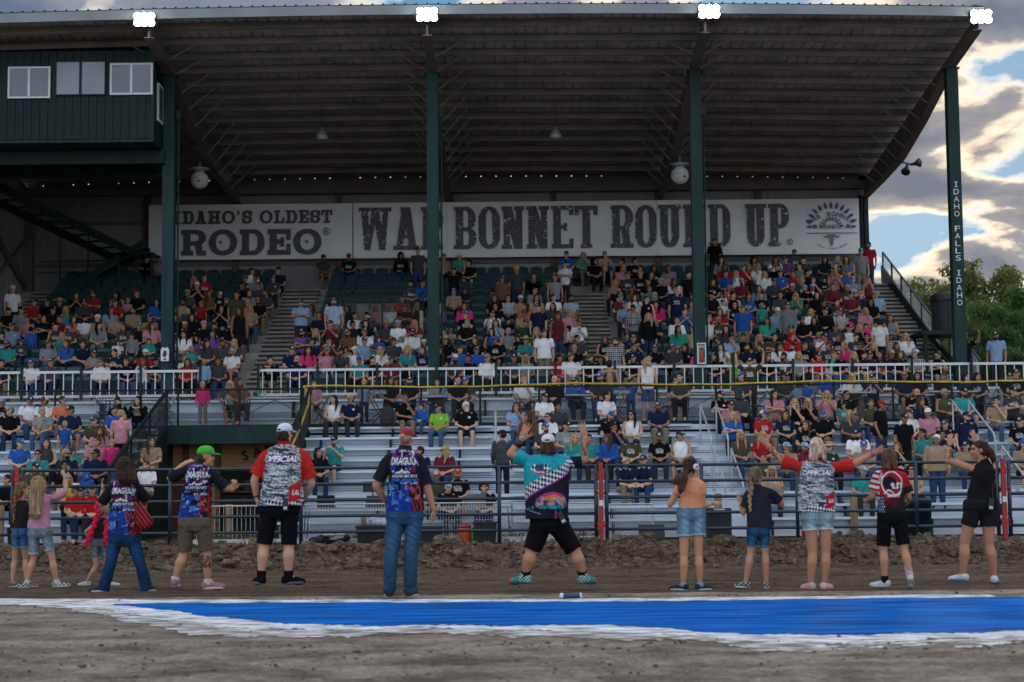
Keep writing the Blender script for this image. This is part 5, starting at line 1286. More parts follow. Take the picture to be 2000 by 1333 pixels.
BLEACH = [
 (0, 700, 3.332, '''15 305 S k cl p;65 280 S k cg;195 290 S w ck j;290 285 S w cm;410 285 S O sB g;280 345 S g sg;455 372 S n ck j;455 445 U b sb qf;770 272 S k ck +c;900 300 H k lk h;820 370 U p sb f;620 430 S o cG gj;630 545 S p oB j;760 578 U h sb qh;300 530 S G lB t;250 615 S t sk gp;435 622 S n sg g+p;480 585 S e sB qc;620 620 S n sk gj;570 725 S b hb qh;440 795 S y lb;525 825 S r ck j;500 880 S r ww;600 880 S r ck h;45 790 S k sk'''),
 (450, 700, 3.332, '''675 285 S w lk t;780 272 S n ca c;1135 262 C k sB c;1245 325 S b sB qh;1360 300 S s ck c;1535 300 S k sw +jDc;570 590 S k lk;680 572 P t ck +D;1395 615 S m lb g;1345 765 S o cp g;1480 745 S k cr +p;1235 615 S n sk;1415 892 S k cl;1645 855 S k sk'''),
 (900, 700, 3.332, '''440 372 S B lB h;565 362 S w sB gh;550 430 S G cb +j;680 445 S g ck p;740 545 S t lb;830 545 S t sk j;970 350 S k cb +;1115 370 S w lk gt;1285 340 S n cG +j;960 540 S b lB h;1105 502 S o xB g+p;1290 512 S k cG +p;1430 492 S w cn tD;1050 690 E n ca +;1205 682 E n ck;270 510 U G ck hf;158 850 S k sB'''),
 (1350, 700, 3.077, '''175 228 X k ck +c;290 218 S G hG h;620 245 C k lb;700 252 C k lb;815 220 P p lb;930 245 S k sk g;1355 185 X k xk +jp;1520 212 S o sb tjc;1635 192 S t ck +j;430 362 S r cb +p;565 365 S n lB p;690 382 S k lB p;795 362 S k cb +j;900 312 U t ck qp;1110 292 U k cr j;1250 372 U k ck;1305 312 S w cG c;1375 315 S n lB;1425 352 S p cw j;1620 355 U n ck +j;1440 465 U a sw hj;1235 482 C k la c;1000 475 S w ck +jp;825 505 S E wa +c;575 525 C a cl;680 565 S m cl +;430 572 S o sB c;1975 362 S k ck;1990 495 S a cb h;1030 672 S t cl;1320 652 S a sk g;482 695 S a lb c''')]
people = []
for zone, T in (('stand', CROWD), ('deck', DECK), ('bleacher', BLEACH)):
    for ox, oy, s, txt in T:
        for rec in txt.split(';'):
            q = rec.split(); mods = ''.join(q[5:]); hd = q[4]
            if len(hd) > 2: mods += hd[2:]; hd = hd[:2]
            people.append(dict(zone=zone, px=ox + float(q[0]) / s, py=oy + float(q[1]) / s, pose=q[2], shirt=q[3], head=hd, mods=mods))
taken = {}
for p in people:
    q = 'q' in p['mods']; p['s'] = (.70 if q else 1.0) * random.uniform(.97, 1.04); st = p['pose'] in 'UAVRQ'
    if p['pose'] == 'R' and p['zone'] == 'deck' and p['px'] < 1100: st = False
    p['stand'] = st
    hz = (1.61 * p['s']) if st else (.45 + .77 * p['s']); best = None
    if p['zone'] == 'stand':
        opts = [(k, D(k), FL(k)) for k in range(ROWS)]
        if p['px'] > 1860: opts = [(-1, 49.4, 3.78)]
    elif p['zone'] == 'bleacher': opts = [(j, BY(j), BS(j) - .45) for j in range(9)]
    else: opts = [(0, 47.75 if not st else 47.0, DZ), (1, 46.75, DZ)]
    for k, y, z in opts:
        y2 = y - (.2 if st and p['zone'] == 'stand' else 0)
        X = at(p['px'], p['py'], y2)[0]
        e_ = abs(proj(X, y2, z + hz)[1] - p['py'])
        for (k2, X2) in taken.get(p['zone'], []):
            if k2 == k and abs(X2 - X) < (.31 if not q else .22): e_ += 22
        if best is None or e_ < best[0]: best = (e_, k, X, y2, z)
    e_, k, X, y2, z = best
    p.update(k=k, X=X, Y=y2, Z=z, err=e_); taken.setdefault(p['zone'], []).append((k, X))

# spectators half hidden between the others, seen only as heads and shoulders in the photograph
rx = random.Random(41)
for (xa_, xb_, k0, k1, n) in ((350, 500, 2, 9, 9), (570, 830, 1, 6, 15), (870, 1130, 1, 9, 18), (1200, 1345, 1, 11, 16), (1385, 1700, 1, 12, 34), (10, 310, 1, 8, 10)):
    for _ in range(n * 3):
        if n <= 0: break
        k = rx.randint(k0, k1); px = rx.uniform(xa_, xb_); X = at(px, 620, D(k))[0]
        if X > 12.0 or any(a - .3 < X < b + .3 for a, b in ((-8.0, -6.75), (2.05, 3.2))) or (5 <= k <= 9 and -5.8 < X < -2.5): continue
        if any(k2 == k and abs(X2 - X) < .43 for k2, X2 in taken['stand']): continue
        hd = rx.choice(['ck', 'sk', 'lB', 'cG', 'lb', 'sB', 'lk', 'cn', 'cb', 'sg']); q = rx.random() < .12
        people.append(dict(zone='stand', px=px, py=proj(X, D(k), FL(k) + 1.22)[1], pose=rx.choice('SSXSPCH'), shirt=rx.choice('kGngwbrwotlamplrw'), head=hd, mods='q' if q else rx.choice(['', '', '+', 'g', 'j']) if hd[0] in 'cs' else '', s=(.7 if q else 1) * rx.uniform(.96, 1.03), stand=False, k=k, X=X, Y=D(k), Z=FL(k), err=0))
        taken['stand'].append((k, X)); n -= 1

for (xa_, xb_, j0, j1, n) in ((5, 300, 2, 8, 8), (1380, 1990, 3, 8, 14), (1000, 1340, 5, 8, 5)):
    for _ in range(n * 4):
        if n <= 0: break
        j = rx.randint(j0, j1); px = rx.uniform(xa_, xb_); X = at(px, 850, BY(j))[0]
        if any(k2 == j and abs(X2 - X) < .46 for k2, X2 in taken['bleacher']) or abs(px - 1400) < 22 or abs(px - 1915) < 22: continue
        hd = rx.choice(['ck', 'sk', 'lB', 'cG', 'lb', 'sB', 'lk', 'cn', 'cb'])
        people.append(dict(zone='bleacher', px=px, py=proj(X, BY(j), BS(j) + .76)[1], pose=rx.choice('SSSXSPC'), shirt=rx.choice('kGngwbrwotlmap'), head=hd, mods='', s=rx.uniform(.96, 1.03), stand=False, k=j, X=X, Y=BY(j), Z=BS(j) - .45, err=0))
        taken['bleacher'].append((j, X)); n -= 1
# ------------------------------------------------------------------ spectators placed on their rows
import re
BIG = 300 - 13
order = sorted(range(len(people)), key=lambda i: (people[i]['Y'], people[i]['py'] < 0))
individual = set(order[:BIG]) if len(people) > BIG else set(order)
merged = []     # (mesh, matrix, colour) of the farthest spectators, one mass
SKINS = [(.48, .255, .165), (.52, .29, .195), (.44, .225, .14), (.38, .185, .11), (.55, .325, .23), (.30, .14, .085)]
TROU = [(.025, .055, .13), (.018, .035, .08), (.014, .014, .017), (.05, .09, .18), (.03, .03, .035), (.20, .16, .11)]
ORD = ['first', 'second', 'third', 'fourth', 'fifth', 'sixth', 'seventh', 'eighth', 'ninth', 'tenth', 'eleventh', 'twelfth', 'thirteenth', 'fourteenth']
POSTS_PX = [328, 844, 1362, 1870]
def place_name(px):
    i = sum(px > q for q in POSTS_PX)
    nm = ['first', 'second', 'third', 'fourth']
    if i == 0: return 'far left' if px < 165 else 'before the first post'
    if i == 4: return 'beyond the fourth post'
    f = (px - POSTS_PX[i - 1]) / (POSTS_PX[i] - POSTS_PX[i - 1])
    if f < .34: return 'right of the %s post' % nm[i - 1]
    if f > .66: return 'left of the %s post' % nm[i]
    return 'between %s and %s posts' % (nm[i - 1], nm[i])
def describe(p):
    m, h = p['mods'], p['head']
    who = 'child' if 'q' in m else ('woman' if h[0] in 'lo' else 'man')
    kind = 'tank top' if 't' in m else ('hoodie' if 'h' in m and h[0] == 'h' else ('long-sleeved top' if 'h' in m else 'tee'))
    pat = 'plaid ' if 'l' in m else ('striped ' if 's' in m else ('camo ' if 'c' in m and p['shirt'] in 'w' and 'h' in m else ''))
    hd = {'c': '%s cap' % (CN.get(h[1], 'dark')), 's': '%s hair' % HN.get(h[1], 'dark'), 'l': 'long %s hair' % HN.get(h[1], 'dark'), 'o': '%s hair bun' % HN.get(h[1], 'dark'), 'x': 'shaved head', 'h': 'raised hood', 'w': '%s cowboy hat' % ('white' if h[1] == 'w' else 'straw')}[h[0]]
    if h[0] == 'w': hd = 'white cowboy hat' if h[1] == 'w' else 'straw cowboy hat'
    return who, '%s %s%s' % (CN[p['shirt']], pat, kind), hd
POSE_W = {'S': '', 'X': 'arms crossed', 'E': 'leaning forward', 'C': 'hand on chin', 'P': 'hands raised to face', 'H': 'hands clasped', 'U': 'standing', 'V': 'standing arms crossed', 'A': 'standing arms raised', 'R': 'one arm raised', 'Q': 'standing taking a picture', 'T': 'standing'}
def zone_name(p):
    if p['zone'] == 'stand': return (ORD[p['k']] + ' seat row') if p['k'] >= 0 else 'at the walkway'
    if p['zone'] == 'deck': return 'on the deck'
    return ORD[p['k']] + ' bleacher row'
labels = {}
for i, p in enumerate(people):
    who, sh, hd = describe(p)
    bits = [who, sh, hd, POSE_W[p['pose']], zone_name(p), place_name(p['px'])]
    p['bits'] = bits; labels.setdefault('%s in %s, %s, %s %s' % (who, sh, hd, bits[4], bits[5]), []).append(i)
for lb, ids in labels.items():
    ids.sort(key=lambda i: people[i]['px'])
    for n, i in enumerate(ids):
        b = people[i]['bits']; full = lb
        if len(ids) > 1:
            b2 = ['left one', 'right one'] if len(ids) == 2 else ['leftmost', 'second from left', 'third from left', 'fourth from left', 'rightmost']
            full = lb + ', ' + b2[min(n, len(b2) - 1)]
        elif b[3] and len((lb + b[3]).replace(',', '').split()) <= 15: full = '%s in %s, %s, %s, %s %s' % (b[0], b[1], b[2], b[3], b[4], b[5])
        people[i]['label'] = full if len(re.findall(r"[A-Za-z0-9][A-Za-z0-9'-]*", full)) <= 16 else full.replace('long-sleeved top', 'sweater').replace(' of the ', ' of ').replace('before the first', 'before first').replace('straw cowboy hat', 'straw hat').replace(', leftmost', '').replace('seat row', 'row').replace('bleacher row', 'bleacher').replace(' and second posts', ' second posts')
for i, p in enumerate(people):
    m = p['mods']; rnd = random.Random(i * 17 + 3)
    heavy = 1 if 'j' in m else 0; pose = p['pose']; far = i not in individual; vx = .026 if far else .0135
    pk = {'T': 'U'}.get(pose, pose)
    if pk == 'R' and not p['stand']: pk = 'C'
    yaw = R(rnd.choice([-52, -24, 0, 0, 26, 48])) if pk in 'SUE' else R(rnd.choice([-20, 0, 30]) if pk in 'XVCHP' else 0)
    J = cached(('J', pk, heavy), lambda: skeleton(pk, heavy))
    body = cached(('body', pk, heavy, round(yaw, 2), vx), lambda: crowd_body(J, yaw, vx))
    kind = 'tank' if 't' in m else ('long' if 'h' in m else 'tee')
    pat = 'plaid' if 'l' in m else 'stripe' if 's' in m else 'print' if 'p' in m else 'camo' if ('c' in m and 'h' in m) else 'crest' if 'c' in m else ('print' if rnd.random() < .18 and p['shirt'] in 'knGbo' else 'plain')
    shirt = cached(('shirt', pk, heavy, kind, pat, vx), lambda: crowd_shirt(J, kind, pat, vx))
    shorts = 'D' in m or rnd.random() < .12
    legs = cached(('legs', pk[0] in 'UAVQR' and p['stand'], pk == 'E', heavy, shorts, vx), lambda: crowd_legs(J, 'short' if shorts else 'long', vx))
    shoes = cached(('shoes', pk[0] in 'UAVQR' and p['stand'], vx), lambda: crowd_shoes(J, max(vx, .016)))
    rz = math.pi + rnd.uniform(-.2, .2) if 'f' in m else rnd.uniform(-.36, .36) + (-p['X'] * .008)
    if pk in 'U' and p['zone'] == 'bleacher' and p['head'] == 'cr': rz = R(55)
    s = p['s']; seat_lift = 0 if p['stand'] else .45 * (1 - s)
    fy = -.50 if (p['zone'] == 'bleacher' and p['stand']) else 0
    M = Matrix.Translation((p['X'], p['Y'] + fy, p['Z'] + seat_lift)) @ Matrix.Rotation(rz, 4, 'Z') @ Matrix.Diagonal((s, s, s, 1))
    hm = Matrix.Translation(J['head']) @ Matrix.Rotation(yaw, 4, 'Z') @ Matrix.Scale(1.06, 4) @ (Matrix.Scale(1.16, 4) if 'q' in m else Matrix.Identity(4))
    h = p['head']; pieces = []
    sc_ = COLS[p['shirt']]; jit = rnd.uniform(.85, 1.15)
    pieces.append((shirt, Matrix.Identity(4), tuple(c * jit for c in sc_)))
    if kind == 'tank' and p['shirt'] == 'a' and h[0] == 's': pieces.pop()
    pieces.append((legs, Matrix.Identity(4), rnd.choice(TROU) if not shorts else rnd.choice(TROU[1:])))
    pieces.append((shoes, Matrix.Identity(4), rnd.choice([(.02, .02, .022), (.4, .4, .4), (.06, .035, .02)])))
    hcol = HC['d'] if h[0] in 'cwh' and h[0] != 'l' else HC.get(h[1], HC['k'])
    hv = .011 if not far else .022
    if h[0] == 's': pieces.append((cached(('hair', 'short', hv), lambda: hair_mesh('short', hv)), hm, hcol))
    elif h[0] == 'l': pieces.append((cached(('hair', 'long', hv), lambda: hair_mesh('long', hv)), hm, hcol))
    elif h[0] == 'o': pieces.append((cached(('hair', 'bun', hv), lambda: hair_mesh('bun', hv)), hm, hcol))
    elif h[0] == 'h': pieces.append((cached(('hair', 'hood', hv), lambda: hair_mesh('hood', hv)), hm, tuple(c * jit for c in sc_)))
    elif h[0] in 'cw':
        if not far: pieces.append((cached(('hair', 'low', hv), lambda: hair_mesh('low', hv)), hm, rnd.choice([HC['d'], HC['B'], HC['k']])))
        if h[0] == 'c':
            cc = COLS.get(h[1], (.02, .02, .02)); two = h[1] in 'lcbtm' and rnd.random() < .4
            pieces.append((cached(('cap', two, far), lambda: cap_mesh('cap', 1, .009 if not far else .02, True, two)), hm, cc))
        else: pieces.append((cached(('cowboy', far), lambda: cowboy_mesh()), hm, (.62, .60, .55) if h[1] == 'w' else (.36, .27, .15)))
    if '+' in m: pieces.append((cached(('hair', 'beard', hv), lambda: hair_mesh('beard', hv)), hm, HC['w'] if h[1] == 'w' and h[0] == 's' else rnd.choice([HC['k'], HC['B'], HC['g'], HC['a']])))
    if 'g' in m and not far: pieces.append((cached(('glasses',), glasses_mesh), hm, rnd.choice([(.01, .01, .012), (.01, .01, .012), (.02, .12, .35)])))
    elif h[0] == 'c' and not far and rnd.random() < .22:      # sunglasses pushed up on the cap
        pieces.append((cached(('glasses',), glasses_mesh), hm @ Matrix.Translation((0, .002, .055)), rnd.choice([(.02, .16, .5), (.02, .3, .12), (.45, .2, .03)])))
    skin = rnd.choice(SKINS)
    if far:
        merged.append((body, M, skin))
        for me, ml, c in pieces: merged.append((me, M @ ml, c))
        continue
    o = link('person', body); o.matrix_world = M; o.color = (*skin, 1)
    tag(o, p['label'], 'person', {'stand': 'spectators in the seat rows', 'deck': 'guests on the viewing deck', 'bleacher': 'spectators on the bleachers'}[p['zone']])
    for me, ml, c in pieces:
        ch = link(me.name.split('.')[0], me, o); ch.matrix_local = ml; ch.color = (*c, 1)
if merged:
    Vs, Fs, Cs, n = [], [], [], 0
    for me, M, c in merged:
        P = verts_of(me); A = np.array(M); Vs.append(P @ A[:3, :3].T + A[:3, 3]); k = len(P)
        lt = np.empty(len(me.polygons), int); me.polygons.foreach_get('loop_total', lt); lv = np.empty(len(me.loops), int); me.loops.foreach_get('vertex_index', lv)
        pos = np.concatenate([[0], np.cumsum(lt)])
        Fs += [tuple(lv[a:b] + n) for a, b in zip(pos[:-1], pos[1:])]
        at_ = np.ones(k * 4, np.float32)
        if 'Col' in me.color_attributes: me.color_attributes['Col'].data.foreach_get('color', at_)
        at_ = at_.reshape(-1, 4); al = at_[:, 3:4]; rgb = at_[:, :3] * np.array(c) * al + (1 - al) * .58
        Cs.append(np.concatenate([rgb, np.ones((k, 1))], 1)); n += k
    me = bpy.data.meshes.new('crowd'); me.from_pydata(np.concatenate(Vs).tolist(), [], [tuple(int(v) for v in f) for f in Fs]); me.materials.append(M_crowd)
    a_ = me.color_attributes.new('Col', 'FLOAT_COLOR', 'POINT'); a_.data.foreach_set('color', np.concatenate(Cs).astype(np.float32).ravel())
    me.polygons.foreach_set('use_smooth', [True] * len(Fs))
    o = link('crowd', me); o['kind'] = 'stuff'; o['label'] = 'the farthest spectators in the upper seat rows, too small to tell apart'
print('people', len(people), 'single', len(individual), 'bad fit', [(int(p['px']), int(p['py']), int(p['err'])) for p in people if p['err'] > 14][:40])

# ------------------------------------------------------------------ stadium seats
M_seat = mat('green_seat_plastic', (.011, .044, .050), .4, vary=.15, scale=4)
M_plate = mat('seat_plate', (.62, .63, .63), .4)
def seat_mesh():
    mb = MB(); n = 7
    top = [(-.215 + .43 * i / n, .80 + .05 * math.sin(math.pi * i / n)) for i in range(n + 1)]
    out = [(-.205, .42), (.205, .42)] + top[::-1]
    k = len(out); lean = lambda z: (z - .42) * .26
    P = [(x, lean(z) + .02 * (abs(x) / .2) ** 2 * -1, z) for x, z in out] + [(x, lean(z) + .035, z) for x, z in out]
    mb.poly(P, [tuple(range(k)), tuple(range(2 * k - 1, k - 1, -1))] + [(i, k + i, k + (i + 1) % k, (i + 1) % k) for i in range(k)])
    mb.prism_x([(-.07, .38), (-.03, .36), (-.10, .70), (-.15, .69)], -.20, .20)
    mb.prism_x([(-.165, .688), (-.155, .715), (-.09, .715), (-.10, .69)], -.205, .205)
    mb.box(-.235, -.21, -.22, .02, .56, .60); mb.box(.21, .235, -.22, .02, .56, .60)
    mb.box(-.235, -.20, -.02, .06, .0, .56); mb.box(.20, .235, -.02, .06, .0, .56)
    mb.m = 1; mb.poly([(-.06, lean(.78) - .014, .765), (.06, lean(.78) - .014, .765), (.06, lean(.82) - .014, .812), (-.06, lean(.82) - .014, .812)], [(0, 1, 2, 3)])
    return mb.mesh('stadium_seat', [M_seat, M_plate])
SM = seat_mesh()
seats = []
occ = taken['stand']
for k in range(ROWS):
    x = -15.7
    while x < 12.1:
        if not any(a - .28 < x < b + .28 for a, b in ((-8.0, -6.75), (2.05, 3.2)) if not (k == 13 and a > 0)) and not (VOM[2] - 1 <= k <= VOM[3] and VOM[0] - .35 < x < VOM[1] + .35):
            busy = any(kk == k and abs(X - x) < .27 for kk, X in occ)
            hid = sum(1 for kk, X in occ if kk in (k - 1,) and abs(X - x) < .25)
            seats.append((k, x + random.uniform(-.015, .015), busy, hid))
        x += .503
free = [q for q in seats if not q[2]]
free.sort(key=lambda q: (q[0] + 4 * q[3]))
single = free[:292]; rest = free[292:] + [q for q in seats if q[2]]
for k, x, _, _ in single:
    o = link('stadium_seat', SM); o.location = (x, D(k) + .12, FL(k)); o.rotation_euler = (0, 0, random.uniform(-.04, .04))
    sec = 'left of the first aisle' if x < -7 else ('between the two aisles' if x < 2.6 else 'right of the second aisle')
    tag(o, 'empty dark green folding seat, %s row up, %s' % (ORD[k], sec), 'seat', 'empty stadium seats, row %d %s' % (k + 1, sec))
if rest:
    P0 = verts_of(SM); f0 = [tuple(p.vertices) for p in SM.polygons]; mi0 = [p.material_index for p in SM.polygons]
    mb = MB()
    for k, x, _, _ in rest:
        for f, m_ in zip(f0, mi0): pass
        b = len(mb.v); mb.v += [(a + x, c + D(k) + .12, d + FL(k)) for a, c, d in P0]; mb.f += [tuple(b + i for i in f) for f in f0]; mb.mi += mi0
    o = mb.build('stadium_seats', [M_seat, M_plate]); o['kind'] = 'stuff'; o['label'] = 'rows of far or covered dark green stadium seats'
# ------------------------------------------------------------------ the people on the track
AW, AH = 132, 156
def put_text(A, s, u0, u1, v0, v1, col, outline=None, bold=.03, shear=0.0):
    x0, x1, y0, y1 = [int(round(q)) for q in ((u0 + 1) / 2 * AW, (u1 + 1) / 2 * AW, v0 * AH, v1 * AH)]
    m = text_mask(s, x1 - x0, y1 - y0, bold, shear)
    if outline is not None:
        d = np.zeros((m.shape[0] + 4, m.shape[1] + 4), bool)
        for i in range(5):
            for j in range(5): d[i:i + m.shape[0], j:j + m.shape[1]] |= m
        for yy, xx in zip(*np.where(d)):
            Y, X = y0 + yy - 2, x0 + xx - 2
            if 0 <= Y < AH and 0 <= X < AW: A[Y, X] = outline
    for yy, xx in zip(*np.where(m)):
        Y, X = y0 + yy, x0 + xx
        if 0 <= Y < AH and 0 <= X < AW: A[Y, X] = col
UU, VV = np.meshgrid(np.linspace(-1, 1, AW), np.linspace(0, 1, AH))
def blotch(s, lo): return noise2(AH, AW, s) > lo
def art_dragon(flip=0):
    A = np.zeros((AH, AW, 3)); A[:] = (.012, .012, .022)
    up = VV > .55
    A[up & blotch(15, .47)] = (.018, .035, .26); A[up & blotch(13, .62)] = (.10, .02, .14); A[up & blotch(12, .66)] = (.24, .02, .06); A[up & (VV > .62) & blotch(7, .76)] = (.48, .48, .64)
    A[up & (VV < .76) & blotch(12, .58)] = (.014, .012, .02)
    lo = VV < .47
    A[lo & (UU < .35) & blotch(16, .36)] = (.014, .040, .23); A[lo & (UU < .25) & blotch(11, .66)] = (.05, .16, .42); A[lo & (UU < .25) & blotch(7, .80)] = (.18, .34, .55); A[(VV < .14 + .06 * UU) & (UU < .3) & blotch(7, .35)] = (.012, .028, .18)
    rt = lo & (UU > .05 + .5 * (.47 - VV)); A[rt & (np.sin((UU * 3 + VV * 1.2) * 14 + 5 * noise2(AH, AW, 9)) > .15)] = (.30, .025, .03); A[rt & blotch(8, .70)] = (.36, .13, .08); A[rt & blotch(9, .66)] = (.012, .012, .02)
    A[(UU > .8) & (VV < .9)] = (.012, .012, .02); A[(UU > .72) & (VV < .62) & blotch(5, .42)] = (.36, .02, .03)
    A[(VV > .42) & (VV < .62) & (abs(UU) < .72) & ~blotch(7, .75)] = (.012, .012, .022)
    zz = .60 + .075 * np.maximum(0, 1 - abs(UU + .12) / .2) + .05 * np.maximum(0, 1 - abs(UU - .14) / .16) + .035 * np.maximum(0, 1 - abs(UU + .36) / .14)
    A[(VV > .605) & (VV < zz) & ((zz - VV < .035) | blotch(3, .5))] = (.55, .56, .62)
    put_text(A, 'DRAGULA', -.70, .70, .735, .850, (.62, .62, .70), (.015, .015, .03), .035)
    put_text(A, 'MOUNTAIN WEST', -.62, .66, .53, .585, (.55, .55, .60), None, .02); put_text(A, 'NATIONALS', -.05, .66, .43, .47, (.52, .52, .58), None, .015)
    A[(VV > .475) & (VV < .52) & (abs(UU) < .7) & blotch(4, .45)] = (.03, .12, .45)
    put_text(A, 'DRAGULA', -.28, .28, .945, .975, (.5, .5, .55))
    return A
def art_official():
    A = np.zeros((AH, AW, 3)); A[:] = (.10, .115, .14)
    hs_ = lambda s, k: noise2(AH + 40, AW // k + 14, s)[(np.arange(AH)[:, None] + (np.arange(AW)[None] // 6)) % (AH + 40), (np.arange(AW)[None] // k + np.zeros((AH, 1), int))]
    a_, b_ = hs_(3.0, 6), hs_(1.6, 2); A[a_ > .48] = (.22, .24, .28); A[a_ > .66] = (.36, .38, .43); A[a_ < .30] = (.035, .04, .055); A[(a_ > .42) & (b_ > .66)] = (.58, .59, .63); A[(a_ > .5) & (b_ < .26)] = (.04, .045, .06)
    for i, (s, u, v) in enumerate((('CHAMPAGNE', -.1, .865), ('RACING', -.7, .84), ('FUELS', -.2, .60), ('RIDE IT', .3, .55), ('SERIES', -.5, .50), ('WELLA LAL', -.25, .42), ('FAMILY', -.7, .36), ('MOTORS', .1, .36), ('LAL', -.8, .27), ('TOOLS', -.2, .28), ('TRACK', -.55, .20), ('PARTS', .0, .19))):
        put_text(A, s, u, min(u + .085 * len(s), .95), v, v + .035, (.60, .61, .66) if i % 3 else (.02, .02, .035), None, .02, .25)
    put_text(A, 'OFFICIAL', -.80, .62, .70, .80, (.72, .70, .76), (.07, .02, .10), .04, .35)
    cb = (VV < .10 + .16 * np.maximum(0, UU)) & (UU > -.5); ck = ((np.floor(UU * 9 + VV * 11) + np.floor(VV * 15 - UU * 7)) % 2) > 0
    A[cb & ck] = (.62, .62, .66); A[cb & ~ck] = (.015, .015, .03)
    tg = (UU > .30) & (UU < .85) & (VV > .05 + .1 * (UU - .3)) & (VV < .31 + .16 * (UU - .3)); A[tg] = (.42, .018, .022)
    put_text(A, 'LAL', .42, .78, .17, .25, (.66, .66, .68), None, .04, .2)
    return A
def art_flagman():
    A = np.zeros((AH, AW, 3)); A[:] = (.014, .014, .022)
    ln = .28 + .235 * (UU + 1)            # lower edge of the chequered sash
    A[VV > ln + .18] = (.018, .29, .35)
    band = (VV > ln) & (VV < ln + .19); ck = ((np.floor((UU * .82 + VV * .9) * 13) + np.floor((VV * .9 - UU * .5) * 15)) % 2) > 0
    A[band & ck] = (.60, .60, .64); A[band & ~ck] = (.015, .02, .045)
    A[(abs(VV - ln) < .012)] = (.28, .03, .22)
    el = ((UU - .20) / .66) ** 2 + ((VV - .20) / .215) ** 2; sun = (el < 1) & (VV > .20)
    A[sun] = (.50, .05, .05); A[sun & (el < .62)] = (.55, .16, .05); A[sun & (el > .86)] = (.30, .03, .25)
    A[(el < .8) & (VV > .20) & blotch(7, .60)] = (.22, .28, .38); A[(el < .8) & (VV > .20) & (VV < .29) & blotch(6, .5)] = (.04, .05, .12)
    A[(VV < .20) & (VV > .155) & (abs(UU) < .75) & blotch(5, .3)] = (.02, .26, .30)
    A[(abs(VV - .12 + .12 * (UU + .6)) < .008) & (UU < -.25)] = (.15, .22, .35); A[(VV < .13) & (abs(UU - .3) < .035)] = (.30, .05, .22)
    e = ((UU + .22) / .34) ** 2 + ((VV - .79) / .085) ** 2
    A[(e < 1) & (abs(UU + .22) > .12) & ck] = (.62, .62, .64); A[(e < 1) & (abs(UU + .22) > .12) & ~ck] = (.015, .015, .03); A[(e < 1.3) & (VV < .76) & (abs(UU + .22) < .17)] = (.36, .03, .05); A[(e < .6) & (abs(UU + .22) < .13) & (VV > .76)] = (.03, .06, .16)
    put_text(A, 'RACE', -.36, -.08, .715, .75, (.6, .6, .62)); 
    return A
def art_bull():
    A = np.zeros((AH, AW, 3)); A[:] = (.36, .015, .022)
    A[(VV < .36) & (UU > -.2)] = (.016, .016, .024); A[(VV < .58) & (UU > .45)] = (.02, .02, .03); f = noise2(AH, AW, 5) * .16
    A[(VV < .24 + f) & (UU > -.55) & (UU < .3)] = (.10, .01, .014); A[(VV < .12 + f) & (UU > -.55)] = (.014, .014, .02)
    nb = (UU < -.52) & (VV < .42); A[nb] = (.015, .028, .10)
    st = nb & (((np.floor(UU * 16) + np.floor(VV * 15)) % 2) > 0) & (abs(UU * 16 % 1 - .5) < .3) & (abs(VV * 15 % 1 - .5) < .3); A[st] = (.6, .6, .64)
    e = (UU / .66) ** 2 + ((VV - .68) / .27) ** 2; A[(e > .82) & (e < 1.08)] = (.64, .64, .66); A[(e > .70) & (e < .82)] = (.05, .02, .03)
    b = ((UU + .15) / .42) ** 2 + ((VV - .68) / .16) ** 2; A[b < 1 + .5 * (noise2(AH, AW, 5) - .5)] = (.014, .015, .028); A[(((UU - .02) / .12) ** 2 + ((VV - .64) / .06) ** 2 < 1)] = (.55, .58, .62)
    put_text(A, 'LIT', -.05, .72, .56, .70, (.66, .66, .68), (.05, .02, .03), .04)
    A[(abs(VV - .47 + .06 * np.sin(UU * 7)) < .02) & (abs(UU) < .5)] = (.62, .62, .65); A[(abs(VV - .40) < .018) & (abs(UU) < .3) & blotch(4, .4)] = (.6, .6, .62)
    A[(UU < -.6) & (VV > .75) & (np.sin(UU * 40) > .2)] = (.6, .6, .63)
    return A
def art_plain(c, speck=None):
    A = np.zeros((AH, AW, 3)); A[:] = c
    if speck is not None: A[blotch(2.2, .66)] = speck
    return A
SHADE = lambda P: np.ones((len(P), 4))
def folds(me, a, long_=False):
    """creases in the cloth, moved along the normals"""
    P = verts_of(me); nr = np.empty(len(P) * 3); me.vertices.foreach_get('normal', nr); nr = nr.reshape(-1, 3); x, y, z = P.T
    w1 = np.sin(x * 26 + z * 21 + 2.6 * np.sin(z * 9 + x * 5) + y * 15); w2 = np.sin(x * -31 + z * 34 + 2.2 * np.sin(x * 13 - z * 6) + y * 22)
    d = np.maximum(w1, 0) ** 2 * .8 + np.maximum(w2, 0) ** 2 * .6 - .5
    if long_: d = d * .8 + np.sin(z * 70 + x * 44 * np.sin(z * 9) + 3.4 * np.sin(x * 21 + y * 14 + z * 17)) * (.75 * np.exp(-((z - .12) / .11) ** 2) + .35 * np.exp(-((z - .52) / .07) ** 2))
    me.vertices.foreach_set('co', (P + nr * (d * a)[:, None]).ravel()); me.update()
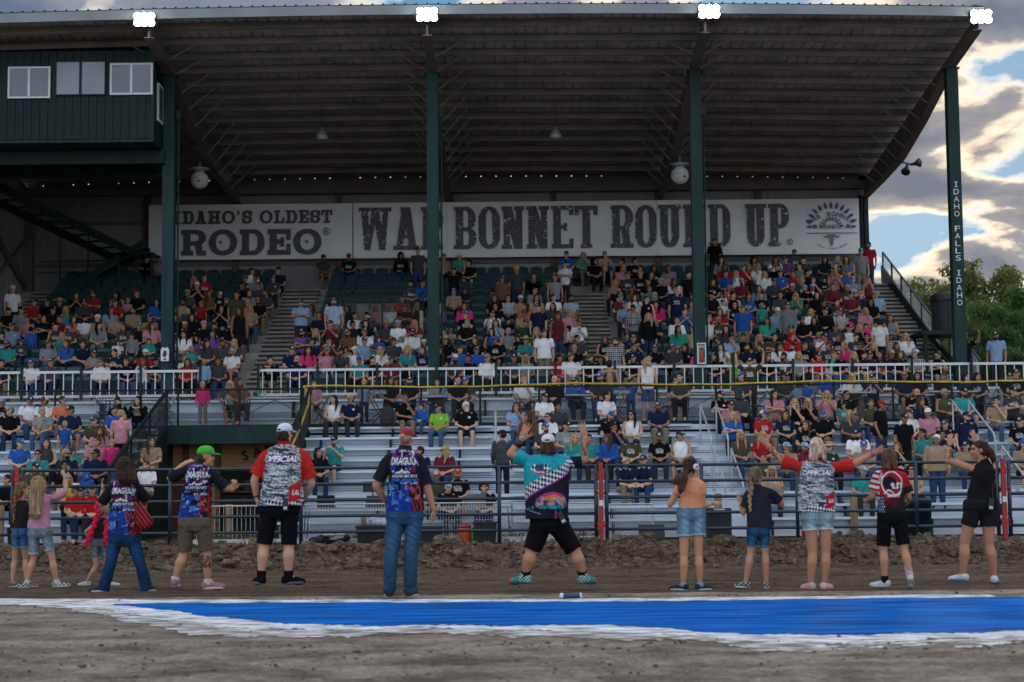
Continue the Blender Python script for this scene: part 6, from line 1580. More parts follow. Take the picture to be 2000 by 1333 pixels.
def foreground(key, label, o, s, feet, head, neck, shl, shr, arml, armr, hem, legl, legr, b, skin, shirt, trs, shoes, hair, hat=None, extra=None):
    """one person traced from the photograph; every joint is a zoomed pixel (x, y[, depth]) set at the person's own distance"""
    Yd = ground(o[0] + feet[0] / s, o[1] + feet[1] / s)[1]
    X0 = at(o[0] + (hem[0] + hem[1]) / 2 / s, o[1] + hem[2] / s, Yd)[0]
    def P(q, dy=0):
        d = dy + (q[2] if len(q) > 2 else 0); x, z = at(o[0] + q[0] / s, o[1] + q[1] / s, Yd + d); return np.array([x - X0, d, z])
    m_px = Yd / F / s                                   # metres per zoomed pixel
    B = Blob()
    hx, ht, hc, hyaw = head[:4]; hpitch = head[4] if len(head) > 4 else 0
    hs = (hc - ht) * m_px / .232; H = P((hx, (ht + hc) / 2)); yaw = R(hyaw)
    Rm = head_parts(B, H, yaw, hs, hpitch)
    N_ = P(neck); B.cone(N_ + (0, 0, -.05 * b), H + np.array([0, 0, -.05 * hs]), .060 * b, .054 * b)
    SL, SR = P(shl), P(shr); B.cone(SL, SR, .042 * b, .042 * b)
    pel = P(((hem[0] + hem[1]) / 2, hem[2])); B.cone(pel, pel + (N_ - pel) * .68, .10 * b, .085 * b)
    arms = []
    for S, A_, sg in ((SL, arml, -1), (SR, armr, 1)):
        E, W_ = P(A_[0]), P(A_[1]); hd = P(A_[2]) - W_; L1 = np.linalg.norm(E - S)
        B.cone(S, S + (E - S) * .4, .043 * b, .051 * b); B.cone(S + (E - S) * .4, E, .051 * b, .043 * b); fm = E + (W_ - E) * .3; B.cone(E, fm, .043 * b, .043 * b); B.cone(fm, W_, .043 * b, .028 * b)
        hand_parts(B, W_, hd, A_[3], A_[5] if len(A_) > 5 else max(.62, b * .96), A_[4], thumb=A_[6] if len(A_) > 6 else sg)
        arms.append((S, E, W_))
    legs = []
    for Lg, sg in ((legl, -1), (legr, 1)):
        hp, kn, an = P(Lg[0]), P(Lg[1]), P(Lg[2]); calf = kn + (an - kn) * .32 + (0, -.026 * b, 0)
        lw = (Lg[4] if len(Lg) > 4 else 1.0) * (.66 if trs['hem'] is None else 1)
        B.cone(hp, kn, .088 * b * lw, .058 * b * lw); B.cone(kn, calf, .052 * b * lw, .062 * b * lw); B.cone(calf, an, .062 * b * lw, .033 * b); B.ell(kn + (0, .022 * b, 0), .046 * b * lw)
        d = np.array([Lg[3][0], Lg[3][1], 0.0]); d /= np.linalg.norm(d); B.cone(an, an + d * .09 * b + (0, 0, -.05 * b), .036 * b, .03 * b)
        legs.append((hp, kn, an, d, Lg))
    pt = face_paint(H, Rm, hs); tat = (extra or {}).get('tattoo')
    def bodypaint(Pv):
        c = pt(Pv)
        for (p, q, dens) in (tat and [(P(a), P(b_), d_) for a, b_, d_ in tat] or []):
            dv = q - p; t = np.clip(((Pv - p) @ dv) / (dv @ dv), 0, 1); dist = np.linalg.norm(Pv - (p + t[:, None] * dv), axis=1)
            n = np.sin(Pv[:, 0] * 95 + np.sin(Pv[:, 2] * 70) * 2) * np.sin(Pv[:, 2] * 85 + Pv[:, 1] * 60)
            c[(dist < .075) & (t > 0) & (t < 1) & (n > dens)] *= (.22, .24, .28)
        return c
    body = link('person', B.skin('person_body', M_skin, .0078 if b > .8 else .0068, 2, bodypaint)); body.location = (X0, Yd, -.008); body.color = (*skin, 1)
    tag(body, label, 'person', 'people dancing on the track')
    # ---- shirt
    B = Blob(); zc = lambda t: pel + (N_ - pel) * t
    hw0 = (hem[1] - hem[0]) / 2 * m_px; sw = abs(SR[0] - SL[0]) / 2; yaw_b = (extra or {}).get('turn', 0)
    ds = max(sw, .155 * b * .9) if not yaw_b else .165 * b
    hz = (SL[2] + SR[2]) / 2; shc = (SL + SR) / 2; ts = np.clip((min(hz, N_[2]) - pel[2]) / max(N_[2] - pel[2], .1), .7, .93)
    dep = (extra or {}).get('depth', 1.0)
    wr = (extra or {}).get('waist', None); w3 = (hw0 * .6 + ds * .4) if wr is None else wr * m_px / 2
    rings = []
    for t, a, d in ((0, hw0, max(hw0 * .66, .11 * b)), (.06, hw0 * .995, max(hw0 * .66, .11 * b)), (.3, w3, max(w3 * .68, .115 * b)), (.58, ds * 1.0, .130 * b), (ts - .06, ds * 1.03, .115 * b), (ts + .03, ds * .86, .095 * b), (.965, ds * .5, .078 * b), (1.0, .072 * b, .068 * b)):
        c = pel + (N_ - pel) * t
        rings.append((c, a, d * dep))
    B.loft(rings, 30, 2.5)
    if shirt.get('collar', 1): B.cone(N_ + (0, 0, -.03 * b), N_ + (H - N_) / np.linalg.norm(H - N_) * .035 * b, .075 * b, .066 * b, flat=True)
    sf = shirt.get('sleeve', .62)
    for S, E, W_ in arms:
        if sf > 0: B.cone(S + (E - S) * .05 + (0, 0, -.006 * b), S + (E - S) * sf, .062 * b, shirt.get('sr', .078) * .92 * b, flat=True); B.cone(N_ + (0, 0, -.03 * b), S + (0, 0, -.004 * b), .055 * b, .056 * b)
        else: B.cone(N_ + (S - N_) * .45 + (0, 0, -.03 * b), S + (N_ - S) * .18 + (0, 0, -.02 * b), .055 * b, .05 * b)
    for q in (extra or {}).get('shirt_add', []): B.cone(P(q[0]), P(q[1]), q[2], q[3])
    A = shirt['art']; zs = np.array([r[0][2] for r in rings]); ws = np.array([r[1] for r in rings]); cx_ = np.array([r[0][0] for r in rings])
    def shirtpaint(Pv):
        x, y, z = Pv.T; hw = np.interp(z, zs[:6], np.maximum(ws[:6], .8 * ds)); c0 = np.interp(z, zs, cx_)
        u = (x - c0) / (hw * 1.0); v = (z - pel[2]) / (N_[2] - pel[2])
        # a shirt is wrapped round the body: spread the print over the curved back
        ui = np.clip(np.arcsin(np.clip(u, -1, 1)) / 1.35 * .5 + .5, 0, .999); vi = np.clip(v, 0, .999)
        c = A[(vi * AH).astype(int), (ui * AW).astype(int)].copy()
        for k, (S, E, W_) in enumerate(arms):
            dv = E - S; t = (Pv - S) @ dv / (dv @ dv); dist = np.linalg.norm(Pv - (S + np.clip(t, 0, 1)[:, None] * dv), axis=1)
            on = (abs(u) > shirt.get('seam', .93)) & (dist < .12 * b) | ((t > .22) & (dist < .10 * b))
            if shirt.get('slv') is not None:
                sl = shirt['slv'][k] if isinstance(shirt['slv'], list) else shirt['slv']
                if callable(sl): c[on] = sl(t[on], Pv[on])
                else: c[on] = sl
        if shirt.get('col') is not None: c[z > N_[2] - .012 * b] = shirt['col']
        return np.concatenate([c, np.ones((len(c), 1))], 1)
    sh = link('shirt', B.skin('shirt', M_cloth, .0064, 3, shirtpaint), body); folds(sh.data, .0062 * b)
    # ---- trousers or shorts
    B = Blob(); long_ = trs['hem'] is None; hipw = trs.get('w', hw0 / m_px * 2) * m_px / 2
    top = pel + (0, 0, .03); crotch = (legs[0][0] + legs[1][0]) / 2
    B.loft([(crotch + (0, 0, -.085 * b), hipw * .80, .105 * b), (crotch + (0, 0, -.02), hipw * .99, .135 * b), (crotch + (0, 0, .06 * b), hipw * .98, .135 * b), (top, hipw * .90, .115 * b)], 28, 2.5)
    for k, (hp, kn, an, d, Lg) in enumerate(legs):
        lr = trs.get('r', .1) * b
        if long_:
            B.cone(hp + (0, 0, -.03), kn, lr, trs.get('kr', .078) * b); B.cone(kn, an + (0, 0, -.035), trs.get('kr', .078) * b, trs.get('ar', .075) * b, flat=True)
            for q in range(4): B.cone(an + (0, 0, -.01 + .045 * q) + np.array([-.02, 0, .012]), an + (0, 0, -.01 + .045 * q) + np.array([.02, 0, -.006]), trs.get('ar', .075) * b * .97, trs.get('ar', .075) * b * .97) if trs.get('stack') else None
        else:
            hy = trs['hem'][k]; zt = P((0, hy))[2]; f = (hp[2] - zt) / max(hp[2] - kn[2], .05); e = hp + (kn - hp) * f
            B.cone(hp + (0, 0, -.02), e, lr, trs.get('hr', .098) * b, flat=True)
    base = np.array(trs['c'])
    def trpaint(Pv):
        x, y, z = Pv.T; c = np.tile(base, (len(Pv), 1))
        if trs.get('denim'):
            for hp, kn, an, d, Lg in legs:
                t = (hp[2] - z) / (hp[2] - an[2]); cx0 = np.interp(z, [an[2], kn[2], hp[2]], [an[0], kn[0], hp[0]])
                f = np.exp(-((x - cx0) / (.055 * b)) ** 2) * np.exp(-((t - .25) / .3) ** 2); c = c * (.85 + .95 * f[:, None] * (.7 + .3 * np.sin(z * 90 + x * 60))[:, None])
            cxm = crotch[0]; zz = crotch[2] + .045 * b
            for sgn in (-1, 1):
                dx = abs(x - cxm - sgn * hipw * .5); dz = abs(z - zz); edge_ = (np.maximum(dx / (.062 * b), dz / (.070 * b)) > .88) & (np.maximum(dx / (.062 * b), dz / (.070 * b)) < 1.0) & (y < 0); c[edge_] *= .6
            c[(abs(x - cxm) < .006) & (y < 0) & (z > crotch[2] - .06)] *= .6
            c[z > top[2] - .03] *= .85
        if trs.get('fringe') is not None and not long_:
            for k in (0, 1):
                zt = P((0, trs['hem'][k]))[2]; side = (x < crotch[0]) if k == 0 else (x >= crotch[0]); c[side & (z < zt + .022)] = trs['fringe']
        return np.concatenate([c, np.ones((len(c), 1))], 1)
    tr = link('jeans' if long_ else 'shorts', B.skin('trousers', M_cloth, .0080, 3, trpaint), body); folds(tr.data, (.0085 if long_ else .0055) * b, long_)
    # ---- shoes, soles, socks
    for k, (hp, kn, an, d, Lg) in enumerate(legs):
        fl = .255 * (shoes.get('s', b)); hgt = .1 * b; pz = np.array([-d[1], d[0], 0]); zf = max(an[2] - .085 * b, .0); pit = (Lg[5] if len(Lg) > 5 else 0)
        base0 = np.array([an[0], an[1], zf]); B = Blob()
        up = np.array([0, 0, 1.]); dd = d * math.cos(pit) - up * math.sin(pit); uu_ = np.cross(np.cross(dd, up), dd)
        hl = base0 - dd * fl * .14 + uu_ * .045 * b; B.ell(hl, (.045 * b,) * 3); B.cone(hl + uu_ * .01, base0 + dd * fl * .45 + uu_ * .035 * b, .046 * b, .042 * b); B.cone(base0 + dd * fl * .4 + uu_ * .03 * b, base0 + dd * fl * .68 + uu_ * .028 * b, .044 * b, .036 * b)
        B.cone(base0 + uu_ * .04 * b, an + (0, 0, shoes.get('top', 0.0)), .046 * b, .045 * b, flat=True)
        c1 = np.array(shoes['c']); 
        def shoepaint(Pv, an=an):
            c = np.tile(c1, (len(Pv), 1))
            if 'c2' in shoes: c[np.sin(Pv[:, 0] * 150) * np.sin(Pv[:, 2] * 150) > .05] = shoes['c2']
            if 'c2' in shoes and 'toe' in shoes: c[(Pv - an) @ d > .05 * b] = c1
            if 'toe' in shoes: c[(Pv - an) @ d > .135 * b] = shoes['toe']
            return np.concatenate([c, np.ones((len(c), 1))], 1)
        so_ = link('shoe', B.skin('shoe', M_cloth, .0075, 2, shoepaint), body)
        B = Blob(); mid = base0 + dd * fl * .26
        B.loft([(mid + uu_ * .002, fl * .52, .046 * b, dd, pz), (mid + uu_ * .030 * b, fl * .53, .049 * b, dd, pz)], 24, 2.4)
        sl_ = link('sole', B.skin('sole', M_hat, .0075, 1, lambda Pv: np.concatenate([np.tile(np.array(shoes['sole']), (len(Pv), 1)), np.ones((len(Pv), 1))], 1)), so_)
        if shoes.get('sock'):
            sc1, ln = shoes['sock'] if not isinstance(shoes['sock'], list) else shoes['sock'][k]
            B = Blob(); B.cone(an + (0, 0, -.03 * b), an + (kn - an) * ln, .047 * b, .052 * b, flat=True)
            link('sock', B.skin('sock', M_cloth, .0075, 2, lambda Pv, c=sc1: np.concatenate([np.tile(np.array(c), (len(Pv), 1)), np.ones((len(Pv), 1))], 1)), body)
    # ---- hair and hat
    def hmat(y_=None): return Matrix.Translation(H) @ Matrix.Rotation(yaw if y_ is None else y_, 4, 'Z') @ Matrix.Scale(hs * 1.03, 4)
    if hair:
        B = Blob(); rl = random.Random(len(label))
        if hair.get('base', 'short'):
            E = lambda p, r: B.ell(H + Rm @ (np.array(p) * hs), np.array(r) * hs, Rm)
            lowz = -.04 if hat else 0
            if not hat: E((0, .026, .046), (.085, .100, .087))
            E((0, .046, .0 + lowz * .3), (.085, .074, .078))
            if hair.get('full'): E((0, .045, -.03), (.098, .082, .10)); E((0, .05, -.075), (.085, .06, .05))
        for rg in hair.get('loft', []):
            pass
        if hair.get('loft'):
            B.loft([((P(((a + b_) / 2, y, dy))), (b_ - a) / 2 * m_px, dpt) for a, b_, y, dy, dpt in hair['loft']], 20, 2.2)
            a, b_, y, dy, dpt = hair['loft'][-1]; a0, b0, y0, dy0, dp0 = hair['loft'][-2]
            for i in range(26):
                t = rl.random(); B.cone(P((a0 + (b0 - a0) * t, y0, dy0 - rl.random() * dp0 / 1.5)), P((a + (b_ - a) * t + rl.uniform(-6, 6), y + rl.uniform(0, 26), dy)), .016, .007, n=6)
        for i in range(hair.get('wisps', 18)):
            a = rl.uniform(0, 6.28); zz = rl.uniform(-.06, .10 if not hat else -.02)
            fu = 1.16 if hair.get('full') else 1.0; zz = zz - (.05 if hair.get('full') else 0)
            p = Rm @ (np.array([.080 * fu * math.cos(a), .03 + .080 * fu * abs(math.sin(a)), zz]) * hs); q = p * (1.12, 1.12, 1.0) + np.array([rl.uniform(-.02, .02), 0, -.030 - rl.random() * .04])
            B.cone(H + p, H + q, .017, .007, n=6)
        for ch in hair.get('braid', []):
            for (x1, y1, r1, d1), (x2, y2, r2, d2) in zip(ch[:-1], ch[1:]):
                p, q = P((x1, y1, d1)), P((x2, y2, d2)); n = max(2, int(np.linalg.norm(q - p) / (r1 * m_px * 1.1)))
                for i in range(n):
                    t = i / n; r = (r1 + (r2 - r1) * t) * m_px; B.ell(p + (q - p) * t + (0.3 * r * (-1) ** i, 0, 0), (r * 1.0, r * .9, r * 1.05))
        for (x1, y1, d1, x2, y2, d2, r1, r2) in hair.get('tail', []): B.cone(P((x1, y1, d1)), P((x2, y2, d2)), r1 * m_px, r2 * m_px)
        hc_ = np.array(hair['c']); tip = np.array(hair.get('tip', hair['c']))
        def hp_(Pv):
            t = np.clip((H[2] + .05 - Pv[:, 2]) / .4, 0, 1)[:, None]; st = (.85 + .16 * np.sin(Pv[:, :1] * 190 + Pv[:, 2:] * 14))
            c = (hc_ * (1 - t) + tip * t) * st
            if 'streak' in hair: c[np.sin(Pv[:, 0] * 130 + Pv[:, 2] * 30) > .55] = hair['streak']
            return np.concatenate([np.clip(c, 0, 1), np.ones((len(c), 1))], 1)
        link('hair', B.skin('hair', M_hair, .0075, 1, hp_), body)
    if hat:
        cy = R(hat['yaw']); c = link('cap', cap_mesh('cap', 1, .0062, True, hat.get('two', False)), body); c.matrix_local = hmat(cy) @ Matrix.Translation((0, 0, hat.get('dz', 0))); c.color = (*hat['c'], 1)
        if hat.get('gap', 1):
            B = Blob(); B.ell((0, .0965, .050), (.036, .012, .026)); ga = link('cap_opening', B.skin('cap_opening', M_hair, .006, 0, SHADE), c); ga.color = (*hat.get('gapc', (.03, .02, .015)), 1)
            mb = MB(); mb.path([(-.040, .098, .040), (0, .109, .036), (.040, .098, .040)], .006, 6); st_ = mb.build('cap_strap', M_hat, c); st_.color = (*hat['c'], 1)
        if 'brim' in hat:
            B = Blob(); B.loft([((0, -.080, .043), .072, .004, np.array([1., 0, 0]), np.array([0, 0, 1.])), ((0, -.125, .041), .070, .004, np.array([1., 0, 0]), np.array([0, 0, 1.])), ((0, -.176, .030), .03, .004, np.array([1., 0, 0]), np.array([0, 0, 1.]))], 20, 2.2)
    return dict(P=P, H=H, hmat=hmat, body=body, m_px=m_px, N=N_, arms=arms, Y=Yd, X0=X0, legs=legs, pel=pel)
DENIM, LDENIM, BLK = (.012, .045, .115), (.16, .21, .25), (.006, .006, .008)
SK1, SK2, SK3, SK4 = (.46, .24, .155), (.41, .195, .115), (.52, .285, .19), (.45, .225, .135)
BK, FR = (0, -1, 0), (0, 1, 0)
# the pale and black shorts follow each person's hem as measured
p1 = foreground('g1', 'girl in a black sleeveless top with a long braid, leftmost on the track', (0, 870), 4.444, (180, 1235), (205, 318, 455, 110), (195, 470), (158, 505), (232, 505, .04),
    [(190, 610, .10), (250, 620, .22), (280, 600, .26), (1, 0, 0), .4], [(255, 600, .12), (300, 590, .25), (330, 580, .3), (-1, 0, 0), .4], (112, 232, 735),
    [(140, 760), (130, 985, .04), (110, 1190), (1, .25)], [(205, 760), (222, 985, .06), (235, 1190), (1, .3)], .62, SK1,
    dict(art=art_plain((.016, .013, .018), (.045, .036, .045)), sleeve=0, collar=0), dict(c=(.045, .12, .24), hem=(890, 890), denim=1, r=.10, hr=.085, w=145, fringe=(.2, .28, .36)),
    dict(c=(.22, .17, .14), sole=(.5, .5, .5), c2=(.05, .05, .06), s=.80), dict(c=(.15, .085, .045), tip=(.20, .12, .06), braid=[[(150, 420, 24, -.06), (120, 520, 18, -.07), (122, 600, 14, -.06), (116, 685, 9, -.05)]], tail=[(170, 380, -.02, 150, 410, -.05, 30, 34)]), extra=dict(depth=.95))
p2 = foreground('g2', 'girl in a pink tee with long straight blond hair, one arm raised', (0, 870), 4.444, (400, 1248), (345, 268, 415, 140), (362, 425), (300, 470), (470, 450),
    [(300, 590, .12), (330, 650, .24), (350, 680, .28), (1, 0, 0), .5], [(572, 395, .08), (568, 275, .12), (528, 195, .14), (0, 1, 0), .25, .66, 1], (245, 432, 728),
    [(295, 760), (292, 985, .03), (235, 1190), (-.45, -.6)], [(400, 760), (455, 985), (495, 1185), (.75, .35)], .70, SK1,
    dict(art=art_plain((.46, .20, .30)), sleeve=.88, sr=.10, collar=1, slv=(.46, .20, .30)), dict(c=LDENIM, hem=(945, 915), denim=1, r=.10, hr=.092, w=215, fringe=(.34, .42, .48)),
    dict(c=(.45, .46, .48), sole=(.5, .5, .52), c2=(.02, .025, .05), s=.78, sock=((.5, .5, .5), .12)), dict(c=(.25, .16, .085), tip=(.34, .235, .13), loft=[(275, 395, 300, -.03, .10), (262, 400, 360, -.05, .10), (255, 375, 430, -.09, .075), (253, 362, 520, -.13, .05), (255, 350, 590, -.14, .035), (262, 335, 612, -.14, .022)]), extra=dict(shirt_add=[]))
p3 = foreground('g3', 'small girl in a black tank with pink yarn braids, partly behind the dark-haired woman', (140, 870), 4.441, (230, 1218), (290, 490, 612, 170), (285, 622), (222, 665), (318, 660),
    [(125, 745, .03), (160, 835, .06), (175, 865, .06), (0, 1, 0), .5], [(350, 750, .05), (360, 830, .08), (365, 860, .1), (0, 1, 0), .5], (172, 318, 812),
    [(205, 850), (210, 1045), (135, 1178), (-.5, -.4)], [(290, 850), (300, 1040, .05), (335, 1190), (.8, .5)], .56, SK1,
    dict(art=art_plain((.014, .014, .018), (.03, .04, .05)), sleeve=0, collar=0), dict(c=(.13, .17, .21), hem=(965, 960), denim=1, r=.11, hr=.092, w=170),
    dict(c=(.5, .5, .52), sole=(.55, .55, .56), s=.62), dict(c=(.30, .20, .11), wisps=8))
mb = Blob()
for ch in ([(222, 505), (222, 600), (190, 700), (140, 815), (100, 890)], [(305, 640), (297, 730), (290, 800), (305, 888)]):
    for (x1, y1), (x2, y2) in zip(ch[:-1], ch[1:]):
        n = max(2, int(math.hypot(x2 - x1, y2 - y1) / 26))
        for i in range(n): t = i / n; mb.ell(p3['P']((x1 + (x2 - x1) * t + 6 * (-1) ** i, y1 + (y2 - y1) * t, -.10)), (.034, .03, .034))
br = link('yarn_braid', mb.skin('yarn_braid', M_hair, .008, 1, SHADE), p3['body']); br.color = (.62, .012, .065, 1)
p4 = foreground('w4', 'woman with long dark hair, dragon racing shirt and flared blue jeans', (140, 870), 4.441, (330, 1270), (465, 100, 235, 178), (462, 290), (340, 365), (580, 360),
    [(258, 500, .05), (272, 385, .10), (262, 320, .10), (1, .3, 0), .4, .86, 1], [(650, 470, .10), (600, 520, .28), (560, 520, .34), (-1, 0, 0), .5], (325, 605, 770),
    [(375, 810), (340, 1010), (275, 1225), (-.5, -.15)], [(540, 810), (592, 1010), (655, 1225), (.3, .75)], .90, SK4,
    dict(art=art_dragon(), sleeve=.95, sr=.082, slv=(.013, .013, .02), col=(.02, .02, .03)), dict(c=DENIM, hem=None, denim=1, r=.094, kr=.074, ar=.080, w=290),
    dict(c=(.03, .03, .04), sole=(.5, .5, .48), s=.80), dict(c=(.022, .010, .008), tip=(.05, .018, .012), full=1, loft=[(400, 540, 130, -.02, .12), (385, 548, 190, -.04, .12), (388, 565, 245, -.09, .10), (400, 580, 290, -.12, .075), (440, 590, 325, -.13, .04)], wisps=34), extra=dict(waist=300))
B = Blob(); P4 = p4['P']
for i in range(9):
    a = P4((560 + 6 * i, 500 + 4 * i, -.12)); q = P4((600 + 10 * i, 690 - 6 * abs(i - 4), -.14)); B.cone(a, q, .028, .05)
B.ell(P4((615, 650, -.13)), (.085, .045, .11))
sw = link('folded_shirt', B.skin('folded_shirt', M_cloth, .008, 2, lambda Pv: np.concatenate([np.where((np.sin(Pv[:, :1] * 120 + Pv[:, 2:] * 95) > .2), np.array([[.40, .02, .025]]), np.array([[.03, .018, .022]])), np.ones((len(Pv), 1))], 1)))
sw.location = p4['body'].location; tag(sw, 'red and black patterned shirt bunched at the hip of the dark-haired woman', 'shirt')
p5 = foreground('m5', 'man in a green cap, dragon racing shirt and brown shorts, fist out to the right', (310, 850), 4.165, (300, 1272), (385, 95, 252, 100), (335, 225), (205, 285), (430, 310),
    [(95, 345, .06), (190, 240, .20), (262, 200, .22), (1, .4, .2), .35, .98, -1], [(545, 425, .02), (600, 440, .05), (615, 385, .05), (-.6, .8, 0), 1.5, .98], (160, 428, 678),
    [(228, 715), (205, 965, .03), (132, 1170), (-.05, .9, 0), 1.0, .0], [(362, 715), (392, 965, .02), (402, 1190), (.95, .2)], 1.0, SK4,
    dict(art=art_dragon(), sleeve=.98, sr=.078, slv=(.013, .013, .02), col=(.03, .03, .04)), dict(c=(.105, .082, .062), hem=(945, 940), r=.10, hr=.084, w=282),
    dict(c=(.34, .11, .09), c2=(.20, .18, .26), sole=(.52, .45, .42), s=.98, sock=((.5, .5, .5), .10)), dict(c=(.05, .03, .02), wisps=6),
    dict(yaw=100, c=(.04, .42, .03), two=False, gap=0), extra=dict(tattoo=[((395, 975, -.05), (380, 1075, -.05), -.55)]))
p6 = foreground('m6', 'man in a white mesh cap and red-sleeved OFFICIAL shirt with black shorts', (470, 810), 3.703, (240, 1285), (322, 70, 205, 150), (318, 205), (178, 290), (462, 290),
    [(100, 470, .0), (112, 590, .08), (122, 650, .10), (1, .3, 0), .6, 1.05], [(512, 495, .04), (468, 590, .16), (440, 610, .2), (-1, .3, 0), .6, 1.05], (135, 455, 655),
    [(205, 690), (170, 945), (148, 1165), (-.45, .8)], [(352, 690), (350, 945), (345, 1165), (.75, .55)], 1.08, SK3,
    dict(art=art_official(), sleeve=.80, sr=.088, slv=(.44, .022, .018), col=(.44, .022, .018)), dict(c=BLK, hem=(935, 940), r=.10, hr=.084, w=310),
    dict(c=BLK, sole=(.10, .11, .13), s=1.04, sock=(BLK, .20)), dict(c=(.022, .014, .010), wisps=6), dict(yaw=142, c=(.60, .60, .70), two=False, gapc=(.03, .02, .015)), extra=dict(depth=1.1))
p7 = foreground('m7', 'man in a red cap, DRAGULA racing shirt and faded blue jeans', (710, 820), 3.753, (260, 1297), (318, 70, 196, 150), (305, 205), (178, 285), (412, 290),
    [(92, 480, .0), (160, 590, .12), (195, 610, .16), (.3, 1, 0), .6, 1.02], [(472, 510, .0), (512, 655, .03), (520, 725, .05), (-1, .3, 0), .9, 1.02], (162, 448, 668),
    [(235, 700), (205, 965), (188, 1240), (-.15, .9)], [(370, 700), (350, 965), (342, 1240), (.3, .85)], 1.02, SK2,
    dict(art=art_dragon(), sleeve=.82, sr=.080, slv=(.014, .014, .02), col=(.02, .02, .03)), dict(c=(.032, .080, .15), hem=None, denim=1, r=.100, kr=.078, ar=.068, w=285),
    dict(c=(.03, .035, .04), sole=(.36, .35, .33), s=.96), dict(c=(.30, .17, .11), wisps=0), dict(yaw=142, c=(.30, .018, .028), gapc=(.40, .22, .15)), extra={})
p8 = foreground('m8', 'cheering man with both arms up in a teal and chequered racing shirt', (970, 810), 3.652, (430, 1258), (368, 145, 278, 172), (355, 285), (222, 325), (545, 325),
    [(100, 275, .02), (182, 165, .05), (212, 85, .05), (.1, 1, 0), .12, 1.12, 1], [(622, 320, .02), (632, 160, .05), (606, 75, .05), (-.1, 1, 0), .12, 1.12, -1], (206, 512, 738),
    [(315, 775), (248, 975), (200, 1145), (-.7, .45), 1.15], [(440, 775), (560, 975), (622, 1145), (.55, .6), 1.15], 1.08, SK2,
    dict(art=art_flagman(), sleeve=.70, sr=.095, slv=[(.018, .29, .35), (.014, .014, .022)], col=(.018, .29, .35), seam=1.2), dict(c=BLK, hem=(965, 968), r=.115, hr=.094, w=290),
    dict(c=(.02, .22, .20), c2=(.45, .46, .45), sole=(.05, .07, .09), toe=(.45, .06, .09), s=1.0, top=.03, sock=(BLK, .42)), dict(c=(.055, .028, .014), wisps=60), dict(yaw=172, c=(.58, .56, .60), gapc=(.10, .05, .03)),
    extra=dict(depth=1.15, tattoo=[((625, 290, -.02), (630, 190, .02), .0)]))
p9 = foreground('g9', 'girl in an orange tee with earmuffs and a ponytail', (1290, 880), 4.6, (250, 1262), (285, 65, 215, 122), (290, 240), (185, 305), (372, 305),
    [(85, 480, .02), (125, 440, .16), (135, 400, .22), (.4, 1, 0), .5], [(375, 490, .02), (470, 468, .10), (525, 462, .12), (0, .4, -1), .5], (158, 382, 530),
    [(215, 570), (212, 930), (205, 1200), (-.75, .45)], [(335, 570), (342, 930), (355, 1200), (.75, .4)], .78, SK4,
    dict(art=art_plain((.62, .26, .13)), sleeve=.42, sr=.078, slv=(.62, .26, .13), collar=0), dict(c=(.13, .22, .30), hem=(768, 762), denim=1, r=.112, hr=.105, w=265, fringe=(.36, .44, .52)),
    dict(c=(.016, .03, .05), sole=(.42, .43, .40), s=.84, sock=((.2, .3, .4), .06)), dict(c=(.045, .022, .014), tip=(.10, .045, .022), tail=[(235, 190, -.08, 205, 225, -.12, 26, 30), (205, 225, -.12, 165, 260, -.13, 44, 50), (165, 260, -.13, 130, 285, -.13, 40, 20), (205, 240, -.13, 185, 340, -.13, 46, 34), (185, 330, -.13, 175, 378, -.12, 34, 12), (160, 270, -.12, 95, 290, -.12, 26, 8)], wisps=26))
for sgn in (-1, 1):
    mb = MB(); mb.lathe([(.010, -.022), (.036, -.020), (.046, -.006), (.040, .012), (.02, .016)], (0, 0, 0), 18, 'x'); e_ = mb.build('ear_cup', M_white if sgn < 0 else M_white, p9['body'], True)
    e_.matrix_local = p9['hmat']() @ Matrix.Translation((sgn * .094, .012, -.004)) @ Matrix.Rotation(0 if sgn < 0 else math.pi, 4, 'Z')
    mb = MB(); mb.lathe([(.018, -.0245), (.018, -.0225)], (0, 0, 0), 12, 'x'); mb.build('emblem', mat('pink_print', (.5, .05, .12)), e_)
mb = MB(); mb.path([(.1 * math.cos(a), .012, .1 * math.sin(a) * 1.32) for a in np.linspace(0, math.pi, 14)], .014, 8); hb_ = mb.build('headband', mat('navy_plastic', (.012, .025, .045), .4), p9['body'], True); hb_.matrix_local = p9['hmat']()
p10 = foreground('g10', 'girl in a charcoal tee with a blond braid and denim knee shorts', (1420, 890), 4.757, (250, 1238), (278, 105, 258, 140), (282, 280), (195, 345), (412, 330),
    [(152, 525, .03), (118, 425, .12), (105, 390, .14), (1, .3, 0), .5, .72, 1], [(508, 450, .06), (485, 318, .14), (462, 235, .16), (-.4, 1, 0), .6, .72, -1], (185, 428, 668),
    [(238, 700), (220, 890), (172, 1175), (-.55, .6)], [(345, 700), (352, 890), (362, 1180), (.15, .8)], .72, SK4,
    dict(art=art_plain((.022, .024, .032)), sleeve=.72, sr=.092, slv=(.022, .024, .032)), dict(c=(.022, .075, .15), hem=(848, 852), denim=1, r=.095, hr=.078, w=225, fringe=(.10, .17, .24)),
    dict(c=(.02, .02, .025), c2=(.42, .42, .45), sole=(.6, .6, .64), s=.84), dict(c=(.15, .10, .06), tip=(.38, .25, .12), braid=[[(205, 180, 30, -.09), (222, 300, 22, -.12), (210, 400, 19, -.13), (215, 500, 14, -.13), (212, 520, 8, -.12)]], tail=[(260, 150, -.03, 215, 190, -.08, 40, 30)], wisps=22))
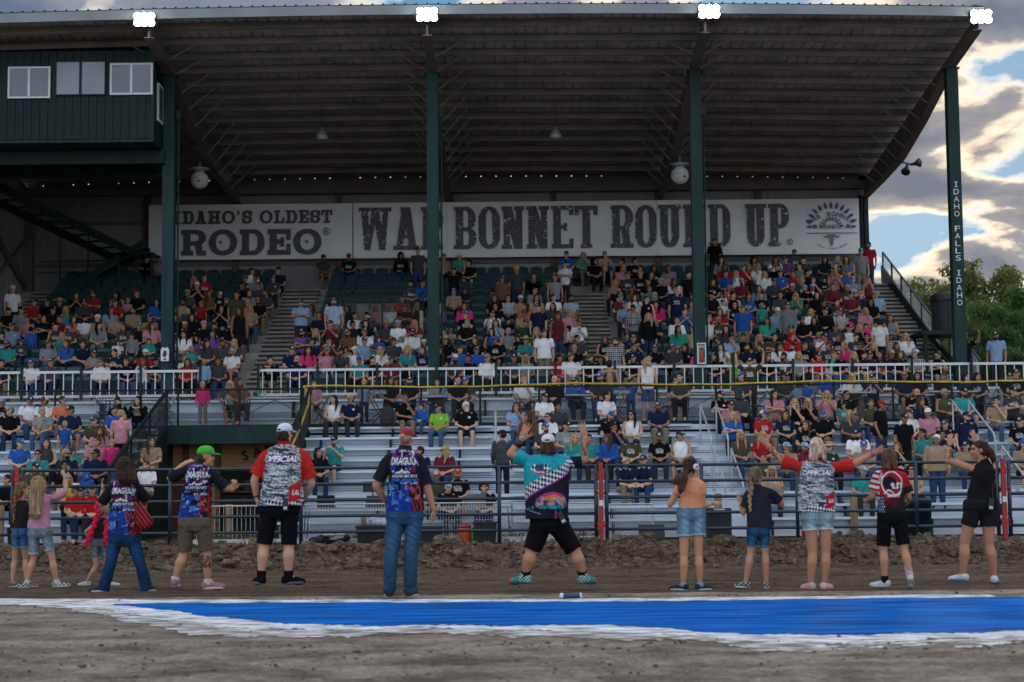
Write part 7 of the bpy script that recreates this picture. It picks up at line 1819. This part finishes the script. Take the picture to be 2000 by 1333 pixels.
p11 = foreground('w11', 'woman with short pink-blond hair, arms spread, in a red-sleeved OFFICIAL shirt', (1460, 830), 3.92, (545, 1262), (525, 98, 245, 185), (528, 262), (402, 315), (668, 318),
    [(255, 270, .04), (158, 150, .07), (75, 75, .08), (0, 1, .2), .15, .98, 1], [(808, 300, .03), (958, 218, .06), (1045, 172, .07), (0, 1, .1), .2, .98, -1], (388, 672, 662),
    [(478, 705), (498, 965), (482, 1212), (-.35, .75)], [(592, 705), (598, 965), (588, 1212), (.5, .65)], .93, SK2,
    dict(art=art_official(), sleeve=.92, sr=.098, slv=(.44, .022, .022), col=(.44, .022, .022), seam=.97), dict(c=(.24, .33, .38), hem=(808, 805), denim=1, r=.105, hr=.098, w=268, fringe=(.5, .56, .6)),
    dict(c=(.50, .36, .36), sole=(.52, .07, .16), s=.82), dict(c=(.62, .44, .32), tip=(.44, .28, .17), streak=(.42, .29, .26), full=1, wisps=60), extra=dict(tattoo=[((240, 265, .0), (165, 165, .03), .12)], waist=285))
p12 = foreground('b12', 'boy with shaggy hair in a red racing shirt and long black shorts', (1670, 870), 4.443, (250, 1248), (290, 25, 175, 185), (300, 200), (190, 250), (420, 260),
    [(152, 435, .03), (110, 470, .16), (85, 480, .22), (1, 0, .3), .5], [(462, 440, .06), (470, 470, .22), (450, 470, .28), (-1, 0, 0), .5], (200, 440, 592),
    [(255, 620), (245, 900), (258, 1170), (-.75, .3)], [(388, 620), (425, 905, -.02), (478, 1120, -.10), (.15, .6, 0), 1.0, .55], .82, SK4,
    dict(art=art_bull(), sleeve=.75, sr=.095, slv=[lambda t, Pv: np.where((np.sin(t * 26) > 0)[:, None], np.array([[.55, .55, .57]]), np.array([[.34, .015, .02]])), lambda t, Pv: np.where((t > .45)[:, None], np.array([[.016, .016, .022]]), np.array([[.36, .015, .02]]))], col=(.36, .015, .02)), dict(c=BLK, hem=(872, 860), r=.105, hr=.092, w=262),
    dict(c=(.50, .52, .52), sole=(.42, .42, .43), s=.80, sock=[(BLK, .16), ((.46, .42, .50), .42)]), dict(c=(.085, .052, .028), tip=(.15, .095, .05), full=1, wisps=60))
p13 = foreground('w13', 'woman in black tank top and shorts, both hands raised, rightmost on the track', (1830, 830), 4.04, (330, 1258), (325, 125, 272, 275), (370, 285), (285, 345), (440, 335),
    [(82, 275, .06), (100, 160, .10), (102, 70, .12), (.6, .8, 0), .15, .90, 1], [(400, 250, .25), (305, 130, .28), (275, 45, .28), (-.3, 1, 0), .15, .90, -1], (235, 470, 598),
    [(285, 640), (218, 930, .02), (205, 1175), (-.6, .5), 1.12], [(405, 640), (408, 935), (452, 1190), (.3, .7), 1.12], .92, SK2,
    dict(art=art_plain((.011, .011, .013)), sleeve=0, collar=1), dict(c=(.013, .013, .016), hem=(795, 800), r=.112, hr=.102, w=282),
    dict(c=(.50, .51, .54), sole=(.10, .14, .26), s=.86), dict(c=(.045, .016, .012), tip=(.075, .03, .022), tail=[(395, 190, -.02, 425, 215, -.04, 34, 30), (425, 215, -.04, 445, 260, -.05, 30, 26), (445, 255, -.05, 440, 300, -.04, 24, 8)], wisps=16), extra=dict(waist=215, tattoo=[((85, 270, .04), (95, 190, .07), .1)]))
# worn and carried bits: bracelets, watches, radios
def band(p, wq, hq, c, name, r=.031, wd=.022):
    a, b_ = p['P'](wq), p['P'](hq); d = (b_ - a) / np.linalg.norm(b_ - a); mb = MB(); mb.tube(a - d * wd / 2, a + d * wd / 2, r, 16); o_ = mb.build(name, mat(name + '_' + str(round(sum(c), 3)), c, .5), p['body'], True); return o_
band(p2, (568, 280, .12), (528, 195, .14), (.03, .25, .45), 'wristband', .024); band(p9, (463, 470, .095), (510, 465, .11), (.03, .25, .45), 'wristband', .027); band(p10, (486, 322, .137), (475, 250, .15), (.03, .25, .45), 'wristband', .026)
band(p8, (155, 205, .04), (182, 165, .05), BLK, 'sweatband', .047, .085); band(p8, (183, 160, .05), (212, 85, .05), (.35, .36, .38), 'watch', .035); band(p8, (632, 165, .05), (606, 75, .05), (.3, .27, .2), 'bracelet', .035, .012)
band(p11, (952, 222, .058), (1020, 190, .07), (.4, .03, .15), 'watch_strap', .031, .03); band(p13, (100, 165, .10), (105, 100, .11), (.012, .014, .03), 'watch_strap', .030, .025); band(p6, (110, 580, .07), (120, 630, .1), BLK, 'bracelet', .036, .012)
for p, q, lb, rot in ((p6, (325, 650, -.19), 'black radio clipped at the waist of the man in the white cap', .0), (p8, (465, 735, -.20), 'black radio clipped at the waist of the cheering man', -.45), (p13, (425, 625, -.14), 'black radio with antenna clipped at the waist of the woman in black', .12)):
    c = p['P'](q); t = thing('radio', lb, 'radio', (c[0] + p['X0'], c[1] + p['Y'], c[2])); t.rotation_euler = (0, rot, 0)
    mb = MB(); mb.box(-.028, .028, -.02, .02, -.07, .07); mb.box(-.024, .024, -.023, -.02, -.01, .05); mb.build('case', M_black, t)
    mb = MB(); mb.box(-.02, .02, -.024, -.021, -.055, -.025); mb.build('label_plate', M_galv, t)
    mb = MB(); mb.tube((.015, 0, .07), (.01 - rot * .1, 0, .07 + (.16 if p is p13 else .06)), .006, 8); mb.build('antenna', M_black, t)
# ------------------------------------------------------------------ things along the fence and on the benches
def put(px, py, Y): x, z = at(px, py, Y); return x, Y, z
x, y = ground(1117, 1170)
t = thing('confetti_tube', 'dark blue tube with white ends lying on the dirt by the blue stripe', 'tube', (x, y, .030), R(4))
mb = MB(); mb.lathe([(.024, -.10), (.029, -.095), (.029, .085), (.024, .09)], (0, 0, 0), 16, 'x'); mb.build('tube_body', mat('tube_blue', (.015, .035, .09), .35), t, True)
mb = MB(); mb.lathe([(.02, -.125), (.030, -.12), (.030, -.09), (.024, -.089)], (0, 0, 0), 16, 'x'); mb.build('end_cap', M_white, t, True)
mb = MB(); mb.lathe([(.027, .08), (.031, .082), (.031, .098), (.018, .099), (.016, .08)], (0, 0, 0), 16, 'x'); mb.build('muzzle_ring', M_white, t, True)
TY = 38.7
xa, za = at(592, 990, TY); xb = at(1000, 990, TY)[0]
for i, (p, q, lb) in enumerate(((xa, (xa + xb) / 2 - .02, 'grey trestle table with a laptop and mixer behind the fence'), ((xa + xb) / 2 + .02, xb, 'grey trestle table with a silver laptop behind the fence'))):
    t = thing('trestle_table', lb, 'table', ((p + q) / 2, TY, 0), group='trestle tables behind the fence'); hw = (q - p) / 2
    mb = MB(); mb.box(-hw, hw, -.37, .37, .735, .78); mb.build('tabletop', mat('grey_board', (.30, .29, .28), .6, vary=.15), t)
    for sx in (-1, 1):
        for sy in (-.3, .3): mb = MB(); mb.tube((sx * (hw - .1), sy, .735), (sx * (hw - .04), sy, 0), .016, 8); mb.build('leg', M_cframe, t)
def laptop(px, lb, m, open_back=True):
    x = at(px, 985, TY)[0]; t = thing('laptop', lb, 'laptop', (x, TY - .1, .782), group='laptops on the trestle tables')
    mb = MB(); mb.box(-.20, .20, .0, .26, 0, .02); mb.build('keyboard_base', m, t)
    mb = MB(); mb.prism_x([(-.005, .02), (-.085, .27), (-.073, .275), (.01, .022)], -.20, .20); mb.build('screen_lid', m, t)
laptop(638, 'open black laptop with a grey badge on the left trestle table', M_black); laptop(932, 'open silver laptop with its back to the track', mat('silver_lid', (.30, .31, .32), .35, metal=.5))
x = at(735, 975, TY)[0]; t = thing('sound_mixer', 'black sound mixer case on the trestle table right of the black laptop', 'mixer', (x + .1, TY - .05, .782))
mb = MB(); mb.prism_x([(-.2, 0), (.2, 0), (.2, .24), (.1, .26), (-.2, .12)], -.32, .32); mb.build('case', M_black, t)
mb = MB(); [mb.box(-.28 + .08 * i, -.25 + .08 * i, -.10, -.07, .165, .19) for i in range(8)]; mb.build('knob', M_galv, t)
t = thing('monitor_stand', 'thin black stand with a small screen behind the laptops', 'stand', (at(728, 950, 38.9)[0], 38.9, 0))
mb = MB(); mb.tube((0, 0, .78), (0, 0, 1.28), .015); mb.build('pole', M_black, t); mb = MB(); mb.box(-.22, .22, -.02, .02, 1.12, 1.36); mb.build('screen', M_black, t); mb = MB(); mb.box(-.12, .12, -.1, .1, .782, .80); mb.build('foot', M_black, t)
GY = 37.3
def tote(px, w_, h_, lb, m, lid, Y=GY, dep=.4):
    x = at(px, 1050, Y)[0]; t = thing('storage_tote', lb, 'tote', (x, Y, .0), group='storage totes behind the fence')
    mb = MB(); a = w_ / 2
    mb.poly([(-a * .88, -dep * .42, 0), (a * .88, -dep * .42, 0), (a * .88, dep * .42, 0), (-a * .88, dep * .42, 0), (-a, -dep / 2, h_), (a, -dep / 2, h_), (a, dep / 2, h_), (-a, dep / 2, h_)], [(0, 3, 2, 1), (4, 5, 6, 7), (0, 1, 5, 4), (1, 2, 6, 5), (2, 3, 7, 6), (3, 0, 4, 7)])
    for k in (-.5, 0, .5): mb.box(a * k - .015, a * k + .015, -dep / 2 - .004, -dep * .4, .05, h_ - .03)
    mb.build('bin', m, t)
    mb = MB(); mb.box(-a - .02, a + .02, -dep / 2 - .02, dep / 2 + .02, h_ + .001, h_ + .035); mb.build('rim', lid, t)
    return t
M_navyp = mat('navy_tote', (.014, .022, .035), .45, vary=.2)
tote(725, .62, .36, 'black plastic tote heaped with bags behind the fence', M_black, M_black); tote(838, .60, .34, 'dark navy tote behind the man in jeans', M_navyp, M_navyp)
tote(948, .50, .42, 'black bag-like case with a round emblem at the right of the orange jug', M_black, M_black)
t = thing('bag_heap', 'pale heap of plastic bags lying on the black tote', 'bags', (at(735, 1020, GY)[0], GY, .40))
B = Blob(); [B.ell((random.uniform(-.2, .22), random.uniform(-.1, .1), random.uniform(.03, .16)), (.12, .1, .08)) for _ in range(9)]
link('bags', B.skin('bags', mat('pale_plastic', (.34, .36, .46), .4, vary=.3, scale=9), .012, 1), t); B = Blob(); B.ell((-.28, .02, .12), (.06, .06, .15)); link('paper_bag', B.skin('paper_bag', mat('kraft_paper', (.25, .15, .07), .8), .012, 1), t)
t = thing('water_jug', 'orange round water jug behind the fence', 'jug', (at(908, 1050, GY)[0], GY, 0))
mb = MB(); mb.lathe([(.12, 0), (.135, .02), (.14, .30), (.13, .33)], (0, 0, 0), 20); mb.build('body', mat('jug_orange', (.55, .08, .01), .4), t, True)
mb = MB(); mb.lathe([(.135, .331), (.138, .38), (.06, .40), (.03, .40)], (0, 0, 0), 20); mb.build('lid', M_redp, t, True); mb = MB(); mb.tube((0, -.13, .06), (0, -.18, .06), .02); mb.build('tap', M_white, t)
t = thing('drink_bottle', 'tall green bottle beside the orange jug', 'bottle', (at(924, 1050, GY)[0], GY - .05, 0))
mb = MB(); mb.lathe([(.05, 0), (.055, .02), (.055, .22), (.022, .29), (.022, .34)], (0, 0, 0), 16); mb.build('body', mat('bottle_green', (.02, .16, .03), .25), t, True); mb = MB(); mb.lathe([(.024, .341), (.024, .37)], (0, 0, 0), 12); mb.build('cap', M_white, t)
t = thing('jacket_heap', 'dark and white jacket heaped on the ground behind the fence', 'jacket', (at(645, 1055, GY)[0], GY, 0))
B = Blob(); [B.ell((random.uniform(-.35, .3), random.uniform(-.08, .08), random.uniform(.03, .14)), (.17, .12, .09)) for _ in range(8)]; link('jacket', B.skin('jacket', mat('navy_cloth', (.012, .016, .03), .85), .014, 2), t)
B = Blob(); [B.ell((random.uniform(-.05, .3), -.06 + random.uniform(-.05, .05), random.uniform(.12, .22)), (.12, .07, .04)) for _ in range(5)]; link('lining', B.skin('lining', mat('pale_cloth', (.36, .37, .40), .85), .012, 2), t)
t = thing('wedge_speaker', 'black wedge stage monitor on the ground right of the red gate post', 'loudspeaker', (at(1273, 1055, GY)[0], GY, 0))
mb = MB(); mb.prism_x([(-.22, .06), (-.1, .36), (.2, .36), (.24, 0), (-.22, 0)], -.27, .27); mb.build('cabinet', mat('monitor_black', (.014, .018, .024), .6, vary=.3), t); mb = MB(); mb.prism_x([(-.228, .07), (-.108, .35), (-.104, .345), (-.224, .065)], -.23, .23); mb.build('grille', M_black, t)
t = thing('speaker_tower', 'tall black loudspeaker box behind the girl in orange', 'loudspeaker', (at(1404, 1050, GY)[0], GY, 0))
mb = MB(); mb.box(-.26, .26, -.2, .2, 0, .70); mb.build('cabinet', M_black, t); mb = MB(); mb.box(-.23, .23, -.215, -.201, .04, .64); mb.build('grille', mat('grille_black', (.02, .02, .022), .8), t); mb = MB(); mb.box(-.12, .12, -.21, -.2005, .66, .69); mb.build('handle', M_galv, t)
t = thing('waste_bin', 'dark green round bin behind the boy in the red racing shirt', 'bin', (at(1795, 1050, 38.2)[0], 38.2, 0))
mb = MB(); mb.lathe([(.24, 0), (.27, .02), (.29, .74), (.30, .75), (.30, .79)], (0, 0, 0), 24); mb.build('barrel', M_dkgreen, t, True); mb = MB(); mb.lathe([(.31, .791), (.31, .83), (.2, .87), (.02, .88)], (0, 0, 0), 24); mb.build('lid', M_gpost, t, True)
t = thing('red_extinguisher', 'small red cylinder standing by the fence behind the woman with spread arms', 'cylinder', (at(1572, 1050, GY)[0], GY, 0))
mb = MB(); mb.lathe([(.06, 0), (.07, .02), (.07, .34), (.03, .41), (.025, .45)], (0, 0, 0), 16); mb.build('body', M_redp, t, True); mb = MB(); mb.box(-.05, .05, -.02, .02, .452, .48); mb.build('handle', M_black, t)
t = thing('backpack', 'black backpack standing on the top bleacher row', 'backpack', (at(757, 835, 45.4)[0], 45.4, BS(7) + .32))
B = Blob(); B.loft([((0, 0, 0), .19, .12), ((0, 0, .1), .20, .14), ((0, 0, .35), .19, .13), ((0, 0, .48), .14, .10), ((0, 0, .53), .05, .05)], 20, 2.8); B.loft([((0, -.12, .04), .14, .05), ((0, -.13, .22), .13, .05)], 16, 3); link('bag', B.skin('bag', mat('pack_black', (.013, .013, .016), .8), .012, 2), t)
mb = MB(); mb.path([(-.07, 0, .52), (0, 0, .59), (.07, 0, .52)], .012, 6); mb.path([(.14, -.1, .4), (.2, -.16, .2), (.15, -.2, -.05)], .012, 6); mb.build('strap', M_black, t)
# saxophone played on the left bleacher
pp = min((p for p in people if p['zone'] == 'bleacher'), key=lambda p: abs(p['px'] - 84) + abs(p['py'] - 803))
t = thing('saxophone', 'brass saxophone held by a man on the left bleacher', 'saxophone', (pp['X'], pp['Y'] - .30, pp['Z'] + .55))
mb = MB(); pts = [(.10, .06, .42), (.06, .0, .45), (.04, 0, .40), (-.02, 0, .05), (-.05, -.01, -.04), (-.11, -.02, -.07), (-.16, -.03, -.02), (-.17, -.04, .10)]
for i, (a, b_) in enumerate(zip(pts[:-1], pts[1:])): mb.tube(a, b_, .012 + .006 * i, 10, .018 + .006 * i if i < 6 else .085)
M_brass = mat('brass', (.42, .26, .06), .3, metal=.9); mb.build('body', M_brass, t, True); mb = MB(); [mb.lathe([(.018, -.03), (.018, -.036)], (.03 - .012 * i, 0, .33 - .06 * i), 8, 'y') for i in range(5)]; mb.build('keys', M_brass, t); mb = MB(); mb.tube((.10, .06, .42), (.13, .10, .40), .012); mb.build('mouthpiece', M_black, t)
# pink wrap on the seats and a cushion
for px, py, lb, c in ((1352, 704, 'hot pink wrap draped over a seat left of the third post', (.60, .03, .16)),):
    k = 1; x = at(px, py, D(k))[0]; t = thing('wrap', lb, 'wrap', (x, D(k) - .05, FL(k)))
    B = Blob(); B.loft([((0, -.05, .25), .10, .04), ((.01, -.04, .5), .12, .05), ((0, .02, .85), .11, .05)], 16, 2.4); B.ell((.02, .0, .88), (.10, .06, .05)); link('cloth', B.skin('cloth', mat('pink_wrap', c, .85, bump=.5), .014, 2), t)
t = thing('seat_cushion', 'cream seat back cushion in the rows right of the third post', 'cushion', (at(1429, 625, D(4))[0], D(4) - .03, FL(4) + .45))
B = Blob(); B.loft([((0, 0, 0), .2, .04), ((0, .03, .2), .2, .045), ((0, .08, .38), .18, .035)], 18, 3.2); link('pad', B.skin('pad', mat('cream_fabric', (.36, .34, .30), .8), .012, 2), t); mb = MB(); mb.path([(-.08, .1, .36), (0, .1, .43), (.08, .1, .36)], .012, 6); mb.build('carry_loop', M_black, t)
# drinks on the deck tables
for i, (px, c, lb) in enumerate(((492, (.35, .4, .42), 'clear water bottle on the table over the tunnel, left one'), (505, (.02, .3, .1), 'green bottle on the table over the tunnel'), (518, (.35, .4, .42), 'clear water bottle on the table over the tunnel, right one'), (865, (.02, .28, .30), 'teal bottle on the table by the VIP sign'), (812, (.5, .03, .12), 'pink cup on the table by the VIP sign'), (1130, (.02, .05, .2), 'dark blue can on the table between the second and third posts'), (1700, (.4, .43, .45), 'clear cup on the middle VIP table'), (1858, (.05, .35, .08), 'green cup on the last deck table'))):
    t = thing('drink', lb, 'drink', (at(px, 765, 47.2)[0], 47.15, DZ + .801), group='drinks on the deck tables')
    mb = MB(); mb.lathe([(.03, 0), (.034, .01), (.034, .14), (.014, .19), (.014, .21)] if 'bottle' in lb else [(.03, 0), (.04, .12), (.038, .13)], (0, 0, 0), 12); mb.build('body', mat('drink_%d' % i, c, .25), t, True)
    mb = MB(); mb.lathe([(.016, .211), (.016, .23)] if 'bottle' in lb else [(.041, .131), (.041, .137)], (0, 0, 0), 10); mb.build('cap', M_white, t)
# ribbed bin on its platform beside the right-hand post
xb0, zb0 = at(1853, 650, 52.5); zt = at(1853, 570, 52.5)[1]
t = thing('lidded_bin', 'big dark round lidded bin on a raised platform behind the right-hand post', 'bin', (xb0, 52.5, zb0))
hh = zt - zb0; mb = MB(); mb.lathe([(.42, 0), (.45, .04), (.51, hh * .72), (.51, hh * .74)], (0, 0, 0), 28)
for i in range(14): a = 2 * math.pi * i / 14; mb.tube((.455 * math.cos(a), .455 * math.sin(a), .06), (.51 * math.cos(a), .51 * math.sin(a), hh * .7), .018, 6)
mb.build('case', mat('dark_case', (.012, .015, .018), .6, vary=.2), t); mb = MB(); mb.lathe([(.55, hh * .742), (.56, hh * .80), (.53, hh * .90), (.40, hh * .98), (.1, hh)], (0, 0, 0), 28); mb.build('lid', M_black, t)
mb = MB(); mb.box(-1.0, .75, -.8, .8, -.12, -.005)
for px_ in (-.9, .65):
    for py_ in (-.7, .7): mb.box(px_ - .05, px_ + .05, py_ - .05, py_ + .05, -zb0, -.121)
mb.box(-1.0, .75, -.8, -.76, -1.4, -1.3); mb.bar((-.9, -.7, -.2), (.65, -.7, -1.9), .05, .05); mb.build('platform', M_dkgreen, t)
# ------------------------------------------------------------------ trees beyond the stand
M_bark = mat('bark', (.06, .045, .035), .9, vary=.3, scale=4)
M_lf = mat('tree_leaves', (.045, .105, .028), .6, vary=.5, scale=.6, trans=.5, col2=(.10, .18, .045))
M_lf2 = mat('tree_leaves_warm', (.06, .10, .026), .6, vary=.5, scale=.6, trans=.55, col2=(.19, .19, .045))
def tree(px, ytop, Y, wpx, lab, m, n, seed):
    rg = np.random.default_rng(seed); x, zt = at(px, ytop, Y); rad = wpx / F * Y / 2
    t = thing('deciduous_tree', lab, 'tree', (x, Y, 0), group='trees beyond the stand')
    mb = MB(); mb.tube((0, 0, 0), (0, 0, zt * .55), .35, 10, .18); tips = []
    for i in range(16):
        a = rg.uniform(0, 6.28); h = rg.uniform(.28, .6) * zt; L = rad * rg.uniform(.5, .95); q = (L * math.cos(a), L * math.sin(a) * .8, min(zt * .96, h + rg.uniform(.15, .42) * zt)); mb.tube((0, 0, h), q, .11, 7, .03); tips.append(np.array(q))
        for k in range(3):
            r_ = np.array(q) * rg.uniform(.6, .95) + (0, 0, h * .2 * rg.random()); q2 = r_ + rg.normal(0, rad * .22, 3); mb.tube(tuple(r_), tuple(q2), .035, 5, .012); tips.append(q2)
    mb.build('trunk', M_bark, t)
    cl = []
    for q in tips: cl.append((q, rad * rg.uniform(.16, .34)))
    for i in range(34):
        a = rg.uniform(0, 6.28); u = rg.random() ** .5; h = rg.random(); wz = math.sin(math.pi * min(1, .18 + h * .80)) ** .45
        cl.append((np.array([rad * u * wz * math.cos(a), rad * u * wz * math.sin(a), zt * (.22 + .74 * h)]), rad * rg.uniform(.14, .30)))
    cw = np.array([c[1] ** 2 for c in cl]); cw /= cw.sum()
    idx = rg.choice(len(cl), n, p=cw); C = np.array([c[0] for c in cl])[idx]; Rr = np.array([c[1] for c in cl])[idx][:, None]
    d = rg.normal(0, 1, (n, 3)); d /= np.linalg.norm(d, axis=1)[:, None]; Pp = C + d * Rr * rg.random((n, 1)) ** .45 * (1, 1, .75)
    a = rg.normal(0, 1, (n, 3)); a /= np.linalg.norm(a, axis=1)[:, None]; b = np.cross(a, rg.normal(0, 1, (n, 3))); b /= np.linalg.norm(b, axis=1)[:, None]
    s = rg.uniform(.07, .15, (n, 1)) * (Y / 85)
    V = np.stack([Pp - a * s, Pp + b * s * .5, Pp + a * s, Pp - b * s * .5], 1).reshape(-1, 3)
    V[:, 2] = np.maximum(V[:, 2], .3)
    mb = MB(); mb.v = [tuple(p) for p in V]; mb.f = [(4 * i, 4 * i + 1, 4 * i + 2, 4 * i + 3) for i in range(n)]; mb.mi = [0] * n
    mb.build('crown', m, t)
tree(1925, 508, 84, 230, 'tall leafy tree right of the lettered post', M_lf2, 22000, 1)
tree(2000, 548, 70, 170, 'dark dense tree at the right edge of the photo', M_lf, 18000, 2)
tree(1812, 532, 96, 190, 'thin sunlit tree behind the side stair rail', M_lf2, 18000, 3)
tree(1752, 540, 110, 190, 'small pale tree seen through the stair rail mesh', M_lf2, 15000, 4)
tree(1930, 572, 74, 210, 'low dense green tree under the tall tree', M_lf, 24000, 5)
tree(2075, 500, 92, 200, 'tall tree mostly beyond the right edge', M_lf2, 8000, 6)
bpy.data.scenes.remove(TMP)
